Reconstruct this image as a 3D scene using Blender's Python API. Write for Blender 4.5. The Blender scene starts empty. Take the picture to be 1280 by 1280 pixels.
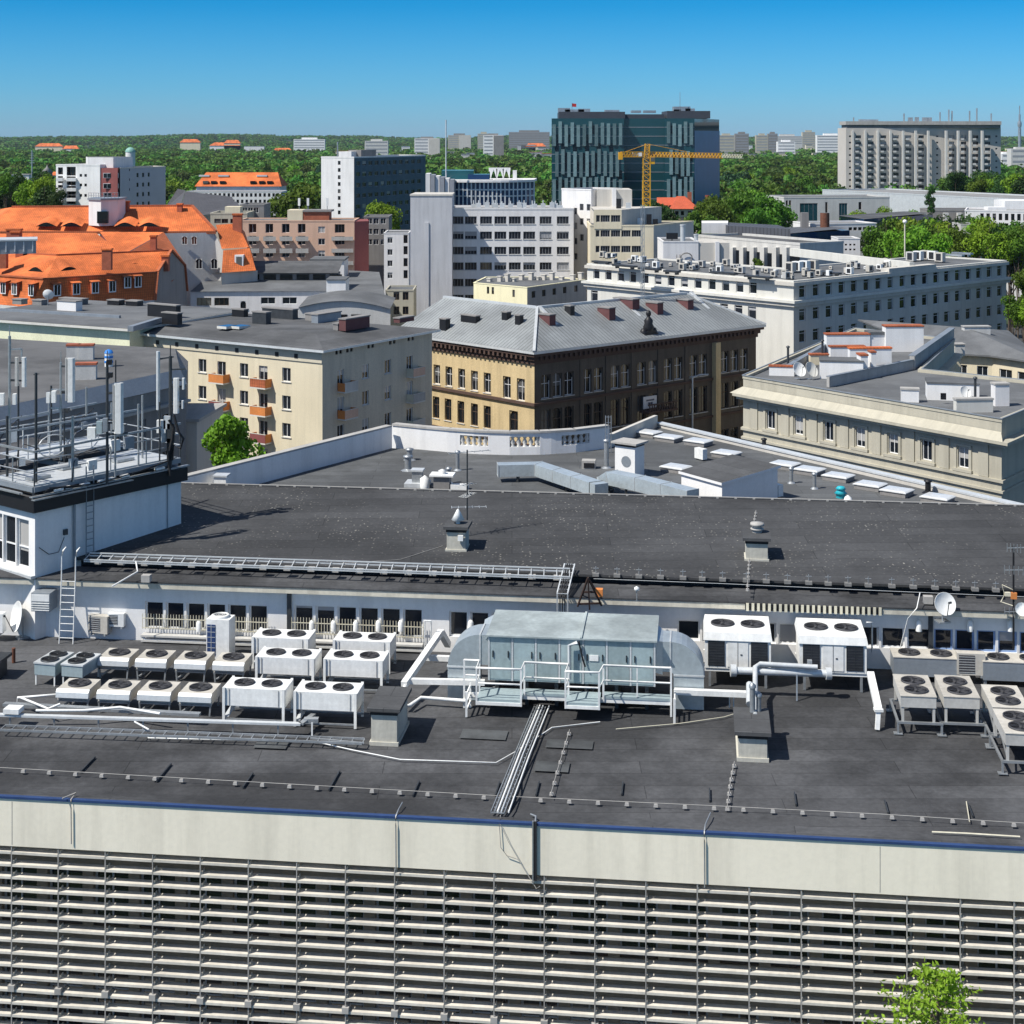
import bpy, math, random
import numpy as np
from mathutils import Vector, Matrix
random.seed(7); rng = np.random.default_rng(11)
SC = bpy.context.scene; COL = SC.collection
R = math.radians
# ------------------------------------------------------------------ camera, light, exposure
F, VH, CZ = 1980.0, 172.0, 45.0          # focal length and horizon in photo pixels, camera height in metres
cam_d = bpy.data.cameras.new('camera'); cam = bpy.data.objects.new('camera', cam_d); COL.objects.link(cam)
cam.location = (0, 0, CZ); cam.rotation_euler = (R(90), 0, 0)
cam_d.sensor_width = 36; cam_d.sensor_fit = 'HORIZONTAL'; cam_d.lens = 36*F/1280; cam_d.shift_y = -(640-VH)/1280
cam_d.clip_start = 0.5; cam_d.clip_end = 60000
SC.camera = cam
SUN = Vector((-0.88, -0.47, 0)).normalized()*math.cos(R(53)) + Vector((0, 0, math.sin(R(53))))
w = bpy.data.worlds.new('World'); SC.world = w; w.use_nodes = True
nt = w.node_tree; bg = nt.nodes['Background']
sky = nt.nodes.new('ShaderNodeTexSky'); sky.sky_type = 'NISHITA'; sky.sun_disc = False
sky.sun_elevation = R(53); sky.sun_rotation = math.atan2(SUN.x, SUN.y)
sky.altitude = 0; sky.air_density = 1.0; sky.dust_density = 0.4; sky.ozone_density = 3.0
hs = nt.nodes.new('ShaderNodeHueSaturation'); hs.inputs['Saturation'].default_value = 1.0
wtc = nt.nodes.new('ShaderNodeTexCoord'); wsp = nt.nodes.new('ShaderNodeSeparateXYZ'); nt.links.new(wtc.outputs['Generated'], wsp.inputs[0])
wr = nt.nodes.new('ShaderNodeValToRGB'); nt.links.new(wsp.outputs[2], wr.inputs[0]); cr_ = wr.color_ramp     # clear deep blue air: the yellow of the horizon taken out
cr_.elements[0].position = 0.0; cr_.elements[0].color = (.47, .86, 1.48, 1); cr_.elements[1].position = .45; cr_.elements[1].color = (1.08, 1.0, .93, 1)
for p_, c_ in ((.03, (.28, .76, 1.36, 1)), (.085, (.045, .56, 1.09, 1)), (.2, (.64, .84, 1.2, 1))): e_ = cr_.elements.new(p_); e_.color = c_
wm = nt.nodes.new('ShaderNodeMix'); wm.data_type = 'RGBA'; wm.blend_type = 'MULTIPLY'; wm.inputs['Factor'].default_value = 1
nt.links.new(sky.outputs[0], hs.inputs['Color']); nt.links.new(hs.outputs[0], wm.inputs[6]); nt.links.new(wr.outputs[0], wm.inputs[7]); nt.links.new(wm.outputs[2], bg.inputs[0])
bg.inputs[1].default_value = 0.092
sl = bpy.data.lights.new('sun', 'SUN'); sl.energy = 4.9; sl.angle = R(0.5); sl.color = (1, 0.96, 0.89)
so = bpy.data.objects.new('sun', sl); COL.objects.link(so); so.rotation_euler = (-SUN).to_track_quat('-Z', 'Y').to_euler()
so.location = (0, 0, 200)
vs = SC.view_settings; vs.view_transform = 'Standard'; vs.look = 'None'; vs.exposure = 0.2; vs.gamma = 1.0
SC.render.engine = 'CYCLES'
SC.cycles.max_bounces = 6; SC.cycles.diffuse_bounces = 3; SC.cycles.glossy_bounces = 3; SC.cycles.transmission_bounces = 4
SC.cycles.caustics_reflective = False; SC.cycles.caustics_refractive = False

# ------------------------------------------------------------------ survey helpers: a photo pixel and one known coordinate give a point
def V(*a): return Vector(a)
def P(u, v, z):
    Y = F*(CZ-z)/(v-VH); return V((u-640)*Y/F, Y, z)
def D(u, v, Y): return V((u-640)*Y/F, Y, CZ-(v-VH)*Y/F)
def zat(v, Y): return CZ-(v-VH)*Y/F
def xat(u, Y): return (u-640)*Y/F
def along(A, B, u):                       # metres along the line A-B where column u meets it
    k = (u-640)/F; dx, dy = B[0]-A[0], B[1]-A[1]; L = math.hypot(dx, dy)
    return (k*A[1]-A[0])/(dx-k*dy)*L
def lerp(A, B, t): return A+(B-A)*t
def onedge(A, B, u):
    L = math.hypot(B[0]-A[0], B[1]-A[1]); return V(A[0], A[1], 0)+(V(B[0]-A[0], B[1]-A[1], 0))*(along(A, B, u)/L)
def ez(A, B, u, v): return zat(v, onedge(A, B, u).y)

# ------------------------------------------------------------------ mesh builder
ORG = {}
class MB:
    def __init__(s): s.v = []; s.f = []; s.m = []; s.sm = []
    def face(s, pts, m=0, smooth=False):
        i = len(s.v); s.v += [tuple(p) for p in pts]; s.f.append(tuple(range(i, i+len(pts)))); s.m.append(m); s.sm.append(smooth)
    def raw(s, vs_, fs, m=0, smooth=False):
        i = len(s.v); s.v += [tuple(p) for p in vs_]
        for f in fs: s.f.append(tuple(i+k for k in f)); s.m.append(m); s.sm.append(smooth)
    def box(s, a, b, m=0):
        x0, x1 = sorted((a[0], b[0])); y0, y1 = sorted((a[1], b[1])); z0, z1 = sorted((a[2], b[2]))
        s.prism([(x0, y0), (x1, y0), (x1, y1), (x0, y1)], z0, z1, m)
    def prism(s, poly, z0, z1, m=0, mt=None, bottom=True):
        n = len(poly); vs_ = [(p[0], p[1], z0) for p in poly]+[(p[0], p[1], z1) for p in poly]
        s.raw(vs_, [(i, (i+1) % n, n+(i+1) % n, n+i) for i in range(n)], m)
        s.face(vs_[n:], m if mt is None else mt)
        if bottom: s.face(vs_[:n][::-1], m)
    def obox(s, c, d, sx, sy, z0, z1, m=0, mt=None):   # box turned so that its x axis runs along d
        d = V(d[0], d[1], 0).normalized(); e = V(-d.y, d.x, 0); c = V(c[0], c[1], 0)
        s.prism([c-d*sx/2-e*sy/2, c+d*sx/2-e*sy/2, c+d*sx/2+e*sy/2, c-d*sx/2+e*sy/2], z0, z1, m, mt)
    def beam(s, p, q, w, h=None, m=0):
        h = h or w; p = V(*p); q = V(*q); d = (q-p).normalized()
        up = V(0, 0, 1) if abs(d.z) < .95 else V(0, 1, 0)
        a = d.cross(up).normalized()*w/2; b = a.cross(d).normalized()*h/2
        vs_ = [p-a-b, p+a-b, p+a+b, p-a+b, q-a-b, q+a-b, q+a+b, q-a+b]
        s.raw(vs_, [(0, 1, 5, 4), (1, 2, 6, 5), (2, 3, 7, 6), (3, 0, 4, 7), (3, 2, 1, 0), (4, 5, 6, 7)], m)
    def tube(s, pts, r, n=6, m=0, caps=True):
        pts = [V(*p) for p in pts]; rings = []
        for i, p in enumerate(pts):
            d = (pts[min(i+1, len(pts)-1)]-pts[max(i-1, 0)]).normalized()
            up = V(0, 0, 1) if abs(d.z) < .9 else V(0, 1, 0)
            a = d.cross(up).normalized(); b = a.cross(d).normalized()
            rings.append([p+a*r*math.cos(2*math.pi*k/n)+b*r*math.sin(2*math.pi*k/n) for k in range(n)])
        vs_ = [q for g in rings for q in g]; fs = []
        for i in range(len(pts)-1):
            for k in range(n): fs.append((i*n+k, (i+1)*n+k, (i+1)*n+(k+1) % n, i*n+(k+1) % n))
        s.raw(vs_, fs, m, True)
        if caps: s.face(rings[0], m); s.face(rings[-1][::-1], m)
    def lathe(s, prof, c=(0, 0, 0), n=16, m=0, smooth=True, axis=None):
        vs_ = []
        for r, z in prof:
            for k in range(n):
                t = 2*math.pi*k/n; p = V(r*math.cos(t), r*math.sin(t), z)
                if axis is not None: p = axis @ p
                vs_.append(p+V(*c))
        fs = [(i*n+k, i*n+(k+1) % n, (i+1)*n+(k+1) % n, (i+1)*n+k) for i in range(len(prof)-1) for k in range(n)]
        s.raw(vs_, fs, m, smooth)
    def disk(s, c, r, n=16, m=0):
        s.face([V(c[0]+r*math.cos(2*math.pi*k/n), c[1]+r*math.sin(2*math.pi*k/n), c[2]) for k in range(n)], m)
    def ring(s, outer, inner, z0, z1, m=0):
        n = len(outer); o = [(p[0], p[1]) for p in outer]; i_ = [(p[0], p[1]) for p in inner]
        for k in range(n):
            a, b, c, d = o[k], o[(k+1) % n], i_[(k+1) % n], i_[k]
            s.face([(*a, z0), (*b, z0), (*b, z1), (*a, z1)], m); s.face([(*c, z0), (*d, z0), (*d, z1), (*c, z1)], m)
            s.face([(*a, z1), (*b, z1), (*c, z1), (*d, z1)], m); s.face([(*d, z0), (*c, z0), (*b, z0), (*a, z0)], m)
    def loft(s, A, B, m=0):
        for i in range(len(A)-1): s.face([A[i], A[i+1], B[i+1], B[i]], m[i] if isinstance(m, (list, tuple)) else m)
    def add(s, o, M):
        i = len(s.v); s.v += [tuple(M @ V(*p)) for p in o.v]
        s.f += [tuple(i+k for k in f) for f in o.f]; s.m += o.m; s.sm += o.sm
    def mesh(s, name, mats, off=None):
        me = bpy.data.meshes.new(name)
        vv = s.v if off is None else [(p[0]-off[0], p[1]-off[1], p[2]-off[2]) for p in s.v]
        me.from_pydata(vv, [], s.f)
        mats = mats if isinstance(mats, (list, tuple)) else [mats]
        for mm in mats: me.materials.append(mm)
        if len(mats) > 1: me.polygons.foreach_set('material_index', s.m)
        me.polygons.foreach_set('use_smooth', s.sm)
        uv = me.uv_layers.new(name='UVMap').data
        for p in me.polygons:            # metres along the level direction and up the slope of every face
            n = p.normal
            t = V(1, 0, 0) if abs(n.z) > .995 else V(-n.y, n.x, 0).normalized()
            b = n.cross(t)
            for li in p.loop_indices:
                c = me.vertices[me.loops[li].vertex_index].co; uv[li].uv = (c.dot(t), c.dot(b))
        return me
    def build(s, name, mats, parent=None, local=False):
        off = None
        if parent is not None and not local: off = ORG.get(parent.name, V(0, 0, 0))
        o = bpy.data.objects.new(name, s.mesh(name, mats, off)); COL.objects.link(o)
        if parent is not None: o.parent = parent; ORG[o.name] = ORG.get(parent.name, V(0, 0, 0))
        return o
def tag(o, label=None, cat=None, group=None, kind=None):
    if label: o['label'] = label
    if cat: o['category'] = cat
    if group: o['group'] = group
    if kind: o['kind'] = kind
    return o
def thing(name, label, cat, loc=(0, 0, 0), rz=0, group=None):
    o = bpy.data.objects.new(name, None); COL.objects.link(o); o.location = loc; o.rotation_euler = (0, 0, rz); o.empty_display_size = .2
    ORG[o.name] = V(*loc); return tag(o, label, cat, group)
def solo(name, mb, mats, label, cat, loc=(0, 0, 0), group=None, kind=None):   # a thing that is one mesh; world coordinates in mb
    o = bpy.data.objects.new(name, mb.mesh(name, mats, V(*loc))); COL.objects.link(o); o.location = loc
    return tag(o, label, cat, group, kind)
def dup(root, loc, rz=0, label=None, group=None, scale=None):
    r = root.copy(); COL.objects.link(r); r.location = loc; r.rotation_euler = (0, 0, rz)
    if scale: r.scale = scale
    if label: r['label'] = label
    if group: r['group'] = group
    for ch in list(root.children):
        c = ch.copy(); COL.objects.link(c); c.parent = r
        for g in list(ch.children):
            d = g.copy(); COL.objects.link(d); d.parent = c
    return r
def structure(name, mb, mats):
    return tag(mb.build(name, mats), kind='structure')
def offset(poly, d):                      # CCW outline moved outward by d
    n = len(poly); out = []
    for i in range(n):
        a, b, c = V(*poly[i-1][:2]), V(*poly[i][:2]), V(*poly[(i+1) % n][:2])
        e1 = (b-a).normalized(); e2 = (c-b).normalized(); n1 = V(e1.y, -e1.x); n2 = V(e2.y, -e2.x)
        k = (n1+n2); k = k/max(.2, (k.length_squared/2)); out.append(b+k*d)
    return out

# ------------------------------------------------------------------ procedural materials
def mat(name, col, rough=.85, var=.12, scale=.35, metal=0, streak=0, speck=0, seam=None, bump=0, tile=False, fine=.08, spec=.4, patch=0, sheet=None, rnd=0):
    m = bpy.data.materials.new(name); m.use_nodes = True; t = m.node_tree; ns = t.nodes; L = t.links.new
    b = ns['Principled BSDF']; b.inputs['Roughness'].default_value = rough; b.inputs['Metallic'].default_value = metal
    b.inputs['Specular IOR Level'].default_value = spec
    tc = ns.new('ShaderNodeTexCoord')
    def noise(sc, det=4, vec=None, rg=.55):
        n = ns.new('ShaderNodeTexNoise'); n.inputs['Scale'].default_value = sc; n.inputs['Detail'].default_value = det; n.inputs['Roughness'].default_value = rg
        L(vec or tc.outputs['Object'], n.inputs['Vector']); return n.outputs['Fac']
    def rng_(x, lo, hi, a=.3, z=.7):
        n = ns.new('ShaderNodeMapRange'); n.inputs['From Min'].default_value = a; n.inputs['From Max'].default_value = z
        n.inputs['To Min'].default_value = lo; n.inputs['To Max'].default_value = hi; L(x, n.inputs['Value']); return n.outputs[0]
    def mul(x, y):
        n = ns.new('ShaderNodeMath'); n.operation = 'MULTIPLY'; L(x, n.inputs[0]); L(y, n.inputs[1]); return n.outputs[0]
    fac = mul(rng_(noise(scale), 1-var, 1+var), rng_(noise(6, 3), 1-fine, 1+fine))
    if streak:
        mp = ns.new('ShaderNodeMapping'); mp.inputs['Scale'].default_value = (1.1, .07, 1); L(tc.outputs['UV'], mp.inputs['Vector'])
        fac = mul(fac, rng_(noise(1.0, 5, mp.outputs[0], .65), 1-streak, 1.03, .3, .55))
    if patch:
        fac = mul(fac, rng_(noise(.12, 6, None, .7), 1-patch, 1+patch, .42, .58))
    if sheet:                              # bitumen felt laid in sheets: joints a little darker, sheets of slightly different age
        br = ns.new('ShaderNodeTexBrick'); br.inputs['Scale'].default_value = 1; br.inputs['Brick Width'].default_value = sheet[0]; br.inputs['Row Height'].default_value = sheet[1]
        br.inputs['Mortar Size'].default_value = .018; br.inputs['Mortar Smooth'].default_value = .3; br.inputs['Bias'].default_value = 0
        br.inputs['Color1'].default_value = (.88, .88, .88, 1); br.inputs['Color2'].default_value = (1.12, 1.12, 1.12, 1); br.inputs['Mortar'].default_value = (.55, .55, .55, 1)
        L(tc.outputs['UV'], br.inputs['Vector']); sep = ns.new('ShaderNodeSeparateColor'); L(br.outputs['Color'], sep.inputs[0]); fac = mul(fac, sep.outputs[0])
    hgt = None
    if seam or tile:
        wv = ns.new('ShaderNodeTexWave'); wv.wave_type = 'BANDS'; wv.bands_direction = 'X'; wv.wave_profile = 'SIN'
        wv.inputs['Scale'].default_value = (math.pi*2/(20*(seam or .35))); L(tc.outputs['UV'], wv.inputs['Vector'])
        if seam:
            line = rng_(wv.outputs['Fac'], 1.06, .55, .80, .97); fac = mul(fac, line); hgt = rng_(wv.outputs['Fac'], 0, 1, .9, .99)
        else:
            w2 = ns.new('ShaderNodeTexWave'); w2.wave_type = 'BANDS'; w2.bands_direction = 'Y'; w2.wave_profile = 'SAW'
            w2.inputs['Scale'].default_value = (math.pi*2/(20*.4)); L(tc.outputs['UV'], w2.inputs['Vector'])
            fac = mul(fac, mul(rng_(wv.outputs['Fac'], .82, 1.1, 0, 1), rng_(w2.outputs['Fac'], .8, 1.1, 0, 1)))
            vo = ns.new('ShaderNodeTexVoronoi'); vo.inputs['Scale'].default_value = 2.6; L(tc.outputs['UV'], vo.inputs['Vector'])
            sp = ns.new('ShaderNodeSeparateColor'); L(vo.outputs['Color'], sp.inputs[0]); fac = mul(fac, rng_(sp.outputs[0], .9, 1.07, 0, 1))
    if rnd:
        oi = ns.new('ShaderNodeObjectInfo'); fac = mul(fac, rng_(oi.outputs['Random'], 1-rnd, 1+rnd, 0, 1))
    cm = ns.new('ShaderNodeMix'); cm.data_type = 'RGBA'; cm.blend_type = 'MULTIPLY'; cm.inputs['Factor'].default_value = 1
    cm.inputs[6].default_value = (*col, 1); cx = ns.new('ShaderNodeCombineColor')
    for i in range(3): L(fac, cx.inputs[i])
    L(cx.outputs[0], cm.inputs[7]); out = cm.outputs[2]
    if speck:
        vo = ns.new('ShaderNodeTexVoronoi'); vo.inputs['Scale'].default_value = 6.0; L(tc.outputs['UV'], vo.inputs['Vector'])
        sp = ns.new('ShaderNodeSeparateColor'); L(vo.outputs['Color'], sp.inputs[0])
        d1 = rng_(vo.outputs['Distance'], 1, 0, .14, .30)
        k1 = rng_(sp.outputs[0], 0, 1, .45, .95); k2 = rng_(noise(.25, 4), 0, speck, .42, .62)
        s2 = ns.new('ShaderNodeMix'); s2.data_type = 'RGBA'; L(mul(d1, mul(k1, k2)), s2.inputs['Factor']); L(out, s2.inputs[6]); s2.inputs[7].default_value = (.42, .40, .35, 1); out = s2.outputs[2]
    L(out, b.inputs['Base Color'])
    if bump or hgt:
        bp = ns.new('ShaderNodeBump'); bp.inputs['Strength'].default_value = bump or .5; bp.inputs['Distance'].default_value = .03
        L(hgt if hgt else noise(14, 4), bp.inputs['Height']); L(bp.outputs[0], b.inputs['Normal'])
    return m
def glass(name, dark=(.012, .016, .022), light=(.30, .29, .27), amount=.35, drop=2.4, rough=.08):
    m = bpy.data.materials.new(name); m.use_nodes = True; t = m.node_tree; ns = t.nodes; L = t.links.new; b = ns['Principled BSDF']
    b.inputs['Roughness'].default_value = rough; b.inputs['Specular IOR Level'].default_value = .55
    oi = ns.new('ShaderNodeObjectInfo'); tc = ns.new('ShaderNodeTexCoord'); sep = ns.new('ShaderNodeSeparateXYZ'); L(tc.outputs['Object'], sep.inputs[0])
    def mth(op, x, y):
        n = ns.new('ShaderNodeMath'); n.operation = op
        for i, q in enumerate((x, y)):
            if isinstance(q, (int, float)): n.inputs[i].default_value = q
            else: L(q, n.inputs[i])
        return n.outputs[0]
    has = mth('LESS_THAN', oi.outputs['Random'], amount)
    lev = mth('MULTIPLY', mth('FRACT', mth('MULTIPLY', oi.outputs['Random'], 17.3), 0), drop)
    on = mth('MULTIPLY', has, mth('GREATER_THAN', sep.outputs[2], lev))
    mx = ns.new('ShaderNodeMix'); mx.data_type = 'RGBA'; L(on, mx.inputs['Factor']); mx.inputs[6].default_value = (*dark, 1); mx.inputs[7].default_value = (*light, 1)
    L(mx.outputs[2], b.inputs['Base Color']); return m
M = {}
M['bitumen'] = mat('bitumen_felt', (.066, .067, .070), .9, .18, .25, sheet=(9, 1.05), patch=.34, fine=.14, bump=.25, spec=.25)
M['bitumen_speck'] = mat('bitumen_felt_speckled', (.059, .060, .062), .9, .12, .3, sheet=(9, 1.05), speck=.75, patch=.16, fine=.12, spec=.2)
M['roof_grey'] = mat('roofing_felt_grey', (.095, .097, .10), .9, .14, .15, sheet=(12, 1.2), patch=.18, spec=.25)
M['roof_mid'] = mat('roofing_felt_mid', (.13, .135, .14), .9, .14, .15, patch=.15, spec=.25)
M['roof_pale'] = mat('gravel_roof_pale', (.24, .24, .235), .9, .12, .2, patch=.15)
M['white'] = mat('white_render', (.80, .79, .77), .8, .05, .3, streak=.10, fine=.03)
M['white2'] = mat('white_render_cool', (.74, .725, .71), .85, .05, .3, streak=.10, fine=.03)
M['cream'] = mat('cream_parapet', (.88, .81, .66), .8, .05, .25, streak=.14, fine=.03)
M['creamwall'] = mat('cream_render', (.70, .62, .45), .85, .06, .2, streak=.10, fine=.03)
M['yellow'] = mat('yellow_render', (.82, .76, .50), .85, .06, .2, streak=.08, fine=.03)
M['palegreen'] = mat('pale_green_render', (.78, .78, .55), .85, .06, .2, streak=.08)
M['beige'] = mat('beige_render', (.45, .42, .335), .85, .07, .2, streak=.15, fine=.04)
M['ochre'] = mat('ochre_brick', (.58, .45, .25), .88, .1, .3, streak=.2, fine=.1)
M['darkbrick'] = mat('dark_brick', (.108, .09, .07), .9, .15, .3, streak=.25, fine=.1)  # much darker brick than the ochre, for the school's right facade
M['brown'] = mat('brown_moulding', (.09, .055, .042), .85, .15, .4)
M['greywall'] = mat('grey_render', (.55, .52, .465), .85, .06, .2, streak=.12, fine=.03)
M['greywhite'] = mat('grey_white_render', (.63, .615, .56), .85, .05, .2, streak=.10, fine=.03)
M['darkgrey'] = mat('dark_grey_render', (.24, .23, .22), .85, .08, .2, streak=.15)
M['pink'] = mat('salmon_render', (.66, .43, .31), .85, .06, .2, streak=.1)
M['concrete'] = mat('concrete', (.40, .385, .36), .9, .1, .4, streak=.15)
M['stone'] = mat('pale_stone', (.56, .55, .52), .88, .08, .3, streak=.1)
M['tile'] = mat('orange_roof_tile', (.66, .165, .045), .85, .10, .12, tile=True, patch=.20)
M['tile_dark'] = mat('weathered_roof_tile', (.42, .12, .05), .85, .15, .3, tile=True, patch=.15)
M['brick'] = mat('red_brick', (.36, .11, .06), .9, .15, .8, fine=.15)
M['redbrown'] = mat('red_brown_render', (.24, .075, .07), .85, .1, .3)
M['zinc'] = mat('standing_seam_zinc', (.265, .28, .28), .55, .12, .3, metal=.2, seam=.62, patch=.12)
M['metal'] = mat('galvanised_steel', (.42, .44, .45), .42, .12, 1.5, metal=.6, patch=.1)
M['metal_pale'] = mat('pale_sheet_metal', (.62, .64, .64), .45, .08, 1.0, metal=.25, rnd=.1)
M['duct'] = mat('duct_sheet_metal', (.50, .56, .58), .40, .08, 1.2, metal=.45, patch=.08)
M['ahu'] = mat('blue_grey_panel', (.36, .44, .455), .5, .08, 1.0, metal=.2, streak=.12)
M['ahutop'] = mat('weathered_sheet_top', (.42, .47, .46), .55, .14, .7, metal=.2, patch=.25)
M['flash'] = mat('blue_grey_flashing', (.27, .30, .33), .5, .1, .6, metal=.3)
M['paint'] = mat('white_paint', (.82, .82, .79), .5, .06, 1.0, streak=.13, rnd=.04)
M['unit_grey'] = mat('grey_unit_casing', (.50, .49, .46), .5, .08, 1.2, streak=.08, rnd=.08)
M['unit_beige'] = mat('dusty_unit_casing', (.52, .49, .43), .6, .12, 1.2, streak=.1, rnd=.08)
M['black'] = mat('black_plastic', (.012, .012, .014), .5, .1, 2)
M['darkmetal'] = mat('dark_steel', (.06, .065, .07), .5, .2, 2, metal=.4)
M['rust'] = mat('rusty_steel', (.15, .06, .035), .85, .3, 2)
M['rubber'] = mat('black_cable', (.018, .018, .02), .7, .1, 2)
M['blue'] = mat('navy_flashing', (.03, .06, .16), .45, .15, 1)
M['grid'] = mat('fan_guard', (.05, .05, .055), .6, .1, 3)
M['blade'] = mat('fan_blade', (.06, .06, .065), .6, .1, 3)
M['fin'] = mat('condenser_fins', (.035, .038, .045), .5, .15, 2, metal=.3)
M['wframe'] = mat('white_window_frame', (.80, .80, .79), .5, .03, 1)
M['bframe'] = mat('brown_window_frame', (.12, .08, .055), .6, .1, 1)
M['gframe'] = mat('grey_window_frame', (.30, .31, .33), .5, .1, 1)
M['blueframe'] = mat('blue_window_frame', (.25, .36, .58), .5, .08, 1)
M['glass'] = glass('window_glass', amount=.55, light=(.42, .41, .39))
M['glass2'] = glass('office_glass', (.014, .018, .026), (.36, .36, .37), .5, 2.0)
M['glassdark'] = glass('dark_glass', (.010, .012, .016), (.1, .1, .1), .15, 2.0)
M['tealglass'] = glass('teal_curtain_glass', (.012, .060, .075), (.02, .10, .12), .5, 3, .05)
M['navyglass'] = glass('navy_curtain_glass', (.012, .04, .11), (.015, .05, .13), .5, 3, .08)
M['skylight'] = mat('skylight_dome', (.62, .63, .62), .25, .06, 1.5, spec=.6)
M['yellowpaint'] = mat('yellow_crane_paint', (.70, .36, .02), .55, .08, 1)
M['maroon'] = mat('maroon_chimney', (.13, .055, .055), .9, .15, .6)
M['orange'] = mat('orange_render', (.62, .22, .06), .8, .1, 1)
M['green'] = mat('turquoise_net', (.03, .45, .32), .7, .1, 1)
M['gold'] = mat('ivory_paint', (.62, .58, .45), .6, .08, 1)
M['turq'] = mat('turquoise_plastic', (.03, .42, .50), .4, .05, 1)
M['bluepl'] = mat('blue_plastic', (.04, .22, .62), .4, .05, 1)
M['flagred'] = mat('red_cloth', (.5, .03, .03), .8, .05, 1)
M['bark'] = mat('bark', (.10, .075, .055), .95, .25, 2, bump=.5)

# ------------------------------------------------------------------ windows
WC = {}; SILL = {}
def wparts(w, h, kind):
    mb = MB(); f = .07 if w > .7 else .05; n, tr, arch = kind
    y0, y1 = -.04, .05
    def bar(x0, z0, x1, z1): mb.box((x0, y0, z0), (x1, y1, z1), 0)
    hh = h-(w/2 if arch else 0)
    bar(-w/2, 0, -w/2+f, hh); bar(w/2-f, 0, w/2, hh); bar(-w/2+f, 0, w/2-f, f)
    if not arch: bar(-w/2+f, h-f, w/2-f, h)
    for i in range(1, n): x = -w/2+w*i/n; bar(x-f*.4, f, x+f*.4, h-f)
    if tr: bar(-w/2+f, h*tr-f*.4, w/2-f, h*tr+f*.4)
    y = .012
    if arch:
        pts = [(-w/2, y, 0), (w/2, y, 0)]+[(w/2*math.cos(math.pi*k/8), y, hh+w/2*math.sin(math.pi*k/8)) for k in range(9)]
        mb.face(pts, 1)
        for k in range(8):                # masonry over the arch
            a, b = math.pi*k/8, math.pi*(k+1)/8
            p = [(w/2*math.cos(a), hh+w/2*math.sin(a)), (w/2*math.cos(b), hh+w/2*math.sin(b))]
            mb.face([(p[0][0], -.12, p[0][1]), (p[0][0], -.12, h+.01), (p[1][0], -.12, h+.01), (p[1][0], -.12, p[1][1])], 2)
            mb.face([(p[0][0], -.12, p[0][1]), (p[1][0], -.12, p[1][1]), (p[1][0], y, p[1][1]), (p[0][0], y, p[0][1])], 2)
    else:
        mb.face([(-w/2+f*.5, y, f*.5), (w/2-f*.5, y, f*.5), (w/2-f*.5, y, h-f*.5), (-w/2+f*.5, y, h-f*.5)], 1)
    return mb
def wmesh(w, h, kind, mats):
    key = (round(w, 2), round(h, 2), kind, tuple(m.name for m in mats))
    if key not in WC: WC[key] = wparts(w, h, kind).mesh('window', list(mats))
    return WC[key]
def wall(mb, A, B, z0, z1, ops, dep=.18, m=0, mr=None):   # wall from A to B (outside on the right), holes with reveals
    A = V(A[0], A[1], 0); B = V(B[0], B[1], 0); L = (B-A).length; d = (B-A)/L; n = V(d.y, -d.x, 0)
    ops = [o for o in ops if o[0] > .01 and o[2] < L-.01 and o[1] > z0 and o[3] < z1]
    xs = sorted({0, L, *[round(o[0], 4) for o in ops], *[round(o[2], 4) for o in ops]}); zs = sorted({z0, z1, *[round(o[1], 4) for o in ops], *[round(o[3], 4) for o in ops]})
    def pt(x, z, y=0): return A+d*x-n*y+V(0, 0, z)
    for j in range(len(zs)-1):
        zc = (zs[j]+zs[j+1])/2; run = None
        row = [o for o in ops if o[1] < zc < o[3]]
        if not row:
            mb.face([pt(0, zs[j]), pt(L, zs[j]), pt(L, zs[j+1]), pt(0, zs[j+1])], m); continue
        for i in range(len(xs)-1):
            xc = (xs[i]+xs[i+1])/2; hole = any(o[0] < xc < o[2] for o in row)
            if not hole and run is None: run = xs[i]
            if hole and run is not None: mb.face([pt(run, zs[j]), pt(xs[i], zs[j]), pt(xs[i], zs[j+1]), pt(run, zs[j+1])], m); run = None
        if run is not None: mb.face([pt(run, zs[j]), pt(L, zs[j]), pt(L, zs[j+1]), pt(run, zs[j+1])], m)
    mr = m if mr is None else mr; e = dep+.06
    for x0, a, x1, b in ops:
        mb.face([pt(x0, a), pt(x1, a), pt(x1, a, e), pt(x0, a, e)], mr); mb.face([pt(x0, b, e), pt(x1, b, e), pt(x1, b), pt(x0, b)], mr)
        mb.face([pt(x0, a), pt(x0, a, e), pt(x0, b, e), pt(x0, b)], mr); mb.face([pt(x1, a, e), pt(x1, a), pt(x1, b), pt(x1, b, e)], mr)
    return ops
def place_windows(root, todo, org):       # todo: (point, angle, w, h, kind, mats); the nearest hundred one by one
    todo.sort(key=lambda q: q[0].y)
    for p, ang, w_, h_, kind, mats, *sd_ in todo[:100]:
        o = bpy.data.objects.new('window', wmesh(w_, h_, kind, mats)); COL.objects.link(o); o.parent = root
        o.location = p-org; o.rotation_euler = (0, 0, ang)
        if sd_ and sd_[0]:
            k = (w_, sd_[0])
            if k not in SILL: q = MB(); q.box((-w_/2-.1, -sd_[0]-.1, -.09), (w_/2+.1, -.045, -.002)); SILL[k] = q.mesh('sill', M['stone'])
            s_ = bpy.data.objects.new('sill', SILL[k]); COL.objects.link(s_); s_.parent = o
    if len(todo) > 100:
        mb = MB()
        for p, ang, w_, h_, kind, mats, *sd_ in todo[100:]:
            mb.add(wparts(w_, h_, kind), Matrix.Translation(p) @ Matrix.Rotation(ang, 4, 'Z'))
        tag(mb.build('window', list(todo[100][5]), root), kind='stuff')
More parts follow.
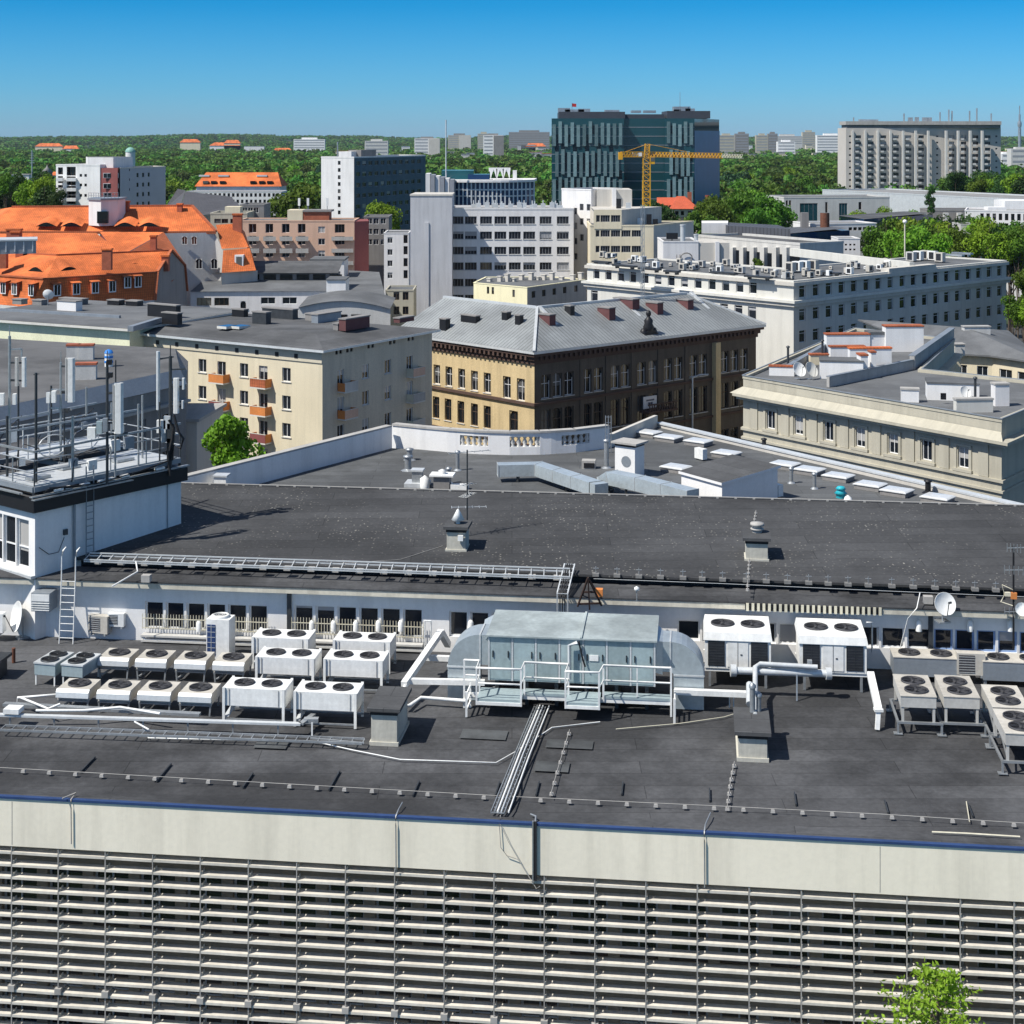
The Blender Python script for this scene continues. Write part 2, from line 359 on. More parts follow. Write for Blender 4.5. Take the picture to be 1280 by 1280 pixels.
def W(e, us, zs, w, h, kind=(2, 0, False), mats=None, dep=.18, sill=False):   # one block of windows on edge e
    return dict(e=e, us=us, zs=zs, w=w, h=h, kind=kind, mats=mats, dep=dep, sill=sill)
def building(name, label, cat, pts, z0, z1, wm, rm, wins=(), par=(.5, .3), group=None, cornice=(), pm=None, roof=True, edge_m=None, dz_roof=0):
    pts = [V(p[0], p[1], 0) for p in pts]; org = V(pts[0].x, pts[0].y, z0)
    root = thing(name, label, cat, org, 0, group)
    n = len(pts); mb = MB(); todo = []; mats = [wm]
    for e in range(n):
        A, B = pts[e], pts[(e+1) % n]; d = (B-A).normalized(); nn = V(d.y, -d.x, 0); L = (B-A).length
        ops = []; dp = .18
        for wn in wins:
            if wn['e'] != e: continue
            dp = wn['dep']
            for x in wn['us']:
                for z in wn['zs']:
                    o = (x-wn['w']/2, z, x+wn['w']/2, z+wn['h'])
                    if o[0] > .02 and o[2] < L-.02 and o[1] > z0 and o[3] < z1:
                        ops.append(o); mm = list(wn['mats'] or (M['wframe'], M['glass']))
                        if wn['kind'][2]: mm.append(edge_m.get(e, wm) if edge_m else wm)
                        todo.append((A+d*x-nn*wn['dep']+V(0, 0, z), math.atan2(d.y, d.x), wn['w'], wn['h'], wn['kind'], mm, wn['dep'] if wn['sill'] else 0))
        mi = 0
        if edge_m and e in edge_m:
            if edge_m[e] not in mats: mats.append(edge_m[e])
            mi = mats.index(edge_m[e])
        wall(mb, A, B, z0, z1, ops, dp, mi)
    mb.build('wall', mats, root)
    if roof:
        rb = MB(); rb.face([V(p.x, p.y, z1+dz_roof) for p in offset(pts, -.02)]); rb.build('roof', rm, root)
    if par[0] > 0:
        pb = MB(); pb.ring(offset(pts, .06), offset(pts, -par[1]), z1-.003, z1+par[0]); pb.build('parapet', pm or wm, root)
    for cz0, cz1, pr, cmat in cornice:
        cb = MB(); cb.ring(offset(pts, pr), offset(pts, -.03), cz0, cz1); cb.build('cornice', cmat, root)
    place_windows(root, todo, org)
    return root
def lin(a, b, n): return [a+(b-a)*i/(n-1) for i in range(n)] if n > 1 else [(a+b)/2]
def us(A, B, px): return [along(A, B, u) for u in px]
# ------------------------------------------------------------------ ground, hills, street
M['ground'] = mat('parkland_ground', (.035, .06, .02), .95, .3, .02, patch=.3)
M['asphalt'] = mat('asphalt', (.055, .055, .055), .9, .15, .2, patch=.15)
M['hill'] = mat('wooded_hill', (.018, .038, .016), .95, .4, .015, patch=.4)
g = MB(); g.face([(-14000, -600, 0), (14000, -600, 0), (14000, 14000, 0), (-14000, 14000, 0)]); structure('ground', g, M['ground'])
g = MB(); g.face([(-160, 20, .004), (160, 20, .004), (160, 380, .004), (-160, 380, .004)]); structure('road', g, M['asphalt'])
g = MB(); nx, ny = 90, 14
def hz(x, y):
    k = max(0, min(1, (y-4200)/4300)); k = k*k*(3-2*k)
    return -2+k*(34+4*math.sin(x*.0011+1)+6*math.sin(x*.0031)+4*math.sin(x*.0083+2)+(9 if x < -300 else 0)*min(1, max(0, (-x-300)/900)))
for j in range(ny):
    for i in range(nx):
        xs_ = [-4800+9600*(i+k)/nx for k in (0, 1)]; ys = [4200+5200*(j+k)/ny for k in (0, 1)]
        g.face([(xs_[a], ys[b], hz(xs_[a], ys[b])) for a, b in ((0, 0), (1, 0), (1, 1), (0, 1))], 0, True)
structure('hills', g, M['hill'])

# ------------------------------------------------------------------ trees
def leafmat(name, col, rnd=.25, attr=False):
    m = bpy.data.materials.new(name); m.use_nodes = True; t = m.node_tree; ns = t.nodes; L = t.links.new; b = ns['Principled BSDF']
    b.inputs['Roughness'].default_value = .65; b.inputs['Specular IOR Level'].default_value = .25
    hsv = ns.new('ShaderNodeHueSaturation'); hsv.inputs['Color'].default_value = (*col, 1)
    def mr(x, a, c, lo=0, hi=1):
        n = ns.new('ShaderNodeMapRange'); n.inputs['From Min'].default_value = lo; n.inputs['From Max'].default_value = hi; n.inputs['To Min'].default_value = a; n.inputs['To Max'].default_value = c; L(x, n.inputs['Value']); return n.outputs[0]
    if attr:
        at = ns.new('ShaderNodeAttribute'); at.attribute_name = 'tint'; src = at.outputs['Fac']
    else: src = ns.new('ShaderNodeObjectInfo').outputs['Random']
    L(mr(src, .45, .53) if attr else mr(src, .47, .52), hsv.inputs['Hue']); 
    tc = ns.new('ShaderNodeTexCoord'); no = ns.new('ShaderNodeTexNoise'); no.inputs['Scale'].default_value = .5; L(tc.outputs['Object'], no.inputs['Vector'])
    mu = ns.new('ShaderNodeMath'); mu.operation = 'MULTIPLY'; L(mr(src, 1-rnd, 1+rnd), mu.inputs[0]); L(mr(no.outputs['Fac'], .75, 1.25, .35, .65), mu.inputs[1]); L(mu.outputs[0], hsv.inputs['Value'])
    L(hsv.outputs[0], b.inputs['Base Color'])
    tr = ns.new('ShaderNodeBsdfTranslucent'); L(hsv.outputs[0], tr.inputs['Color']); mx = ns.new('ShaderNodeMixShader'); mx.inputs[0].default_value = .3
    L(b.outputs[0], mx.inputs[1]); L(tr.outputs[0], mx.inputs[2]); L(mx.outputs[0], ns['Material Output'].inputs['Surface']); return m
M['leaf'] = leafmat('leaves_mid', (.088, .185, .016)); M['leaf_bright'] = leafmat('leaves_bright', (.165, .31, .02), .15)
M['leaf_dark'] = leafmat('leaves_dark', (.036, .085, .016)); M['leaf_far'] = leafmat('leaves_far', (.085, .18, .024), .6, True)
M['leaf_olive'] = leafmat('leaves_olive', (.085, .125, .03)); M['leaf_blue'] = leafmat('leaves_blue_green', (.045, .11, .045)); M['leaf_spring'] = leafmat('leaves_spring', (.26, .42, .035), .1)
def crown_arrays(n, size, lobes=13, seed=0, r=1.0, hh=1.0, nz=.7):      # leaf clumps spread through many uneven lobes; unit tree: radius 1, crown height 2*hh
    g_ = np.random.default_rng(seed); c = g_.normal(size=(lobes, 3)); c /= np.linalg.norm(c, axis=1)[:, None]
    c *= (g_.random((lobes, 1))**.5)*.72; c[:, 2] *= hh; lr = .24+.26*g_.random(lobes)
    k = g_.integers(0, lobes, n); d = g_.normal(size=(n, 3)); d /= np.linalg.norm(d, axis=1)[:, None]
    p = c[k]+d*(lr[k]*(.55+.45*g_.random(n)**.4))[:, None]*np.array([1, 1, .85])
    nr = d+nz*g_.normal(size=(n, 3)); nr /= np.linalg.norm(nr, axis=1)[:, None]
    a = np.cross(nr, g_.normal(size=(n, 3))); a /= np.linalg.norm(a, axis=1)[:, None]; b = np.cross(nr, a)
    s = size*(.6+.8*g_.random(n))[:, None]; a *= s; b *= s*.7
    v = np.stack([p-a, p-b*.9+a*.1, p+a, p+b], 1)*r
    return v.reshape(-1, 3)
def np_mesh(name, v, m, tint=None):
    nq = len(v)//4; me = bpy.data.meshes.new(name); me.vertices.add(len(v)); me.vertices.foreach_set('co', v.astype(np.float32).ravel())
    me.loops.add(nq*4); me.loops.foreach_set('vertex_index', np.arange(nq*4, dtype=np.int32)); me.polygons.add(nq)
    me.polygons.foreach_set('loop_start', np.arange(0, nq*4, 4, dtype=np.int32)); me.polygons.foreach_set('loop_total', np.full(nq, 4, np.int32))
    me.update(calc_edges=True); me.materials.append(m)
    if tint is not None:
        at = me.attributes.new('tint', 'FLOAT', 'POINT'); at.data.foreach_set('value', tint.astype(np.float32))
    return me
CROWNS = {}
def crown_mesh(var, m, n, size, hh):
    k = (var, m, n, size, hh)
    if k not in CROWNS: CROWNS[k] = np_mesh('crown', crown_arrays(n, size, 26, 100+var, 1, hh), M[m])
    return CROWNS[k]
def trunk_mb(h, rad, seed):
    rr = random.Random(seed); mb = MB(); pts = [(0, 0, 0), (rad*.3, 0, h*.25), (0, rad*.4, h*.5), (rad*.5, 0, h*.75)]
    rings = []
    for i in range(3): mb.tube([pts[i], pts[i+1]], rad*(1-.25*i), 7, 0, True)
    for k in range(6):
        a = rr.random()*6.28; z = h*(.35+.4*rr.random()); l = h*.3
        mb.tube([(0, 0, z), (l*.5*math.cos(a), l*.5*math.sin(a), z+l*.4), (l*.9*math.cos(a), l*.9*math.sin(a), z+l)], rad*.3, 5, 0)
    return mb
TR = {}
def tree(u, Y, vtop, wpx, m='leaf', label='', n=2400, size=.085, hh=1.15, group='city trees among the buildings', var=None, name='broadleaf_tree', base=0):
    X = xat(u, Y); zt = zat(vtop, Y); r = wpx*Y/F/2; H = zt-base
    ch = min(H*.85, r*2*hh*1.15); var = random.randrange(4) if var is None else var
    root = thing(name, label, 'tree', (X, Y, base), random.random()*6.28, group)
    c = bpy.data.objects.new('crown', crown_mesh(var, m, n, size, hh)); COL.objects.link(c); c.parent = root
    c.scale = (r*1.12, r*1.12, ch/(2*hh)*1.1); c.location = (0, 0, H-ch*.48)
    if 'tk' not in TR: TR['tk'] = trunk_mb(10, .28, 3).mesh('trunk', M['bark'])
    t = bpy.data.objects.new('trunk', TR['tk']); COL.objects.link(t); t.parent = root; t.scale = (max(.5, r/5), max(.5, r/5), (H-ch*.4)/10*1.15)
    return root
# ------------------------------------------------------------------ helper pieces used on many roofs
def chimney_on(root, p, d, sx, sy, h, wm, cap=None, name='chimney', capm=None):
    mb = MB(); mb.obox(p, d, sx, sy, p.z, p.z+h, 0); mb.obox(p, d, sx+.16, sy+.16, p.z+h, p.z+h+.14, 1)
    return mb.build(name, [wm, capm or M['darkgrey']], root)
def dirv(A, B): return (V(B[0], B[1], 0)-V(A[0], A[1], 0)).normalized()
DW = (1, 0, False); 

# ---- cream apartment block with balconies
ZB = 21.4
a0 = P(163, 417, ZB); a1 = P(403, 440, ZB); a2 = P(540, 415, ZB); dl = dirv(a0, a1); dr = dirv(a1, a2)
back = 15
pts = [a0, a1, a2, a2-dl*32, a0+dr*back*1.25]
pts = [a0, a1, a2, a2-dl*30.5]
rowz = [ez(a0, a1, 330, v) for v in (474, 508.5, 542.5, 577)]
rz2 = [ez(a1, a2, 470, v) for v in (470, 503, 537, 570)]
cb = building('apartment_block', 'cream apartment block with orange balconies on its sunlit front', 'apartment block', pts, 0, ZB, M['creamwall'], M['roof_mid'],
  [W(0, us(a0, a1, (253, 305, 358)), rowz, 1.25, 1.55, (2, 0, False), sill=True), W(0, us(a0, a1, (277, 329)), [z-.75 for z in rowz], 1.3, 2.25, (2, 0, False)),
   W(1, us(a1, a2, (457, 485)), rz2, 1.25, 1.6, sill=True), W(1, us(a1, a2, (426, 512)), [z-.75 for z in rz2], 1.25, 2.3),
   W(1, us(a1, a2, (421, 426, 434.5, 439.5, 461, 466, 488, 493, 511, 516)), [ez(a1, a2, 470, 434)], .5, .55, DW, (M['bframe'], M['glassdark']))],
  par=(0, .3), edge_m={1: mat('cream_shade_render', (.60, .53, .41), .85, .07, .2, streak=.12)})  # darker, greyer cream: shade of the right side painted into the render
eb = MB(); eb.ring(offset(pts, .75), offset(pts, -.05), ZB+.02, ZB+.28); eb.build('eaves', M['metal_pale'], cb)
eb = MB(); eb.prism([a0+V(dl.y, -dl.x, 0)*.12, a1+V(dl.y, -dl.x, 0)*.12, a1, a0], ZB-1.25, ZB+.015); eb.build('frieze', mat('pale_frieze', (.62, .56, .43), .85, .06, .2), cb)
rb = MB(); q = offset(pts, .7); q2 = offset(pts, -5.2); zr = ZB+.29
for i in range(4): rb.face([V(q[i].x, q[i].y, zr), V(q[(i+1) % 4].x, q[(i+1) % 4].y, zr), V(q2[(i+1) % 4].x, q2[(i+1) % 4].y, zr+.9), V(q2[i].x, q2[i].y, zr+.9)])
rb.face([V(p.x, p.y, zr+.9) for p in q2]); rb.build('roof_slope', M['roof_grey'], cb)
nn0 = V(dl.y, -dl.x, 0); nn1 = V(dr.y, -dr.x, 0)
for u in (175, 198, 222, 247, 272, 297, 322, 347, 371): vb = MB(); c = onedge(a0, a1, u); vb.obox(c+nn0*.13, dl, .5, .06, ZB-.95, ZB-.45); vb.build('attic_vent', M['black'], cb)
BAL = [M['orange'], M['redbrown'], M['brick'], M['tile_dark'], M['gold'], M['rust']]
def balcony(root, A, B, u, z, w_, fm, sm):
    d = dirv(A, B); n = V(d.y, -d.x, 0); c = onedge(A, B, u)+n*.55; mb = MB()
    mb.obox(c, d, w_, 1.1, z-.15, z, 1); mb.obox(c+n*.52, d, w_, .05, z, z+.95, 0)
    for s in (-1, 1): mb.obox(c+d*s*(w_/2-.02), d, .05, 1.04, z, z+.95, 2)
    mb.obox(c+n*.52, d, w_+.08, .09, z+.95, z+1.0, 1)
    return mb.build('balcony', [fm, M['greywhite'], sm], root)
for i, u in enumerate((277, 329)):
    for j, z in enumerate(rowz):
        if i == 0 and j > 1: continue
        balcony(cb, a0, a1, u+1, z-.8, 2.3, BAL[(0, 1, 2, 3)[(i*3+j) % 4]], BAL[0])
for i, u in enumerate((430, 515)):
    for j, z in enumerate(rz2[:3]): balcony(cb, a1, a2, u, z-.8, 2.4, (M['greywall'], M['pink'], M['concrete'])[(i+j) % 3], M['orange'] if i == 0 else M['gold'])
for (u, v, sx, sy, h, m_) in ((215, 405, 2.6, .8, 1.3, 'black'), (205, 396, 5, .8, 1.5, 'black'), (300, 396, 2, .8, .9, 'black'), (327, 405, 2.2, .9, 1.4, 'darkmetal'), (350, 398, 5, 1, 1.2, 'darkmetal'), (408, 402, 4.5, 1, 1.0, 'flash'), (443, 411, 4.6, 1.0, 1.3, 'maroon'), (392, 401, 2, .8, .8, 'darkgrey'), (425, 412, 1.7, .7, .7, 'darkgrey'), (505, 402, 3, .9, .5, 'maroon')):
    p = P(u, v, ZB+1.15); chimney_on(cb, p, dl if u < 400 else dr, sx, sy, h, M[m_])
for u in (284, 300): sk = MB(); p = P(u, 409, ZB+1.2); sk.obox(p, dl, 1.5, 1.9, ZB+1.1, ZB+1.4, 0, 1); sk.build('roof_hatch', [M['greywhite'], M['navyglass']], cb)

# ---- pale green block to its left
ZG = 22.2
b0 = P(-60, 398, ZG); b1 = P(162, 413.5, ZG); d = dirv(b0, b1); dn = V(-d.y, d.x, 0)
pg = building('apartment_block', 'pale green rendered block with a long flat roof, left of the cream balcony block', 'apartment block', [b0, b1, b1+dn*22, b0+dn*22], 0, ZG, M['palegreen'], M['roof_mid'],
  [W(0, lin(3, 30, 9), [15.5, 12.3], 1.2, 1.5)], par=(0, .3))
pts = [b0, b1, b1+dn*22, b0+dn*22]
eb = MB(); eb.ring(offset(pts, .7), offset(pts, -.05), ZG+.02, ZG+.3); eb.build('eaves', M['greywhite'], pg)
rb = MB(); rb.face([V(p.x, p.y, ZG+.34) for p in offset(pts, .6)]); rb.build('roof_cover', M['roof_mid'], pg)
eb = MB(); p, q = P(0, 387, ZG+.5), P(150, 396, ZG+.5); eb.beam(p, q, .35, .35); p2 = P(163, 411, ZG+.7); q2 = P(199, 400, ZG+.7); eb.beam(p2, q2, .7, .6); eb.build('roof_kerb', M['flash'], pg)
for (u, v, sx, h, m_) in ((87, 388, 3.2, 1.2, 'white2'), (25, 380, 1.6, .6, 'darkgrey'), (50, 381, 1.6, .6, 'darkgrey'), (92, 380, 4, .7, 'roof_mid'), (145, 381, 2, .6, 'black'), (168, 382, 2, .6, 'black')):
    chimney_on(pg, P(u, v, ZG+.33), d, sx, 1.2, h, M[m_])
mb = MB(); p = P(60, 382, ZG+.34); mb.tube([p, p+V(0, 0, 1.4)], .06); mb.lathe([(0, 0), (.5, .08), (.75, .25)], (p.x, p.y-.1, p.z+1.4), 14, 1, axis=Matrix.Rotation(R(-70), 3, 'X') @ Matrix.Identity(3))
solo('satellite_dish', mb, [M['metal'], M['paint']], 'small white satellite dish on the roof of the pale green block', 'satellite dish', p)

# ---- dark grey building close behind the antenna platform
ZD = 22
A_ = P(225, 462, ZD); B_ = P(219, 436, ZD); C_ = P(0, 423, ZD); C2 = P(-160, 415, ZD); E_ = P(20, 505, ZD); d = (A_-E_).normalized(); E2 = E_-d*28
db = thing('corner_house', 'dark grey corner house with flat felt roof just behind the antenna platform', 'house', (A_.x, A_.y, 0))
mb = MB(); mb.face([A_, B_, C_, C2, E2]); mb.build('roof', mat('old_felt_roof', (.105, .105, .105), .9, .15, .1, patch=.2), db)
nv = V(d.y, -d.x, 0)
mb = MB(); mb.face([E2+V(0, 0, .05), E2+nv*.9-V(0, 0, 1.35), A_+nv*.9-V(0, 0, 1.35), A_+V(0, 0, .05)]); mb.build('gutter_strip', M['flash'], db)
mb = MB(); s0, s1 = E2+nv*.7, A_+nv*.7
zt = ZD-1.35; L = (s1-s0).length
opw = [(x-.6, z, x+.6, z+1.7) for x in lin(4, L-3, 13) for z in (zt-4.2, zt-7.8, zt-11.4)]
wall(mb, s0, s1, 0, zt, opw, .2); e1 = A_+nv*.7; e2 = B_+V(1.4, 0, 0)
wall(mb, e1, e2, 0, zt, [], .2); mb.face([V(e1.x, e1.y, zt), V(e2.x, e2.y, zt), V(B_.x, B_.y, ZD), V(A_.x, A_.y, ZD)], 0)
mb.build('wall', M['darkgrey'], db)
mb = MB(); mb.beam(V(s0.x, s0.y, zt-1.6)+nv*.2, V(s1.x, s1.y, zt-1.6)+nv*.2, .9, .25); mb.build('ledge', M['concrete'], db)
place_windows(db, [(s0+d*((o[0]+o[2])/2)-nv*.2+V(0, 0, o[1]-s0.z), math.atan2(d.y, d.x), 1.2, 1.7, (2, 0, False), (M['gframe'], M['glassdark'])) for o in opw], V(A_.x, A_.y, 0))
for (u, v, sx, h) in ((92, 449, 1.3, 1.4), (108, 449, 1.5, 1.4), (108, 474, 1.9, 1.4)):
    p = P(u, v, ZD); mb = MB(); mb.obox(p, (1, .1), sx, .9, ZD, ZD+h, 0); mb.obox(p, (1, .1), sx+.12, 1.0, ZD+h, ZD+h+.2, 1); mb.build('chimney', [M['stone'], M['brick']], db)
w0 = P(205, 527, 16.5); w1 = P(246, 527, 16.5)
mb = MB(); mb.prism([w0-V(6, 0, 0), w1, w1+V(1, 9, 0), w0+V(-5, 9, 0)], 0, 16.5, 0); mb.prism(offset([w0-V(6, 0, 0), w1, w1+V(1, 9, 0), w0+V(-5, 9, 0)], .3), 16.5, 16.8, 1); mb.build('side_wing', [M['greywall'], M['concrete']], db)

# ---- old school with arched windows and zinc roof
ZS = 18
c1 = P(668, 441, ZS); c0 = P(541, 423, ZS); d0 = dirv(c0, c1); c0 = c1-d0*26; c2 = P(945, 408, ZS); d1 = dirv(c1, c2); perp1 = V(-d1.y, d1.x, 0); perp0 = V(-d0.y, d0.x, 0)
WB = 14.5
in_ = c1+perp1*WB-0*d1; inner = c1-d0*WB+d1*WB
pts = [c0, c1, c2, c2-d0*WB, c1-d0*WB+d1*WB, c0+d1*WB]
def aw(px, A, B): return us(A, B, px)
fr = (M['wframe'], M['glassdark']); fb = (M['bframe'], M['glassdark'])
upL = ez(c0, c1, 590, 485); loL = ez(c0, c1, 590, 525); AW = (2, .62, True)
up = ez(c1, c2, 740, 484); lo = ez(c1, c2, 740, 519)
rgrp = [682.5, 697, 711.5, 734, 748, 769, 782, 802, 816, 835, 848, 867, 879, 906, 918, 930]
sch = building('school_building', 'old brick school with round arched windows, heavy brown cornice and pale zinc roof', 'school', pts, 0, ZS, M['ochre'], M['zinc'],
  [W(0, aw((546, 561, 577, 593, 609), c0, c1), [upL-.3], 1.35, 2.6, AW, fr, .3, True), W(0, aw((633.5, 651), c0, c1), [upL-.55], 1.45, 2.8, AW, fr, .3, True),
   W(0, aw((545, 560, 576, 593, 609), c0, c1), [loL-.7], 1.35, 2.9, AW, fb, .3, True), W(0, aw((642,), c0, c1), [loL-.9], 1.6, 3.1, AW, fb, .3, True),
   W(1, aw(rgrp, c1, c2), [up-.6], 1.6, 3.0, AW, fr, .35, True), W(1, aw(rgrp, c1, c2), [lo-2.0, lo-8.5], 1.6, 3.6, AW, fb, .35, True)],
  par=(0, .3), edge_m={1: M['darkbrick']}, roof=False,
  cornice=[(ZS-.05, ZS+.28, 1.0, M['metal_pale']), (ZS-.42, ZS-.06, .8, M['brown']), (ZS-.95, ZS-.43, .45, M['brown']), (ZS-1.5, ZS-.96, .2, M['brown']), (up-1.35, up-1.0, .3, M['brown']), (lo-2.9, lo-2.6, .25, M['brown'])])
for A, B, dd in ((c0, c1, d0), (c1, c2, d1)):
    L = (B-A).length; nv = V(dd.y, -dd.x, 0); de = MB()
    for k in range(int(L/.85)): de.obox(A+dd*(.5+k*.85)+nv*.42, dd, .32, .7, ZS-.93, ZS-.44)
    de.build('dentil_course', M['brown'], sch)
for u in (727, 759, 791, 824, 858): pl = MB(); pl.obox(onedge(c1, c2, u), d1, .7, .24, 0, ZS-1.5); pl.build('pilaster', M['darkbrick'], sch)
pl = MB(); pl.obox(onedge(c1, c2, 893)+V(d1.y, -d1.x, 0)*.3, d1, 1.0, .9, 0, ZS-1.5); pl.build('projecting_bay', M['ochre'], sch)
rb = MB(); RZ = ZS+4.6; o_ = offset(pts, 1.0); zz = ZS+.3
def q3(p, z=zz): return V(p.x, p.y, z)
hip = c1-d0*(WB/2)+d1*(WB/2); rl = c0+d1*(WB/2); rr = c2-d0*(WB/2)-d1*6.5
rb.face([q3(o_[0]), q3(o_[1]), q3(hip, RZ), q3(rl, RZ)]); rb.face([q3(o_[1]), q3(o_[2]), q3(rr, RZ), q3(hip, RZ)])
rb.face([q3(o_[2]), q3(o_[3]), q3(rr, RZ)]); rb.face([q3(o_[3]), q3(o_[4]), q3(hip, RZ), q3(rr, RZ)]); rb.face([q3(o_[4]), q3(o_[5]), q3(rl, RZ), q3(hip, RZ)])
rb.face([q3(o_[5]), q3(o_[0]), q3(rl, RZ)]); rb.build('roof', M['zinc'], sch)
fw = MB()                               # fire walls and hip caps standing a little out of the roof
def capline(p, q, w_=.35, h=.25): fw.beam(p+V(0, 0, .05), q+V(0, 0, .05), w_, h)
capline(q3(o_[1]), q3(hip, RZ)); capline(q3(hip, RZ), q3(rr, RZ), .4, .3); capline(q3(hip, RZ), q3(rl, RZ), .4, .3); capline(q3(o_[2]), q3(rr, RZ))
for t in (.17, .53, .86):
    e = c1+d1*((c2-c1).length*t); capline(q3(e-perp1*(-.9), zz+.4), q3(e+perp1*WB/2, RZ), .5, .5)
fw.build('roof_rib', M['metal_pale'], sch)
def on_plane(u, v, a, b, c):
    n = (b-a).cross(c-a); d = V((u-640)/F, 1, -(v-VH)/F); o = V(0, 0, CZ); return o+d*((a-o).dot(n)/d.dot(n))
for (u, v, sx, sy, h, m_) in ((556, 411, 1.3, .8, 1.3, 'black'), (588, 401, 3, .8, .7, 'black'), (633, 398, 1, .8, .8, 'black'), (649, 404, .9, .7, 1.0, 'black'), (684, 401, 2.0, 1.1, .8, 'maroon'), (712, 391, 1.1, .8, .9, 'black'), (758, 394, 2.2, 1.2, 1.0, 'maroon'), (783, 378, 3.6, 1.4, .5, 'maroon'), (818, 387, 2.2, 1.2, .95, 'maroon'), (856, 381, 2.2, 1.2, .7, 'maroon')):
    p = on_plane(u, v, q3(o_[0]), q3(o_[1]), q3(hip, RZ)) if u < 663 else on_plane(u, v, q3(o_[1]), q3(o_[2]), q3(hip, RZ)); chimney_on(sch, p-V(0, 0, .8), d0, sx, sy, h+.8, M[m_])
def lat(p, h, w_, n_, r):
    mb = MB()
    for s_ in ((-1, -1), (1, -1), (0, 1)): mb.beam(p+V(s_[0], s_[1], 0)*w_/2, p+V(s_[0], s_[1], 0)*w_/2+V(0, 0, h), r)
    for k in range(n_): z = h*k/n_; mb.beam(p+V(-w_/2, -w_/2, z), p+V(w_/2, -w_/2, z+h/n_), r*.7)
    return mb
p = on_plane(803, 372, q3(o_[1]), q3(o_[2]), q3(hip, RZ)); solo('lattice_mast', lat(p, zat(256, p.y)-p.z, .45, 14, .09), M['metal'], 'thin grey lattice mast rising from the old school roof', 'mast', p)
st = MB(); p = onedge(c1, c2, 812); p = V(p.x, p.y, ZS+.28)-V(d1.y, -d1.x, 0)*.2
st.obox(p, d1, 2.6, 1.2, p.z, p.z+.5); st.obox(p, d1, 1.7, 1.0, p.z+.5, p.z+.9)
st.lathe([(.62, .9), (.75, 1.3), (.55, 1.8), (.62, 2.2), (.3, 2.6), (.2, 2.7), (.34, 2.95), (.36, 3.2), (.22, 3.5), (0, 3.56)], p, 12)
for s in (-1, 1): st.lathe([(.5, .5), (.48, .8), (.3, 1.15), (0, 1.25)], p+d1*s*.95, 10)
solo('roof_sculpture', st, M['black'], 'dark stone figure on the roof edge of the old school', 'sculpture', p)
sg = MB(); A2 = onedge(c1, c2, 809); nv = V(d1.y, -d1.x, 0); z = ez(c1, c2, 809, 503)
sg.obox(A2+nv*.5, d1, 2.5, .12, z-.7, z+.9, 0); sg.obox(A2+nv*.58, d1, 1.5, .03, z+.3, z+.5, 1); sg.obox(A2+nv*.58, d1, .9, .03, z-.2, z+.1, 1)
solo('banner', sg, [M['white2'], M['navyglass']], 'pale banner board above the school entrance balcony', 'banner', (A2.x, A2.y, z))
bl = MB(); bl.obox(A2+nv*1.0+d1*1.2, d1, 5.5, 1.8, z-1.2, z-.9, 0)
for k in range(12): bl.lathe([(.09, 0), (.14, .3), (.08, .6), (.1, .8)], A2+nv*1.75+d1*(-1.3+.46*k)+V(0, 0, z-.9-A2.z), 6)
bl.obox(A2+nv*1.75+d1*1.2, d1, 5.5, .25, z-.1, z+.05, 0); bl.build('entrance_balcony', M['brown'], sch)

# ---- grey office with setback attic storey
ZO = 23
o1 = P(992, 353, ZO); o0 = P(734, 331, ZO); o2 = P(1258, 327, ZO); e0 = dirv(o0, o1); e1 = dirv(o1, o2)
pts = [o0, o1, o2, o2-e0*16, o1-e0*16+e1*18, o0+e1*18]; n0 = V(e0.y, -e0.x, 0); n1 = V(e1.y, -e1.x, 0)
zA = ez(o0, o1, 860, 352.5); zB = ez(o0, o1, 860, 386)
r0 = [745.5, 760.5, 776, 791, 806.5, 822.5, 839, 855.5, 872.5, 890, 907, 924.5, 941]
r1 = [1003, 1020, 1036, 1052, 1067.5, 1083, 1098, 1113, 1128, 1142, 1156, 1170, 1183.5, 1197, 1210.5, 1223.5, 1236.5, 1249.5]
zc = ez(o1, o2, 1003, 363); zd = ez(o1, o2, 1003, 392)
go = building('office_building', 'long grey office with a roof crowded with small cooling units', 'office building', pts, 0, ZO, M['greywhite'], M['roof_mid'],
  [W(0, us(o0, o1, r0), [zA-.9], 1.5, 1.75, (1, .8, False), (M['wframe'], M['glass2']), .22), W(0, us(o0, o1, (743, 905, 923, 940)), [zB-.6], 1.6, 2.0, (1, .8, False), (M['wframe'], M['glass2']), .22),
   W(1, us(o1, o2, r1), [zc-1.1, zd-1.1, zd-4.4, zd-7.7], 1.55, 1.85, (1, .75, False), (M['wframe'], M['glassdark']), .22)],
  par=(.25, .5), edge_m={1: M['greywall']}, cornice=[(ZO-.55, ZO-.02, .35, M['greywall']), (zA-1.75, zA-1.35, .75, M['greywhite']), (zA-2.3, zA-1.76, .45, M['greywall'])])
ub = MB(); p = onedge(o1, o2, 1140)-n1*.6; ub.obox(p, e1, 13.5, 1.6, ZO-.02, ZO+.75); ub.build('parapet_step', M['greywall'], go)
ub = MB(); p = P(1000, 322, ZO); q = P(1110, 340, ZO); ub.beam(P(990, 315, ZO+.6), P(1140, 333, ZO+.6), 1.0, 1.4); ub.build('inner_parapet', M['greywhite'], go)
rq = random.Random(5)
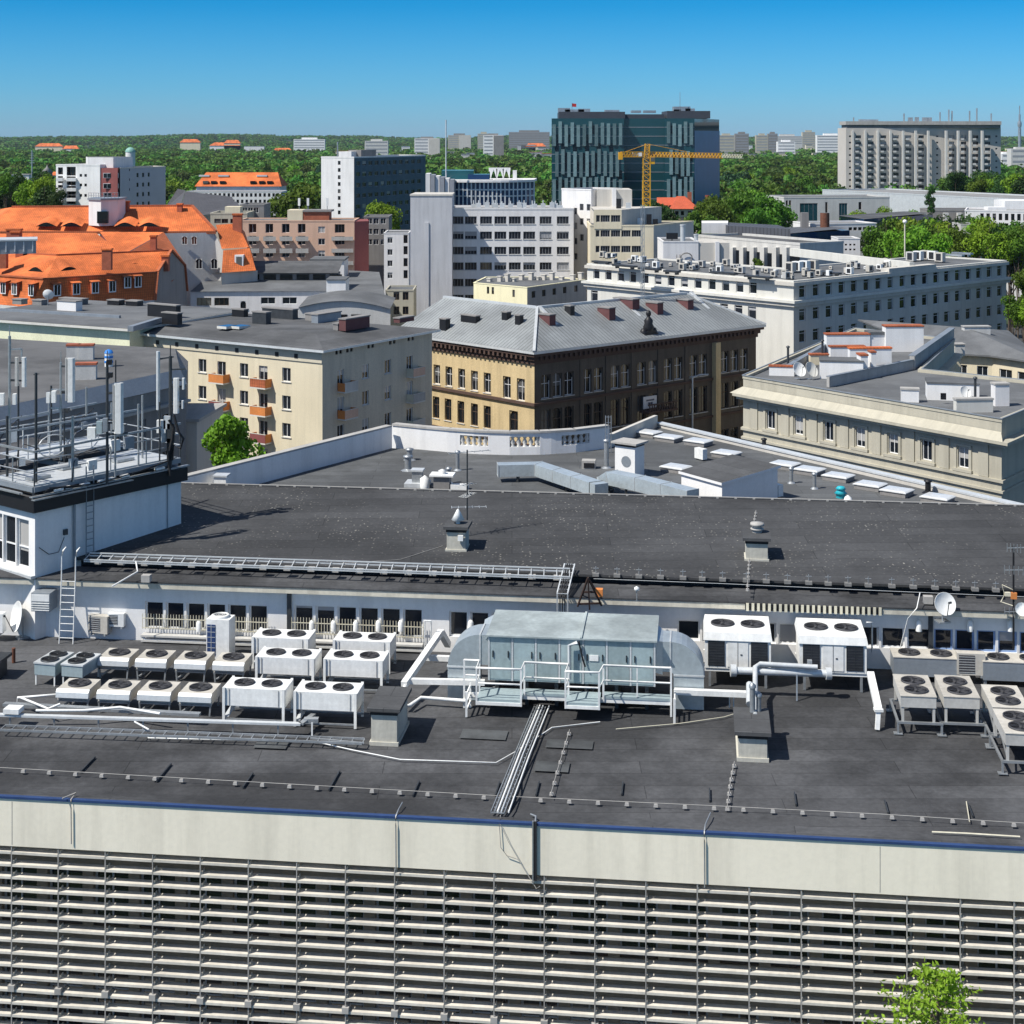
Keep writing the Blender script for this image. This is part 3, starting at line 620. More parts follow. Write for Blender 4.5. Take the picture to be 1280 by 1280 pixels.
def smallac(p, d, s=1.0, label='', grp='cooling units on the grey office roof', name='cooling_unit'):
    mb = MB(); w_, dp_, h = 1.1*s, .7*s, 1.2*s; c = V(p.x, p.y, 0); d = V(d.x, d.y, 0).normalized(); n = V(d.y, -d.x, 0)
    mb.obox(c, d, w_, dp_, p.z+.18, p.z+h, 0); mb.obox(c+n*dp_*.5, d, w_*.62, .03, p.z+.34, p.z+h-.18, 1)
    for s_ in (-1, 1): mb.obox(c+d*s_*w_*.4, d, .1, dp_, p.z, p.z+.18, 2)
    return solo(name, mb, [M[rq.choice(('paint', 'unit_grey', 'greywall', 'unit_beige'))], M['fin'], M['darkmetal']], label, 'cooling unit', p, grp)
for k in range(74):
    u = rq.uniform(748, 1120); ve = 331+(u-734)*.085 if u < 992 else 353-(u-992)*.095; v = ve-2.5-rq.random()**1.3*11; s_ = rq.choice((.55, .7, .85, 1.0))
    smallac(P(u, v, ZO+.02), e0 if rq.random() < .6 else e1, s_, 'small white cooling unit in the crowd on the long grey office roof')
for u, v in ((988, 341), (997, 340), (1006, 339), (1017, 338), (1139, 327), (1148, 326), (1157, 325), (1166, 326), (1175, 328)):
    smallac(P(u, v, ZO+.02), e0, 1.45, 'larger white box chiller in a bank on the long grey office roof', 'box chillers on the grey office roof', 'box_chiller')
for i, (u, v, w_) in enumerate(((752, 331, 4), (781, 336, 5), (812, 340, 4.5), (840, 343, 3), (905, 345, 5), (948, 350, 5), (1037, 345, 4), (1055, 326, 3), (1189, 322, 5), (1203, 320, 4))):
    p = P(u, v, ZO+.02); mb = MB(); mb.obox(p, e0, w_, 1.0, p.z+.35, p.z+.65); mb.obox(p-e0*w_*.35, e0, .2, .8, p.z, p.z+.35); mb.obox(p+e0*w_*.35, e0, .2, .8, p.z, p.z+.35)
    solo('roof_duct', mb, M['metal'] if i > 6 else M['darkmetal'], 'low ventilation duct on feet between cooling units on the long grey office roof', 'ventilation duct', p, 'ducts on the grey office roof')
mb = MB(); p = P(1131, 322, ZO); mb.tube([p, p+V(0, 0, 6.2)], .13, 8, 0); mb.lathe([(0, 0), (.32, .15), (.42, .4), (.3, .7), (0, .8)], p+V(0, 0, 6.2), 12, 1)
solo('roof_mast', mb, [M['gold'], M['paint']], 'pale slender pole with a white globe on the grey office roof', 'mast', p)

# ---- beige office on the right with tall parapet and roof full of chimneys
ZR = 21
f0 = P(929, 473, ZR); f1 = P(1252, 528, ZR); fd = dirv(f0, f1); fn = V(fd.y, -fd.x, 0); f3 = P(1068, 413, ZR); g1 = dirv(f0, f3)
f1b = P(1330, 505, ZR)
pts = [f0, f1, P(1330, 496, ZR), P(1310, 482, ZR), P(1152, 465, ZR), P(1193, 427, ZR), f3]
zt = ZR-1.45; wz = zat(537, onedge(f0, f1, 1077).y)
wz = ez(f0, f1, 1077, 559)
bo = building('office_building', 'beige corner office with tall white windows under a ledge and white chimney stacks', 'office building', pts, 0, ZR, M['beige'], M['roof_mid'],
  [W(0, us(f0, f1, (963.5, 998.5, 1036, 1075.5, 1116.5, 1158.5, 1204)), [wz, wz-3.9, wz-7.8], 1.1, 1.75, (2, 0, False), (M['wframe'], M['glass']), .22)], par=(.28, .35), pm=M['beige'],
  cornice=[(ZR+.285, ZR+.36, .12, M['flash']), (zt-.25, zt, .95, M['beige']), (zt-.55, zt-.26, .6, M['beige']), (wz-.62, wz-.38, .22, M['beige']), (wz-1.5, wz-1.3, .2, M['beige'])])
mb = MB()
mb.face([V(p.x, p.y, zt+.01) for p in (f0-fd*.95+fn*.95, f1+fd*.8+fn*.95)]+[V(p.x, p.y, ZR-.8) for p in (f1+fn*.08, f0+fn*.08)]); mb.build('ledge_slope', M['beige'], bo)
mb = MB(); pl_u = (982, 1017, 1056, 1096, 1138, 1181, 1230, 943)
for u in pl_u: mb = MB(); mb.obox(onedge(f0, f1, u)+fn*.04, fd, 1.0, .16, wz-.35, zt-.56); mb.build('pilaster', M['beige'], bo)
for u in (963.5, 998.5, 1036, 1075.5, 1116.5, 1158.5, 1204):
    c = onedge(f0, f1, u); mb = MB()
    for s in (-1, 1): mb.obox(c+fd*s*.78+fn*.05, fd, .28, .12, wz-.3, wz+2.0)
    mb.obox(c+fn*.05, fd, 1.84, .13, wz+1.85, wz+2.02); mb.obox(c+fn*.1, fd, 2.0, .25, wz-.34, wz-.1); mb.build('window_surround', M['beige'], bo)
ZRf = ZR+.02
def stack(u0, u1, v, h, dep, dd, cap='tile_dark', label='', zb=ZRf, wm='white', capw=.12):
    p = P(u0, v, zb); q = P(u1, v, zb)
    L = abs(u1-u0)*p.y/F/max(.35, abs(dd.x)+.0)
    c = P((u0+u1)/2, v, zb)+V(-dd.y, dd.x, 0)*dep/2; mb = MB(); mb.obox(c, dd, L, dep, zb, zb+h, 0); mb.obox(c, dd, L+capw, dep+capw, zb+h, zb+h+.16, 1)
    return solo('chimney_stack', mb, [M[wm], M[cap]], label, 'chimney stack', c)
ex = V(1, .06, 0).normalized()
stack(1033, 1088, 440, 1.9, 1.2, ex, label='long white chimney stack with tile capping at the rear of the beige office roof')
stack(1107, 1155, 440, 2.8, 1.4, ex, label='largest white chimney stack, stained and square, on the beige office roof')
mb = MB(); p = P(1098, 438, ZRf); mb.obox(p, ex, 2.4, 2, ZRf, ZRf+1.9, 0); mb.obox(p, ex, 2.6, 2.2, ZRf+1.9, ZRf+2.2, 1); solo('roof_hut', mb, [M['white2'], M['roof_mid']], 'small white roof hut between the two tall chimney stacks', 'roof hut', p)
stack(1038, 1082, 448, 1.2, .9, ex, label='low ribbed chimney stack with thin tile cap in the middle of the beige office roof')
stack(1062, 1115, 467, 2.5, .8, ex, label='stepped white chimney wall with orange tile top in front of the square stack', cap='tile')
stack(1026, 1078, 474, 1.7, 2.6, V(.985, -.17, 0), cap='roof_mid', label='white roof access hut with flat felt top behind the two satellite dishes')
stack(1076, 1085, 474, 2.3, 1.5, ex, label='narrow white chimney with tile cap at the right end of the access hut')
stack(1089, 1095, 471, 2.4, 1.2, ex, label='narrow white chimney with tile cap standing alone beside the stepped wall')
stack(962, 992, 470, .9, .6, V(.97, -.22, 0), label='low white chimney stack with tile cap nearest the left corner of the beige office roof')
stack(1013, 1036, 456, 1.0, .8, ex, cap='tile_dark', wm='creamwall', label='small cream chimney with brick cap left of the access hut')
stack(1127, 1148, 503, 1.1, .9, V(.97, -.2, 0), cap='concrete', label='grey white chimney block low on the front right of the beige office roof')
stack(1161, 1222, 501, 1.5, 3.0, V(.97, -.2, 0), cap='roof_mid', label='long white roof hut with small dark window, right half of the beige roof')
stack(1195, 1242, 516, 1.1, .7, V(.99, .1, 0), cap='concrete', wm='greywhite', label='grey rendered chimney wall in front of the long roof hut')
stack(1244, 1262, 508, 1.9, 1.0, V(.99, .1, 0), cap='concrete', wm='white2', label='white block with blue side at the right end of the beige office roof')
mb = MB(); p = P(1179, 499.5, ZRf+.35); mb.obox(p-V(0, .05, 0), V(.97, -.2, 0), .5, .06, p.z, p.z+.6); solo('hut_window', mb, M['glassdark'], 'small dark window of the long white roof hut', 'window', p)
def rooftop_dish(p, r, label, yaw=0, tilt=62, grp=None, name='satellite_dish', pole=.9, wm='paint'):
    t = thing(name, label, 'satellite dish', p, yaw, grp)
    mb = MB(); mb.tube([(0, .12, 0), (0, .12, pole)], .04, 6); mb.box((-.25, -.13, 0), (.25, .37, .06)); mb.build('post', M['metal'], t, True)
    ax = Matrix.Rotation(R(tilt), 3, 'X'); mb = MB(); prof = [(r*k/6, .28*r*(k/6)**2) for k in range(7)]
    mb.lathe([(max(a, .001), b) for a, b in prof], (0, 0, pole), 24, 0, True, ax); mb.lathe([(r, .28*r), (r*1.02, .26*r), (r*.99, .24*r)], (0, 0, pole), 24, 0, True, ax); mb.build('dish', M[wm], t, True)
    mb = MB(); c = V(0, 0, pole); fcs = c+ax @ V(0, 0, r*1.0); mb.tube([c+ax @ V(0, -r*.98, .27*r), fcs], .02, 5); mb.tube([fcs, fcs+ax @ V(0, 0, .18)], .05, 6); mb.build('feed_arm', M['darkmetal'], t, True)
    return t
rooftop_dish(P(998, 474, ZRf), .75, 'left of two pale satellite dishes near the left corner of the beige office roof', R(30))
rooftop_dish(P(1013, 474, ZRf), .8, 'right of two pale satellite dishes near the left corner of the beige office roof', R(40), wm='greywhite')
rooftop_dish(P(1206, 503, ZRf), .55, 'small satellite dish in front of the long white roof hut', R(20))
for (u, v, h, lb) in ((985, 461, 2.2, 'thin dark vent pipe by the left parapet of the beige office'), (1028, 455, 2.4, 'thin vent pipe behind the access hut of the beige office'), (1219, 507, 2.4, 'thick dark vent pipe beside the small dish on the beige roof')):
    p = P(u, v, ZRf); mb = MB(); mb.tube([p, p+V(0, 0, h)], .12, 8); mb.lathe([(.2, 0), (.2, .12), (.02, .22)], p+V(0, 0, h), 8); solo('vent_pipe', mb, M['darkmetal'], lb, 'vent pipe', p)
# low dividing walls on that roof
mb = MB(); a, b, c = P(1035, 484, ZRf), P(1140, 462, ZRf), P(1190, 425, ZRf)
mb.beam(a+V(0, 0, .5), b+V(0, 0, .5), .3, 1.0); mb.beam(b+V(0, 0, .7), c+V(0, 0, .7), .5, 1.4); mb.build('dividing_wall', M['concrete'], bo)
mb = MB(); mb.beam(a+V(0, 0, 1.03), b+V(0, 0, 1.03), .45, .08); mb.beam(b+V(0, 0, 1.43), c+V(0, 0, 1.43), .7, .1); mb.beam(P(985, 462, ZRf+.4), P(1035, 432, ZRf+.4), .5, .9); mb.build('wall_capping', M['flash'], bo)
# courtyard house behind on the right
ZH = 18.5; h0 = V(xat(1190, 195), 195, 0); h1 = V(xat(1240, 193), 193, 0); h2 = V(xat(1300, 187), 187, 0)
hb = building('apartment_house', 'warm beige courtyard house with white windows behind the beige office on the right', 'house', [h0, h1, h2, V(h2.x+5, h2.y+30, 0), V(h0.x-3, h0.y+34, 0)], 0, ZH, M['creamwall'], M['roof_mid'],
  [W(0, us(h0, h1, (1202, 1228)), [zat(474, 196), zat(505, 196)], 1.3, 2.0, sill=True), W(1, us(h1, h2, (1257, 1280)), [zat(466, 200), zat(498, 200)], 1.9, 1.7, sill=True)], par=(0, .2))
pts = [h0, h1, h2, V(h2.x+5, h2.y+30, 0), V(h0.x-3, h0.y+34, 0)]
mb = MB(); q = offset(pts, .7); cz = sum((V(p.x, p.y, 0) for p in q), V(0, 0, 0))/5
for i in range(5): mb.face([V(q[i].x, q[i].y, ZH+.05), V(q[(i+1) % 5].x, q[(i+1) % 5].y, ZH+.05), V(cz.x, cz.y, ZH+2.0)])
mb.ring(q, offset(pts, -.05), ZH-.15, ZH+.05); mb.build('roof', M['roof_mid'], hb)
for (u, v, sx, h) in ((1198, 444, 1.2, 1.3), (1220, 425, 3.4, 1.7), (1165, 431, 1.9, .8)):
    chimney_on(hb, P(u, v, ZH+.5), ex, sx, 1.1, h, M['stone'], capm=M['concrete'])
mb = MB(); mb.obox(P(1191, 448, ZH)-V(0, .5, 0), V(1, .1, 0), 1.2, 1.2, 0, ZH+.9); mb.build('corner_pier', M['creamwall'], hb)
def front(name, label, cat, u0, u1, vt, Y, dep, wm, rm, wins=(), par=(.5, .3), cornice=(), Y2=None, group=None, z0=0, **k):   # block whose front runs between two photo columns
    Y2 = Y2 or Y; z1 = zat(vt, Y); A = V(xat(u0, Y), Y, 0); B = V(xat(u1, Y2), Y2, 0); d = dirv(A, B); n = V(-d.y, d.x, 0)
    ws = []
    for q in wins:
        q = dict(q)
        if 'px' in q: q['us'] = us(A, B, q['px']); q['zs'] = [zat(v, onedge(A, B, q.get('ur', q['px'][0])).y) for v in q['pv']]
        ws.append(q)
    return building(name, label, cat, [A, B, B+n*dep, A+n*dep], z0, z1, wm, rm, ws, par, group, cornice, **k), A, B, n, z1
def WP(px, pv, w, h, kind=(2, 0, False), mats=None, dep=.15, sill=False, e=0):
    return dict(e=e, px=px, pv=pv, w=w, h=h, kind=kind, mats=mats, dep=dep, sill=sill)
og = (M['gframe'], M['glass2'])
# ---- white office slab in the centre, with blank stair tower
rows = [280, 299, 318, 337.5, 358, 378]
wo, A, B, n, z1 = front('office_building', 'white office slab with six rows of ribbon windows and a blank stair tower', 'office building', 563, 717, 262, 332, 13, M['white2'], M['roof_pale'],
  [WP([572, 588.5, 607.5, 625.5, 643.5, 661.5, 682, 703.5], rows, 2.5, 1.6, (4, 0, False), og, .2, True)], par=(.35, .4))
tb = MB(); zt = zat(245, 326); x0, x1 = xat(513, 326), xat(565, 326); tb.prism([(x0, 326), (x1, 326), (x1, 338), (x0+.4, 338)], 0, zt, 0); tb.prism(offset([V(x0, 326), V(x1, 326), V(x1, 338), V(x0+.4, 338)], .12), zt, zt+.35, 1)
tb.box((xat(531, 326), 325.8, 0), (xat(536, 326), 326, zat(278, 326)), 0); tb.build('stair_tower', [mat('tower_render', (.54, .54, .55), .88, .06, .2, streak=.15), M['greywall']], wo)
rt = random.Random(3)
for k in range(16):
    u = rt.uniform(590, 715); p = V(xat(u, 338), rt.uniform(335, 342), z1+.02); mb = MB(); mb.box((p.x-.5, p.y-.4, p.z), (p.x+.5, p.y+.4, p.z+rt.uniform(.6, 1.3))); mb.tube([p, p+V(0, 0, 1.6)], .12, 6); mb.build('roof_vent', M['metal_pale'], wo)
# its right wing
wa, wb2, wc_ = V(xat(738, 322), 322, 0), V(xat(817, 322), 322, 0), V(xat(867, 338), 338, 0); wd_ = dirv(wa, wb2)
ri = building('office_building', 'stepped office wing with cream front joined to the right of the white slab', 'office building', [wa, wb2, wc_, V(wa.x, 340, 0)], 0, zat(283, 322), M['creamwall'], M['roof_mid'],
  [W(0, us(wa, wb2, (756.5, 769.5, 782.5, 795.5)), [zat(296, 322), zat(315.5, 322)], 1.9, 1.35, (4, 0, False), og, .2), W(0, us(wa, wb2, (747,)), [zat(296, 322), zat(315.5, 322)], .8, 1.35, (1, 0, False), og, .2)], par=(.3, .3), edge_m={1: M['greywall']})  # grey side wall: its shade is put into the colour
lk, _, _, _, _ = front('office_building', 'tall white link block with paired windows between the office slab and the cream wing', 'office building', 702, 739, 237, 342, 10, M['white2'], M['roof_mid'],
  [WP([727, 735.8], [263, 281, 301], 1.1, 1.4, (2, 0, False), og, .2), WP([719.5], [268, 286.5, 305.5, 324.5], .9, 1.4, (2, 0, False), og, .2)], par=(.3, .3), Y2=336)
mb = MB()
mb.box((xat(746, 336), 336, 20), (xat(790, 336), 346, zat(237, 336)), 0); mb.box((xat(765, 335.5), 335.2, 20), (xat(770, 336), 336, zat(236, 336)), 1); mb.build('plant_room', [M['greywall'], M['white2']], ri)
mb = MB(); x0, x1, x2 = xat(742, 322), xat(777, 322), xat(827, 336); z0_, z1_ = zat(283, 322), zat(262, 322); opu = [(xat(u, 322)-w_/2-x0, zat(277.5, 322), xat(u, 322)+w_/2-x0, zat(277.5, 322)+1.4) for u, w_ in ((747.5, .8), (756.5, 1.9), (769.5, 1.9))]
wall(mb, V(x0, 321.9), V(x1, 321.9), z0_-.5, z1_, opu, .2, 0); mb.prism([(x1, 321.9), (x2, 336), (x0, 338), (x0, 336), (x1-.02, 323)], z0_-.5, z1_-.01, 1); mb.face([(x0, 321.9, z1_), (x1, 321.9, z1_), (x2, 336, z1_), (x0, 338, z1_)], 1); mb.build('upper_storey', [M['creamwall'], M['greywall']], ri)  # upper side walls also painted grey as shade
place_windows(ri, [(V(x0+(o[0]+o[2])/2, 322.1, o[1]), 0, o[2]-o[0], 1.4, (4 if o[2]-o[0] > 1 else 1, 0, False), og) for o in opu], ORG[ri.name])
for k, (u, h) in enumerate(((774, 2), (800, 1.4), (812, 2.2), (786, 1.2), (820, 1.2))):
    mb = MB(); x = xat(u, 326); zb_ = zat(262, 322) if u < 790 else zat(283, 322)+.02; mb.box((x-.5, 327, zb_), (x+.5, 328, zb_+h)); mb.build('roof_vent', M['metal_pale'] if k % 2 else M['black'], ri)
lw, A3, B3, n3, z3 = front('annex_building', 'low white annex with silver flues and pipework on its front wall', 'annex', 829, 873, 303, 306, 12, M['white2'], M['roof_mid'], par=(.25, .25))
mb = MB(); mb.box((xat(873, 306)+.02, 306.2, 0), (xat(912, 306), 317, zat(303.5, 306)), 0); mb.box((xat(894, 306), 305.7, 0), (xat(899, 306), 306.2, zat(302, 306)), 1); mb.build('side_wing', [M['greywall'], M['white2']], lw)
for u, vt, r, lb in ((853.5, 281, .5, 'tall fat silver flue on the low white annex'), (870, 293, .42, 'shorter silver flue at the corner of the low white annex')):
    p = V(xat(u, 308), 308, z3); mb = MB(); mb.tube([p, V(p.x, p.y, zat(vt, 308))], r, 12); mb.lathe([(r*1.15, -.2), (r*1.15, .1)], V(p.x, p.y, zat(vt, 308)), 12); solo('flue', mb, M['metal_pale'], lb, 'flue', p)
mb = MB()
for x in (xat(846, 305.7), xat(850, 305.7)): mb.tube([(x, 305.7, 12), (x, 305.7, zat(318, 306))], .08, 5)
mb.tube([V(xat(858+7*math.cos(a), 305.6), 305.6, zat(322+6*math.sin(a), 305.6)) for a in lin(0, 6.28, 14)], .12, 5); mb.build('wall_pipe', M['darkgrey'], lw)
mb = MB(); p = V(xat(840, 310), 310, z3); mb.obox(p, (1, 0), 2.2, 1, z3+.4, z3+1.6); mb.tube([p, p+V(0, 0, .5)], .1); mb.build('roof_vent', M['black'], lw)
# small yellow house, the shade of its right side painted in as grey
y0 = P(592, 354, 18.2); y1 = P(659, 360, 18.2); y2 = P(733, 350, 18.2); yd = dirv(y0, y1)
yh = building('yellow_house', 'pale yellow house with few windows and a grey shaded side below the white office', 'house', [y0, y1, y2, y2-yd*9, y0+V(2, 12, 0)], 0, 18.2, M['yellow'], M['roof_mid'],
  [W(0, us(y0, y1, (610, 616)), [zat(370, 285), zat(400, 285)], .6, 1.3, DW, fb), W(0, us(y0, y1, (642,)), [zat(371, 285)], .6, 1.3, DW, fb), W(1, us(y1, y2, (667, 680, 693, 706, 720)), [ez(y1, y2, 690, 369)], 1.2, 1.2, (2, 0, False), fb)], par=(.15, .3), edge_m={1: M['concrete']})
for k, u in enumerate((612, 625, 634, 642, 652, 664, 672, 680, 690, 702, 716, 726)):
    mb = MB(); p = P(u, 352-(k > 3)*2, 18.2); mb.obox(p, yd, .9, .6, 18.2, 18.2+.5+.4*(k % 3)); mb.obox(p, yd, 1.1, .8, 18.7+.4*(k % 3), 18.85+.4*(k % 3)); mb.build('roof_vent', M['greywall'], yh)
# narrow pale building left of tower, beige one below
front('narrow_house', 'narrow pale house with balconies squeezed beside the blank white tower', 'house', 480, 511, 292, 345, 10, M['white2'], M['roof_mid'],
  [WP([487.5], [304, 319, 333, 348], 1.1, 1.3, (2, 0, False)), WP([507], [304, 318, 333, 348], .9, 1.8, (1, 0, False), fb)], par=(.2, .2))
front('town_house', 'beige town house with two rows of dark windows at the foot of the white tower', 'house', 482, 517, 364, 300, 9, M['beige'], M['roof_mid'],
  [WP([485.5, 495.5, 507], [375, 393], 1.1, 1.5, (2, 0, False), fb)], par=(.3, .2))
# ---- salmon housing block
pk, A, B, n, z1 = front('apartment_block', 'long salmon pink housing block with rows of small balconies and grey flat roof', 'apartment block', 298, 443, 277, 350, 11, M['pink'], M['roof_mid'],
  [WP([315.5, 336.5, 357, 377], [291, 306, 321.5, 337], 1.7, 2.0, (2, 0, False), (M['wframe'], M['glassdark']), .5), WP([402], [291, 306, 321], 1.5, 1.4, (2, 0, False)), WP([424.5, 437], [291, 306, 322], 2.2, 1.9, (3, 0, False), (M['gframe'], M['glassdark']), .8)], par=(.3, .3))
for u in (315.5, 336.5, 357, 377):
    for v in (293.5, 308.5, 324, 339.5):
        c = V(xat(u+1.5, 350), 349.4, 0); z = zat(v, 350); mb = MB(); mb.box((c.x-1.4, 348.7, z-1.3), (c.x+1.4, 350, z-1.2)); mb.box((c.x-1.4, 348.7, z-1.2), (c.x+1.4, 348.78, z-.3)); mb.build('balcony', M['concrete'], pk)
for v in (293.5, 308.5, 324):
    z = zat(v, 350); mb = MB(); mb.box((xat(415, 350), 348.9, z-1.2), (xat(442, 350), 350, z-1.05)); mb.box((xat(415, 350), 348.9, z-1.05), (xat(442, 350), 348.98, z-.35)); mb.build('balcony', M['concrete'], pk)
mb = MB(); mb.prism([(xat(443, 350), 350), (xat(461, 352), 352), (xat(461, 352)-1, 361), (xat(443, 350), 361)], 0, z1+.02, 0); mb.build('end_wing', M['redbrown'], pk)
mb = MB(); mb.box((xat(360, 354), 353, z1), (xat(379, 354), 358, z1+2.4), 0); mb.box((xat(380, 354), 353, z1), (xat(412, 354), 358, z1+2.0), 1); mb.box((xat(379, 354), 352.7, z1+2.0), (xat(415, 354), 358.2, z1+2.4), 2); mb.build('roof_house', [M['creamwall'], M['brick'], M['darkgrey']], pk)
for u, lb in ((374, 'left'), (385, 'middle'), (409, 'right')):
    p = V(xat(u, 355), 355, z1+2.3); mb = MB(); mb.tube([p, p+V(0, 0, 2.6)], .08, 6, 0); mb.box((p.x-.25, p.y-.2, p.z+1.0), (p.x+.25, p.y+.1, p.z+2.7), 1); solo('panel_antenna', mb, [M['metal'], M['paint']], lb+' small white panel antenna on the salmon housing block roof', 'antenna', p, 'antennas on the salmon block')
front('apartment_block', 'grey green block partly hidden behind the salmon housing block', 'apartment block', 455, 486, 272, 365, 10, M['darkgrey'], M['roof_mid'], [WP([462, 470, 479], [280, 293, 306], 1.2, 1.3, (2, 0, False))], par=(.3, .2), edge_m={3: M['creamwall']})
# ---- low buildings in the middle left
lb_, A, B, n, z1 = front('workshop', 'long low white workshop with dark ribbon windows and a grey clerestory roof', 'workshop', 238, 415, 366, 285, 12, M['white2'], M['roof_mid'],
  [WP([255, 277], [382], 2.6, 1.4, (3, 0, False), fb), WP([335, 362], [380], 2.6, 1.2, (2, 0, False)), WP([304], [393], 1.0, 2.4, (1, 0, True), fb)], par=(.2, .2), Y2=286)
mb = MB(); zt = z1; Yb = 297; mb.face([(A.x, A.y-.3, zt+.25), (B.x, B.y-.3, zt+.25), (B.x, Yb, zt+1.2), (A.x, Yb, zt+1.2)], 0); mb.box((A.x, Yb, zt), (B.x, Yb+3, zt+2.6), 1)
mb.face([(A.x, Yb-.8, zt+2.62), (B.x, Yb-.8, zt+2.62), (B.x, Yb+8, zt+4.2), (A.x, Yb+8, zt+4.2)], 2); mb.build('clerestory_roof', [M['roof_mid'], M['darkgrey'], M['roof_grey']], lb_)
for k in range(8): mb = MB(); x = A.x+2+k*3.1; mb.box((x, Yb-.12, zt+1.3), (x+2.3, Yb-.02, zt+2.3)); mb.build('clerestory_window', M['glassdark'], lb_)
# blank white gable box and big grey roof, curved roof hall
g_ = MB(); z = zat(352, 276); g_.box((xat(408, 274), 274, 0), (xat(432, 274), 280, z+.4), 0); g_.box((xat(407.5, 274), 273.8, z+.4), (xat(432.5, 274), 280.2, z+.6), 1); solo('lift_house', g_, [M['white'], M['roof_mid']], 'blank bright white square lift house among low grey roofs', 'lift house', (xat(420, 274), 274, 0))
g_ = MB(); z = zat(326, 318); g_.box((xat(388, 318), 318, 0), (xat(430, 318), 326, z), 0); g_.box((xat(387, 318), 317.7, z), (xat(431, 318), 326.3, z+.35), 1); solo('rear_block', g_, [M['white2'], M['roof_mid']], 'plain pale grey block in front of the salmon housing block', 'block', (xat(410, 318), 318, 0))
g_ = MB(); za = 16.0; a_, b_, c_, d_ = P(432, 376, za), P(483, 376, za), P(474, 340, za+1.2), P(436, 338, za+1.2)
g_.face([a_, b_, c_, d_], 0); g_.face([V(a_.x, a_.y, 0), V(b_.x, b_.y, 0), b_, a_], 1); g_.face([V(b_.x, b_.y, 0), V(c_.x, c_.y, 0), c_, b_], 1); g_.face([V(d_.x, d_.y, 0), V(a_.x, a_.y, 0), a_, d_], 1)
solo('grey_hall', g_, [M['roof_mid'], M['stone']], 'hall with a plain broad grey felt roof left of the beige town house', 'hall', V(a_.x, a_.y, 0))
g_ = MB(); Y = 262; xs_ = lin(xat(373, Y), xat(488, Y), 13); top = [zat(389-13*math.sin(math.pi*(.12+.8*k/12)), Y) for k in range(13)]
for k in range(12):
    g_.face([(xs_[k], Y, 0), (xs_[k+1], Y, 0), (xs_[k+1], Y, top[k+1]), (xs_[k], Y, top[k])], 1); g_.face([(xs_[k], Y-.4, top[k]+.02), (xs_[k+1], Y-.4, top[k+1]+.02), (xs_[k+1], Y+12, top[k+1]+.6), (xs_[k], Y+12, top[k]+.6)], 0)
for x in (xat(400, Y), xat(425, Y), xat(448, Y)): g_.box((x-1.2, Y-.05, zat(398, Y)), (x+1.2, Y+.1, zat(393, Y)), 2)
solo('curved_roof_hall', g_, [M['roof_mid'], M['stone'], M['glassdark']], 'pale stone hall with a shallow curved grey roof behind the cream block', 'hall', (xs_[0], Y, 0))

# ---- orange mansard complex on the left
def mansard(root, F0, F1, dep, zb, hb, hr, dirn, gable=None, low='tile', up='tile', inset=1.3):
    n = V(dirn[0], dirn[1], 0).normalized(); z = lambda p, h: V(p.x, p.y, h)
    prof = lambda p: [z(p, zb), z(p+n*inset, hb), z(p+n*dep/2, hr), z(p+n*(dep-inset), hb), z(p+n*dep, zb)]
    a, b = prof(F0), prof(F1); mb = MB()
    for i in range(4): mb.face([a[i], b[i], b[i+1], a[i+1]], 0 if i in (1, 2) else 1)
    mb.build('roof', [M[up], M[low]], root); return a, b
om = thing('courthouse', 'large old building with bright orange mansard roofs and grey gable', 'old building', (xat(55, 255), 255, 0))
zb, hb_, hr_ = 17.5, 22.2, 25.4
Fm = V(xat(55, 254), 254, 0); Fl = V(xat(-40, 264), 264, 0); Fr = V(xat(193, 267), 267, 0)
dm = dirv(Fm, Fr); nm = V(-dm.y, dm.x, 0); dl_ = dirv(Fl, Fm); nl = V(-dl_.y, dl_.x, 0); nmid = (nm+nl).normalized()
def prof(p, n_, k=1): n_ = n_*k; return [V(p.x, p.y, zb), V(*(p+n_*1.2)[:2], hb_), V(*(p+n_*8)[:2], hr_), V(*(p+n_*15)[:2], hb_), V(*(p+n_*16.2)[:2], zb)]
gn = V(.13, .99, 0).normalized(); pl_, pm_, pr_ = prof(Fl, nl), prof(Fm, nmid, 1/max(.5, nmid.dot(nm))), prof(Fr, gn)
mb = MB()
for a, b in ((pl_, pm_), (pm_, pr_)):
    for i in range(4): mb.face([a[i], b[i], b[i+1], a[i+1]], 0 if i in (1, 2) else 1)
mb.build('front_roof', [M['tile'], M['tile']], om)
mb = MB(); mb.face([V(Fr.x, Fr.y, 0)]+pr_+[V(pr_[4].x, pr_[4].y, 0)], 0)
for a, b in ((Fl, Fm), (Fm, Fr)): mb.face([V(a.x, a.y, 0), V(b.x, b.y, 0), V(b.x, b.y, zb+.1), V(a.x, a.y, zb+.1)], 1)
mb.build('gable_wall', [M['darkgrey'], M['stone']], om)
mb = MB()
for a, b in zip(pr_[:-1], pr_[1:]): mb.beam(a+V(.1, 0, .1), b+V(.1, 0, .1), .5, .3)
for a, b in ((pl_[1], pm_[1]), (pm_[1], pr_[1])): mb.beam(a+V(0, 0, .05), b+V(0, 0, .05), .4, .25)
for a, b in ((pl_[2], pm_[2]), (pm_[2], pr_[2])): mb.beam(a+V(0, 0, .05), b+V(0, 0, .05), .4, .25)
mb.build('ridge_tile', M['tile_dark'], om)
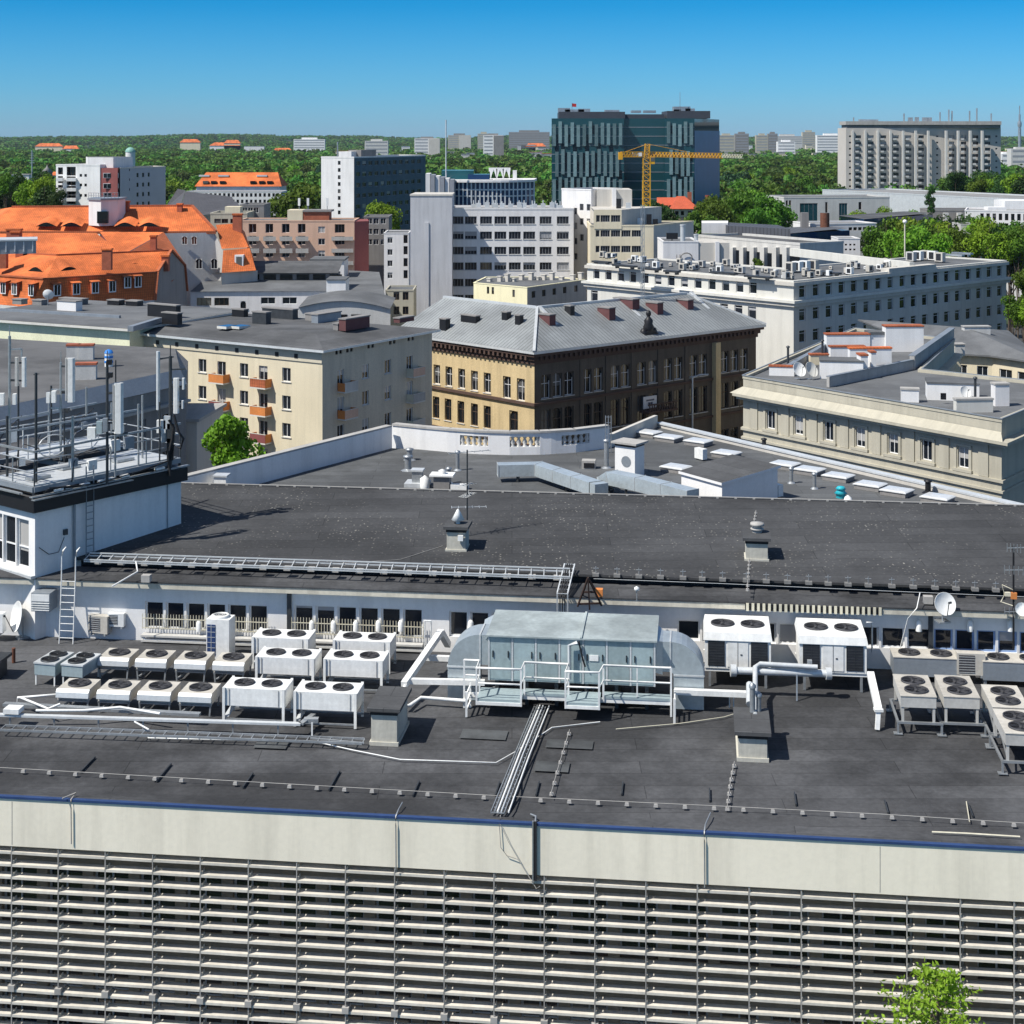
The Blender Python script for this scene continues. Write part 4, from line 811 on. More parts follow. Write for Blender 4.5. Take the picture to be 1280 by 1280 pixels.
def dormer(A, B, u, n_, w_=1.3, h=2.0, zz=19.4):
    c = onedge(A, B, u); d = dirv(A, B); mb = MB(); f = c+n_*.1; b_ = c+n_*2.2
    for s in (-1, 1): mb.face([V(*(f+d*s*w_/2)[:2], zz), V(*(f+d*s*w_/2)[:2], zz+h), V(*(b_+d*s*w_/2)[:2], zz+h+.3), V(*(b_+d*s*w_/2)[:2], zz)], 0)
    fw_ = [V(*(f+d*s*w_/2)[:2], z) for s, z in ((-1, zz), (1, zz), (1, zz+h), (-1, zz+h))]; mb.face(fw_, 1)
    g2 = [V(*(f-n_*.04+d*s*w_*.36)[:2], z) for s, z in ((-1, zz+.2), (1, zz+.2), (1, zz+h-.2), (-1, zz+h-.2))]; mb.face(g2, 2)
    mb.beam(V(*(f-n_*.07)[:2], zz+.2), V(*(f-n_*.07)[:2], zz+h-.2), .09, .06, 1)
    q = [V(*(f-n_*.3+d*s*(w_/2+.2))[:2], zz+h) for s in (-1, 1)]+[V(*(b_+n_*.6+d*s*(w_/2+.2))[:2], zz+h+.55) for s in (1, -1)]
    mb.face(q, 3); mb.face([p-V(0, 0, .12) for p in q], 3)
    return mb.build('dormer', [M['tile_dark'], M['wframe'], M['glassdark'], M['tile']], om)
for u in (3, 17, 38): dormer(Fl, Fm, u, nl)
for u in (72, 96, 119.5, 141): dormer(Fm, Fr, u, nm)
for u in (160, 173): dormer(Fm, Fr, u, nm, zz=19.9)
def eyebrow(p, d, n_, w_=1.9):
    mb = MB(); k = 8; a = [p+d*(w_*(i/k-.5)*2)+V(0, 0, .75*math.sin(math.pi*i/k)**1.3) for i in range(k+1)]; b = [q+n_*3.2+V(0, 0, 1.0) for q in a]
    mb.loft(a, b, 0); mb.face(a, 1); return mb.build('eyebrow_dormer', [M['tile'], M['glassdark']], om)
for u, A_, B_, n_ in ((26, Fl, Fm, nl), (97, Fm, Fr, nm), (180, Fm, Fr, nm)):
    c = onedge(A_, B_, u)+n_*3.0; eyebrow(V(c.x, c.y, hb_+.85), dirv(A_, B_), n_)
# middle and back roofs
mb = MB()
def quad(*p): mb.face([D(*q) for q in p], 0)
quad((-20, 318, 278), (60, 322, 276), (40, 292, 286), (-20, 292, 288)); quad((55, 322, 275), (150, 315, 280), (120, 291, 288), (22, 291, 288)); quad((145, 317, 282), (160, 315, 281), (205, 290, 292), (125, 290, 291))
mb.build('middle_roof', M['tile'], om)
mb = MB(); quad((160, 316, 280.5), (215, 352, 275), (233, 332, 286), (205, 290.5, 291.5)); mb.build('side_roof', M['tile_dark'], om)
BR = [(-30, 290, 292), (270, 289.5, 297), (240, 257.5, 306), (15, 259, 304)]
mb = MB(); quad(*BR); quad((-30, 290, 292), (15, 259, 304), (-5, 262, 312), (-70, 290, 312)); a, b, c = D(270, 289.5, 297), D(240, 257.5, 306), D(262, 280, 314); mb.face([a, c, b]); mb.build('main_roof', M['tile'], om)
mb = MB(); mb.beam(D(15, 258.6, 304), D(240, 257, 306), .6, .4); mb.beam(D(240, 257, 306), D(270, 289, 297), .5, .35); mb.beam(D(-30, 291, 291.8), D(270, 290.5, 296.8), .5, .5); mb.build('ridge_tile', M['tile_dark'], om)
for u in (60, 91, 158, 188): p = D(u, 280, 295); eyebrow(p-V(0, 1.2, .4), V(1, 0, 0), V(0, 1, 0), 2.0)
mb = MB(); A_, B_ = D(205, 291, 293), D(268, 290, 297); A_.z -= .1; B_.z -= .1
C_ = D(283, 346, 296)
opn = []; L = (V(C_.x, C_.y, 0)-V(A_.x, A_.y, 0)).length
mb.face([V(A_.x, A_.y, 0), V(C_.x, C_.y, 0), V(C_.x, C_.y, zat(322, 296)), B_, A_], 0); mb.build('side_facade', M['stone'], om)
for u, v, w_, h in ((231, 305.5, 1.0, 1.5), (243, 305.5, 1.0, 1.5), (249, 336, 1.2, 1.9), (268, 336, 1.2, 1.9)):
    o = bpy.data.objects.new('window', wmesh(w_, h, (2, 0, True), (M['wframe'], M['glassdark'], M['stone']))); COL.objects.link(o); o.parent = om
    t = (u-205)/78; p = D(u, v, 293.2+3*t); o.location = V(p.x, p.y-.14, p.z)-ORG[om.name]
mb = MB(); quad((270, 281, 300), (297, 279, 303), (311, 309, 297), (277, 311, 295)); quad((279, 313, 294.5), (312, 310, 296.5), (320, 338, 294), (277, 341, 292)); mb.face([D(311, 309, 297), D(297, 279, 303), D(306, 290, 312), D(322, 338, 306), D(320, 338, 294)]); mb.build('rear_roof', M['tile'], om)
mb = MB(); p = D(300, 325, 295); mb.box((p.x-.8, p.y-1.2, p.z-1.2), (p.x+.8, p.y+.5, p.z+1), 0); mb.box((p.x-.5, p.y-1.26, p.z-1), (p.x+.5, p.y-1.2, p.z+.7), 1); mb.build('dormer', [M['wframe'], M['glassdark']], om)
mb = MB(); a, b = D(277, 341, 292), D(322, 338, 296); mb.face([V(a.x, a.y, 0), V(b.x, b.y, 0), b, a]); mb.build('rear_wall', M['greywall'], om)
for u, v, h, w_, Y in ((297, 290, 4.2, 1.7, 301), (134, 326, 2.8, 1.5, 262), (20, 302, 2.5, 1.5, 270), (35, 309, 2.5, 1.3, 268), (3, 324, 3, 1.6, 262), (207, 328, 2, 1.2, 272), (192, 303, 2, 1, 285), (28, 312, 2, 2, 268), (158, 261, 2.2, 1.0, 303), (225, 260, 1.6, .9, 304), (18, 298, 2.4, 2.4, 275)):
    p = D(u, v, Y); mb = MB(); mb.box((p.x-w_/2, p.y-.6, p.z-1.5), (p.x+w_/2, p.y+.6, p.z+h-1), 0); mb.box((p.x-w_/2-.12, p.y-.72, p.z+h-1), (p.x+w_/2+.12, p.y+.72, p.z+h-.7), 1); mb.build('chimney', [M['brick'], M['tile']], om)
mb = MB(); Y = 296; zt = zat(250, Y); c = (xat(129, Y), Y+2); mb.prism([(xat(110, Y), Y+.5), (xat(129, Y), Y-1.6), (xat(147, Y), Y+.5), (xat(147, Y), Y+6), (xat(110, Y), Y+6)], zat(282, Y), zt, 0); mb.prism([(xat(108.5, Y), Y+.4), (xat(129, Y), Y-1.9), (xat(148.5, Y), Y+.4), (xat(148.5, Y), Y+6.3), (xat(108.5, Y), Y+6.3)], zt, zt+.35, 1)
mb.build('lift_tower', [M['white2'], M['flash']], om)
mb = MB()
for a, b in (((110, .5), (129, -1.6)), ((129, -1.6), (147, .5))):
    p, q = V(xat(a[0], Y), Y+a[1], zt+.35), V(xat(b[0], Y), Y+b[1], zt+.35)
    for h in (.5, 1.0): mb.tube([p+V(0, 0, h), q+V(0, 0, h)], .05, 5)
    for t in lin(0, 1, 6): r_ = lerp(p, q, t); mb.tube([r_, r_+V(0, 0, 1.05)], .05, 5)
mb.build('tower_railing', M['metal'], om)
mb = MB(); p = D(127, 272, 295.2); mb.box((p.x-.6, p.y-1.0, p.z-1), (p.x+1.4, p.y-.2, p.z+1.2)); mb.build('tower_window', M['glassdark'], om)
# white gridded roof lantern at the far left
mb = MB(); p = D(8, 300, 250); mb.obox(p, (1, .3), 9, 6, p.z-2, p.z, 0); mb.obox(p, (1, .3), 9.4, 6.4, p.z, p.z+.25, 1)
for k in range(7): q = p+V(1, .3, 0).normalized()*(-4+1.33*k); mb.obox(q+V(.9, -3, 0)*0+V(.287*3.05, -.958*3.05, 0), (1, .3), .12, .1, p.z-1.7, p.z-.1, 2)
solo('roof_lantern', mb, [M['gframe'], M['metal_pale'], M['wframe']], 'glazed white ribbed roof lantern at the left edge in front of the orange roofs', 'roof lantern', p)

# ---- middle distance towers
ap, A, B, n, z1 = front('apartment_tower', 'white apartment block with red brown corner and grey side standing over the orange roof', 'apartment block', 70, 125, 207, 450, 16, M['white'], M['roof_mid'],
  [WP([75.5], [218, 229, 240, 251], 1.6, 2.0, (2, 0, False), (M['bframe'], M['glassdark']), .7), WP([89], [219.5, 231.5, 243.5, 255], 2.9, 2.5, (3, 0, False), (M['bframe'], M['glassdark']), .9), WP([101, 107], [221, 233, 246], .8, .8, DW, fb)], par=(.4, .3), Y2=446)
for v in (222.5, 235, 247.5):
    for u, w_ in ((75.5, 1.7), (90, 2.6)): mb = MB(); x = xat(u, 448); z = zat(v, 448); mb.box((x-w_/2, 447, z-.9), (x+w_/2, 449, z)); mb.build('balcony', M['white'], ap)
mb = MB(); mb.prism([(xat(125, 446)+.05, 446.3), (xat(147, 444), 444), (xat(150, 455), 455), (xat(125, 446)+.05, 455)], 0, zat(210, 446), 0); mb.build('corner_bay', M['redbrown'], ap)
for u in (134, 143):
    for v in (222.5, 235.5, 247): mb = MB(); p = D(u, v, 445); mb.box((p.x-1.1, p.y-.1, p.z), (p.x+1.1, p.y+.25, p.z+1.4), 0); mb.box((p.x-1.0, p.y-.13, p.z+.1), (p.x-.05, p.y-.08, p.z+1.3), 1); mb.box((p.x+.05, p.y-.13, p.z+.1), (p.x+1.0, p.y-.08, p.z+1.3), 1); mb.build('window', [M['wframe'], M['glassdark']], ap)
A_ = V(xat(150, 446), 446, 0); B_ = V(xat(207, 470), 470, 0)
gs = building('apartment_tower', 'grey side slab of the white apartment block with three columns of windows', 'apartment block', [A_, B_, B_+V(-6, 10, 0), A_+V(-3, 12, 0)], 0, zat(209, 470), M['greywall'], M['roof_mid'],
  [W(0, us(A_, B_, (172, 179, 186)), [zat(v, 460) for v in (221, 233, 245, 257)], 1.1, 1.2, DW, fb), W(0, us(A_, B_, (162,)), [zat(v, 460) for v in (213, 225, 237)], .5, .7, DW, fb)], par=(.3, .3), edge_m={0: mat('side_shade_render', (.42, .43, .46), .85, .05, .2)})  # cool grey carries the shade of this side in its colour
mb = MB(); mb.prism([(xat(112, 452), 450), (xat(146, 452), 448), (xat(168, 462), 460), (xat(150, 470), 470), (xat(112, 470), 466)], 30, zat(196.5, 452), 0, 1); mb.build('top_storey', [M['white2'], M['roof_mid']], ap)
# grey end and dark teal slab
A_ = V(xat(401.5, 450), 450, 0); B_ = V(xat(442.5, 445), 445, 0); C_ = V(xat(532, 492), 492, 0)
zt = zat(197.5, 447)
tsl = building('office_tower', 'slab block with pale windowless end and dark teal long side', 'office tower', [A_, B_, C_, C_+V(-9, 8, 0)], 0, zt, M['white2'], M['roof_mid'],
  [W(0, us(A_, B_, (424,)), [zat(v, 447) for v in (206, 215, 224, 232.5, 241.5, 250, 259, 268)], .9, 1.1, DW, fb)]+
  [W(1, us(B_, C_, [448+k*7.6 for k in range(11)]), [zt-2.2-3.05*j for j in range(8)], 2.6, 1.3, (2, 0, False), (M['gframe'], M['glass2']))], par=(.4, .3), edge_m={1: mat('teal_cladding', (.06, .10, .13), .6, .2, .5)})
mb = MB(); mb.obox(V(xat(440, 455), 455, 0), dirv(B_, C_), 9, 4, zt, zt+1.8, 0); mb.obox(V(xat(453, 458), 458, 0), dirv(B_, C_), 10, 4, zt, zt+2.2, 1); mb.tube([V(xat(422, 452), 452, zt), V(xat(422, 452), 452, zt+4.5)], .2, 6, 2); mb.build('roof_plant', [M['white2'], M['darkgrey'], M['metal']], tsl)
# curved glass office behind the white slab
cg = thing('glass_office', 'dark glass office with thin flat roof slab and white roof pavilion behind the white slab', 'office building', (xat(600, 410), 410, 0))
Y = 410; zt = zat(228, Y); arc = [V(xat(563+10.5*k, Y), Y+3.5*((k-4)/5)**2*abs((k-4)/5), 0) for k in range(11)]
mb = MB(); mb.loft([V(p.x, p.y, 0) for p in arc], [V(p.x, p.y, zt) for p in arc]); mb.face([V(arc[-1].x, arc[-1].y, 0), V(arc[-1].x, arc[-1].y+14, 0), V(arc[-1].x, arc[-1].y+14, zt), V(arc[-1].x, arc[-1].y, zt)]); mb.build('glass_wall', M['navyglass'], cg)
for k in range(11):
    for t in (0, .5):
        if k == 10 and t: continue
        p = arc[k] if not t else (arc[k]+arc[k+1])/2; mb = MB(); mb.box((p.x-.18, p.y-.35, 20), (p.x+.18, p.y+.05, zt)); mb.build('mullion', M['metal_pale'], cg)
for v in (238, 246): mb = MB(); mb.loft([V(p.x, p.y-.2, zat(v, Y)) for p in arc], [V(p.x, p.y-.2, zat(v, Y)+.35) for p in arc]); mb.build('floor_band', M['metal_pale'], cg)
mb = MB(); o_ = [V(p.x, p.y-1.2, 0) for p in arc]; bk = [V(arc[-1].x+1, arc[-1].y+14, 0), V(arc[0].x, Y+16, 0)]; mb.prism(o_+bk, zt, zt+.6); mb.build('roof_slab', M['white2'], cg)
mb = MB()
for k in range(6): x = xat(532+6*k, 402); mb.box((x, 402-.5*(k % 2), 0), (x+1.1, 410, zat(217+1.5*k, 402)), k % 2)
mb.build('ribbed_end_wall', [M['white2'], M['gframe']], cg)
mb = MB(); mb.box((xat(552, 416), 416, zt+.6), (xat(592, 416), 424, zat(213, 416)), 0); mb.build('roof_pavilion', M['tealglass'], cg)
mb = MB(); mb.box((xat(585, 414), 414, zt+.6), (xat(612, 414), 420, zat(218, 414)), 0)
zz = zat(211, 414)
for k in range(3):
    x = xat(613+8*k, 414); w_ = 8*414/F; mb.face([(x, 414, zt+.6), (x+w_*.5, 414, zz), (x-w_*.1, 414, zz)], 1); mb.face([(x+w_, 414, zt+.6), (x+w_*.5, 414, zz), (x+w_*1.1, 414, zz)], 1)
mb.box((xat(611, 414), 414.1, zz-.7), (xat(638, 414), 418, zz+.2), 1); mb.box((xat(641, 414), 414, zt+.6), (xat(646, 414), 416, zat(213, 414)), 1); mb.build('roof_pavilion', [M['navyglass'], M['white']], cg)
mb = MB(); p = D(557.5, 236, 406); mb.tube([p, V(p.x, p.y, zat(150, 406))], .16, 6); solo('flagpole', mb, M['metal_pale'], 'tall thin white pole rising beside the curved glass office', 'pole', p)
# museum complex and hall at the right
front('museum_building', 'low pale stone museum with tall glass panels beneath the distant hotel', 'museum', 980, 1112, 248, 515, 20, M['stone'], M['roof_mid'],
  [WP([1011], [279], 6, 6.5, (4, 0, False), (M['gframe'], M['tealglass'])), WP([1054], [277], 2.8, 6, (3, 0, False), (M['gframe'], M['tealglass'])), WP([983.5, 987.5], [257, 267, 274], .7, 1.7, DW, fb), WP([1033], [266], .8, 3.5, DW, fb), WP([1075], [262], 1, 2.5, DW, fb)], par=(.4, .3), Y2=520)
rl_, A, B, n, z1 = front('museum_gallery', 'long low gallery with pale metal roof edge running beneath the hotel', 'museum', 1028, 1290, 238, 600, 30, M['metal_pale'], M['roof_pale'], par=(.4, .4), Y2=500, z0=0)
front('pavilion_block', 'dark pavilion with portico columns below the gallery roof', 'pavilion', 1165, 1240, 264, 470, 14, M['darkgrey'], M['roof_mid'], par=(.4, .3))
for u, lb in ((1182, 'left'), (1199, 'right')): mb = MB(); x = xat(u, 469); mb.box((x-.7, 468, 5), (x+.7, 469.5, zat(266, 469))); solo('column', mb, M['stone'], lb+' square pale column of the dark pavilion portico', 'column', (x, 468.7, 5), 'pavilion columns')
front('office_building', 'low white modern office with a row of tall dark windows at the right edge', 'office building', 1206, 1300, 264, 430, 16, M['white2'], M['roof_pale'], [WP([1227.5+7.7*k for k in range(8)], [275, 287], .9, 1.8, DW, fb)], par=(.4, .3), Y2=424)
mb = MB(); x = xat(1256, 440); mb.box((x, 440, 0), (xat(1300, 440), 450, zat(251, 440))); solo('roof_block', mb, M['white'], 'plain white block behind the low modern office at the right edge', 'block', (x, 440, 0))
mb = MB(); x = xat(1235, 436); mb.box((x, 436, 0), (xat(1258, 436), 440, zat(259, 436))); solo('roof_block', mb, M['white'], 'small white plant block on the roof left of the larger white block', 'block', (x, 436, 0))
def slab(name, label, cat, u0, u1, v0, v1, Ya, Yb, mm, edge, h=2.2, legs=True):   # flat roofed hall with a deep dark fascia
    z = zat(v0, Ya); t = thing(name, label, cat, (xat(u0, Ya), Ya, 0)); mb = MB(); mb.face([D(u0, v0, Ya), D(u1, v1, Yb), V(xat(u1, Yb)-3, Yb+20, z), V(xat(u0, Ya)-3, Ya+20, z)]); mb.build('roof', mm, t)
    mb = MB(); a, b = D(u0, v0, Ya), D(u1, v1, Yb); b.z = a.z; mb.prism([a, b, V(b.x-2, b.y+20, 0), V(a.x-2, a.y+20, 0)], z-h, z-.01); mb.build('fascia', edge, t)
    mb = MB(); mb.prism([a+V(1, 1, 0), b+V(-1, 1, 0), V(b.x-3, b.y+19, 0), V(a.x-1, a.y+19, 0)], 0, z-h-.01); mb.build('wall', M['stone'], t); return t
slab('exhibition_hall', 'low hall with ridged dark roof and navy fascia left of the green trees', 'hall', 985, 1062, 292, 285, 372, 385, mat('ribbed_dark_roof', (.10, .105, .115), .7, .12, .3, seam=1.2), M['navyglass'])
slab('exhibition_hall', 'low hall with a long dark blue fascia running behind the green trees', 'hall', 1080, 1166, 274, 266, 420, 445, M['roof_grey'], M['navyglass'])
eh, A, B, n, z1 = front('exhibition_hall', 'pale hall with row of square columns and dark flat roof beyond the white annex', 'hall', 872, 1000, 296, 350, 12, M['stone'], M['roof_grey'], par=(.5, .4), Y2=322, z0=0)
mb = MB(); mb.prism([D(877, 283, 362), D(910, 285, 362), D(910, 285, 372), D(877, 283, 372)], z1, z1+2.4); mb.build('roof_box', M['white2'], eh)
mb = MB(); a, b = D(910, 284, 358), D(988, 292, 345); b.z = a.z; mb.prism([a, b, V(b.x, b.y+16, 0), V(a.x, a.y+16, 0)], z1, z1+2.0); mb.build('roof_plant', mat('ribbed_grey_roof', (.075, .08, .095), .7, .12, .3, seam=1.0), eh)
for u in (918, 931, 944, 957, 972, 985): c = onedge(A, B, u)-n*.5; mb = MB(); mb.obox(c, dirv(A, B), 1.3, 1.0, 0, zat(309, c.y)); mb.build('column', M['stone'], eh)
mb = MB(); c0_, c1_ = onedge(A, B, 910)-n*.05, onedge(A, B, 1000)-n*.05; mb.face([V(c0_.x, c0_.y, 0), V(c1_.x, c1_.y, 0), V(c1_.x, c1_.y, zat(310, 345)), V(c0_.x, c0_.y, zat(310, 345))]); mb.build('glazing', M['glassdark'], eh)
front('exhibition_hall', 'low white hall with a strip of small dark windows before the green trees', 'hall', 1015, 1096, 281, 400, 12, M['white2'], M['roof_pale'], [WP([1063+6*k for k in range(5)], [288], 1.0, .8, DW, fb)], par=(.3, .3), Y2=404)
mb = MB(); c = V(xat(1031, 396), 396, 0); mb.lathe([(1.15, 0), (1.15, zat(266, 396))], c, 20, 0); mb.disk((c.x, c.y, zat(266, 396)), 1.15, 20, 1); solo('round_tower', mb, [M['rust'], M['roof_mid']], 'small round metal drum among the low halls', 'drum', c)  # metal cylinder in rusty steel
mb = MB(); x = xat(1002, 398); mb.box((x, 398, 0), (x+1.8, 400, zat(266, 398))); solo('vent_tower', mb, M['darkgrey'], 'slim dark vent tower beside the metal drum', 'vent tower', (x, 398, 0))
front('white_pavilion', 'small white pavilion with tiny windows in front of the dark halls', 'pavilion', 1048, 1075, 299, 352, 8, M['white2'], M['roof_pale'], [WP([1052, 1057.5, 1063, 1068], [307, 313], .5, .4, DW, fb)], par=(.2, .2))
front('white_pavilion', 'low pale block with flat roof at the edge of the trees on the right', 'pavilion', 1201, 1240, 281, 405, 8, M['stone'], M['roof_pale'], par=(.2, .2))

# ---- glass tower
gt = thing('glass_tower', 'dark teal glass office tower with staggered fins and set back roof plant', 'office tower', (xat(690, 650), 650, 0))
Y = 650; zt = zat(148, Y); xa, xb, xc, xd = xat(689.5, Y), xat(780, Y), xat(831, Y), xat(868, Y); xe = xat(899, 690)
mb = MB(); mb.prism([(xa, Y), (xb, Y), (xb, Y+4), (xc, Y+4), (xc, Y), (xd, Y), (xe, 690), (xa+2, 690)], 0, zt); mb.build('curtain_wall', M['tealglass'], gt)
mb = MB(); mb.prism([(xd+.1, Y-.15), (xe+.2, 690), (xe, 690.2), (xd, Y+1)], 0, zt-5); mb.build('side_glazing', mat('side_glass', (.03, .13, .32), .35, .08, .2, seam=1.4), gt)  # blue base colour stands in for the sky's reflection
fin_m = mat('fin_glass', (.16, .24, .25), .3, .2, 1, rnd=.35); th = 34*Y/F
fin_d = mat('dark_panel', (.006, .010, .016), .15, .2, 1)
rt = random.Random(8); nf = 0
for (a, b, cnt) in ((xa, xb, 12), (xc+.5, xd, 5)):
    for t in range(3):
        for k in range(cnt):
            x = a+(b-a)*(k+.15+(.5 if t == 1 else 0)*.9)/cnt; z_1 = zt-2-th*t+rt.uniform(-.8, .8); mb = MB(); hgt = th*(.92 if t else .8)
            if x+1.2 > b: continue
            mb.box((x, Y-.55, z_1-hgt), (x+1.35, Y-.02, z_1)); mb.build('glass_fin', fin_m, gt); nf += 1
rt = random.Random(9)
for (a, b, cnt) in ((xa, xb, 12), (xc+.5, xd, 5)):
    for t in range(3):
        for k in range(cnt):
            if rt.random() < .55:
                x = a+(b-a)*(k+.55+(.45 if t == 1 else 0))/cnt; z_1 = zt-3-th*t-rt.choice((0, 3.6, 7.2)); mb = MB()
                if x+2 > b: continue
                mb.box((x, Y-.12, z_1-rt.choice((3.4, 7))), (x+1.6, Y-.01, z_1)); mb.build('dark_panel', fin_d, gt)
for k in range(15): z = zt-3.7*(k+1)*1.0; mb = MB(); mb.box((xa, Y-.05, z), (xb, Y+.02, z+.22)); mb.box((xb, Y+3.9, z), (xc, Y+4.02, z+.22)); mb.box((xc, Y-.05, z), (xd, Y+.02, z+.22)); mb.build('floor_line', M['gframe'], gt)
mb = MB(); mb.box((xat(699, Y), Y+3, zt), (xat(782, Y), Y+25, zat(139.5, Y))); mb.box((xat(782, Y), Y+6, zt), (xat(832, Y), Y+25, zat(142.5, Y))); mb.box((xat(835, Y), Y+3, zt), (xat(889, Y), Y+28, zat(138.5, Y))); mb.build('roof_plant', mat('plant_screen', (.055, .06, .075), .6, .1, .5), gt)
for u, w_, h in ((705, 5, 2), (718, 8, 1.4), (730, 5, 1.7), (765, 6, 1.2), (852, 7, 2.6), (862, 4, 1.8), (846, 3, 1.4), (795, 4, 1), (812, 5, 1)): mb = MB(); x = xat(u, Y+12); mb.box((x-w_/2, Y+10, zat(140.5, Y)), (x+w_/2, Y+16, zat(140.5, Y)+h)); mb.build('roof_equipment', M['metal'], gt)
mb = MB(); p = V(xat(715, Y+8), Y+8, zat(139, Y)); mb.tube([p, p+V(0, 0, 3.6)], .12, 5, 0); mb.face([p+V(0, 0, 2), p+V(1.8, 0, 1.9), p+V(1.8, 0, 3.2), p+V(0, 0, 3.4)], 1); mb.face([p+V(1.8, .05, 1.9), p+V(0, .05, 2), p+V(0, .05, 3.4), p+V(1.8, .05, 3.2)], 1); solo('flag', mb, [M['metal'], M['flagred']], 'small red flag on the roof of the teal glass tower', 'flag', p)
mb = MB(); p = V(xat(850, Y+8), Y+8, zat(139, Y)); mb.tube([p, p+V(0, 0, 8)], .1, 5); mb.build('antenna', M['metal'], gt)
# ---- tower crane
Y = 430; X = xat(808, Y); zj = zat(193, Y); cr = thing('tower_crane', 'yellow tower crane with long lattice jib in front of the glass tower', 'crane', (X, Y, 0))
def lattice(p, q, w_, n_, r=.07, tri=False):
    mb = MB(); p = V(*p); q = V(*q); d = (q-p).normalized(); up = V(0, 0, 1) if abs(d.z) < .9 else V(1, 0, 0); a = d.cross(up).normalized()*w_/2; b = a.cross(d).normalized()*w_/2
    cs = [-a-b, a-b, a+b, -a+b] if not tri else [-a-b, a-b, b]
    for c in cs: mb.beam(p+c, q+c, r*2)
    for i in range(n_):
        s, e = lerp(p, q, i/n_), lerp(p, q, (i+1)/n_)
        for k in range(len(cs)): c1_, c2_ = cs[k], cs[(k+1) % len(cs)]; mb.beam(s+c1_, e+c2_, r*1.3); mb.beam(s+c1_, s+c2_, r*1.3)
    return mb
lattice((X, Y, 0), (X, Y, zj-1), 1.9, 26, .12).build('mast', M['yellowpaint'], cr)
lattice((X+1, Y, zj), (xat(905, Y), Y+4, zj-.4), 1.3, 22, .09, True).build('jib', M['yellowpaint'], cr)
lattice((xat(905, Y), Y+4, zj-.4), (xat(932, Y), Y+5, zj-.6), 1.0, 8, .08, True).build('jib', M['gold'], cr)
lattice((X-1, Y, zj), (xat(776, Y), Y-1, zj), 1.3, 7, .10).build('counter_jib', M['yellowpaint'], cr)
lattice((X, Y, zj-1), (X+.3, Y, zat(180, Y)), 1.2, 4, .10).build('tower_head', M['yellowpaint'], cr)
mb = MB(); x = xat(773, Y); mb.box((x, Y-1, zj-1.4), (x+1.1, Y+1, zj+.6)); mb.build('counterweight', M['yellowpaint'], cr)
mb = MB(); x = xat(790, Y); mb.box((x, Y-.9, zj-.5), (x+2.6, Y-.8, zj+.5)); mb.build('name_board', M['white2'], cr)
mb = MB(); mb.box((X+.9, Y-1, zj-2.6), (X+2.2, Y+.4, zj-.6), 0); mb.box((X+1.0, Y-1.05, zj-1.9), (X+2.1, Y-.98, zj-.8), 1); mb.build('cab', [M['yellowpaint'], M['glassdark']], cr)
mb = MB(); t = V(X+.3, Y, zat(180, Y)); mb.tube([t, V(xat(860, Y), Y+2, zj+.7)], .05, 4); mb.tube([t, V(xat(780, Y), Y-1, zj+.6)], .05, 4); mb.build('stay_rope', M['yellowpaint'], cr)
# red roofed villa behind the crane
rv = thing('villa', 'villa with red hipped roof and pale walls under the glass tower', 'house', (xat(855, 500), 500, 0)); Y = 500
mb = MB(); x0, x1 = xat(838, Y), xat(874, Y); za, zb2 = zat(261, Y), zat(246, Y); mb.face([(x0, Y-1, za), (x1, Y-1, za), (x1-4, Y+5, zb2), (x0+2.5, Y+5, zb2)]); mb.face([(x1, Y-1, za), (x1, Y+12, za), (x1-4, Y+5, zb2)]); mb.face([(x0, Y+12, za), (x0, Y-1, za), (x0+2.5, Y+5, zb2)])
mb.face([(xat(822, Y), Y+3, za+1), (x0+3, Y+3, za+1), (x0+3, Y+8, zb2-.5), (xat(824, Y), Y+8, zb2-.5)]); mb.build('roof', mat('red_roof_tile', (.55, .11, .05), .85, .1, .4, tile=True), rv)
mb = MB(); mb.box((x0+.5, Y, 0), (x1-.5, Y+11, za)); mb.build('wall', M['creamwall'], rv)
for u in (846, 853, 862, 868):
    for v in (269, 276): mb = MB(); p = D(u, v, Y); mb.box((p.x-.5, Y-.06, p.z), (p.x+.5, Y+.1, p.z+1.3)); mb.build('window', M['glassdark'], rv)
for u, v in ((862, 240), (884, 244), (853, 247)): mb = MB(); p = D(u, v, Y+5); mb.box((p.x-.6, p.y-.5, p.z-4), (p.x+.6, p.y+.5, p.z)); mb.build('chimney', M['brick'], rv)
# ---- hotel
Y = 900; hrow = [167.5+7.8*k for k in range(11)]
M['hotelframe'] = mat('hotel_frame', (.40, .37, .34), .8, .1, .5)
ho, A, B, n, z1 = front('hotel', 'big grey concrete hotel slab with gridded balconies on the skyline at right', 'hotel', 1057.5, 1251, 160, Y, 18, mat('hotel_concrete', (.54, .50, .45), .9, .05, .1), M['roof_mid'],
  [WP([1073+15.7*k for k in range(6)]+[1189.5+15*k for k in range(4)], [v+5.6 for v in hrow], 3.2, 1.8, (4, 0, False), (M['hotelframe'], M['glass2']), .45),
   WP([1062.5, 1171.5, 1245.5], [v+4 for v in hrow], 1.2, 1.0, DW, fb, .2)], par=(0, .3), Y2=905)
mb = MB(); mb.box((A.x+1, A.y+2, z1), (B.x-1, A.y+17, zat(156, Y)), 0); mb.box((A.x, A.y+.5, zat(156, Y)), (B.x-1, A.y+18, zat(151.5, Y)), 1); mb.build('top_storey', [M['darkgrey'], M['concrete']], ho)
for k in range(11):
    u = 1065.5+15.7*k if k < 7 else 1182+15*(k-7); x = xat(u, 901); mb = MB(); mb.box((x-.55, 899.0, 0), (x+.55, 901, z1-1.5)); mb.build('pier', M['stone'], ho)
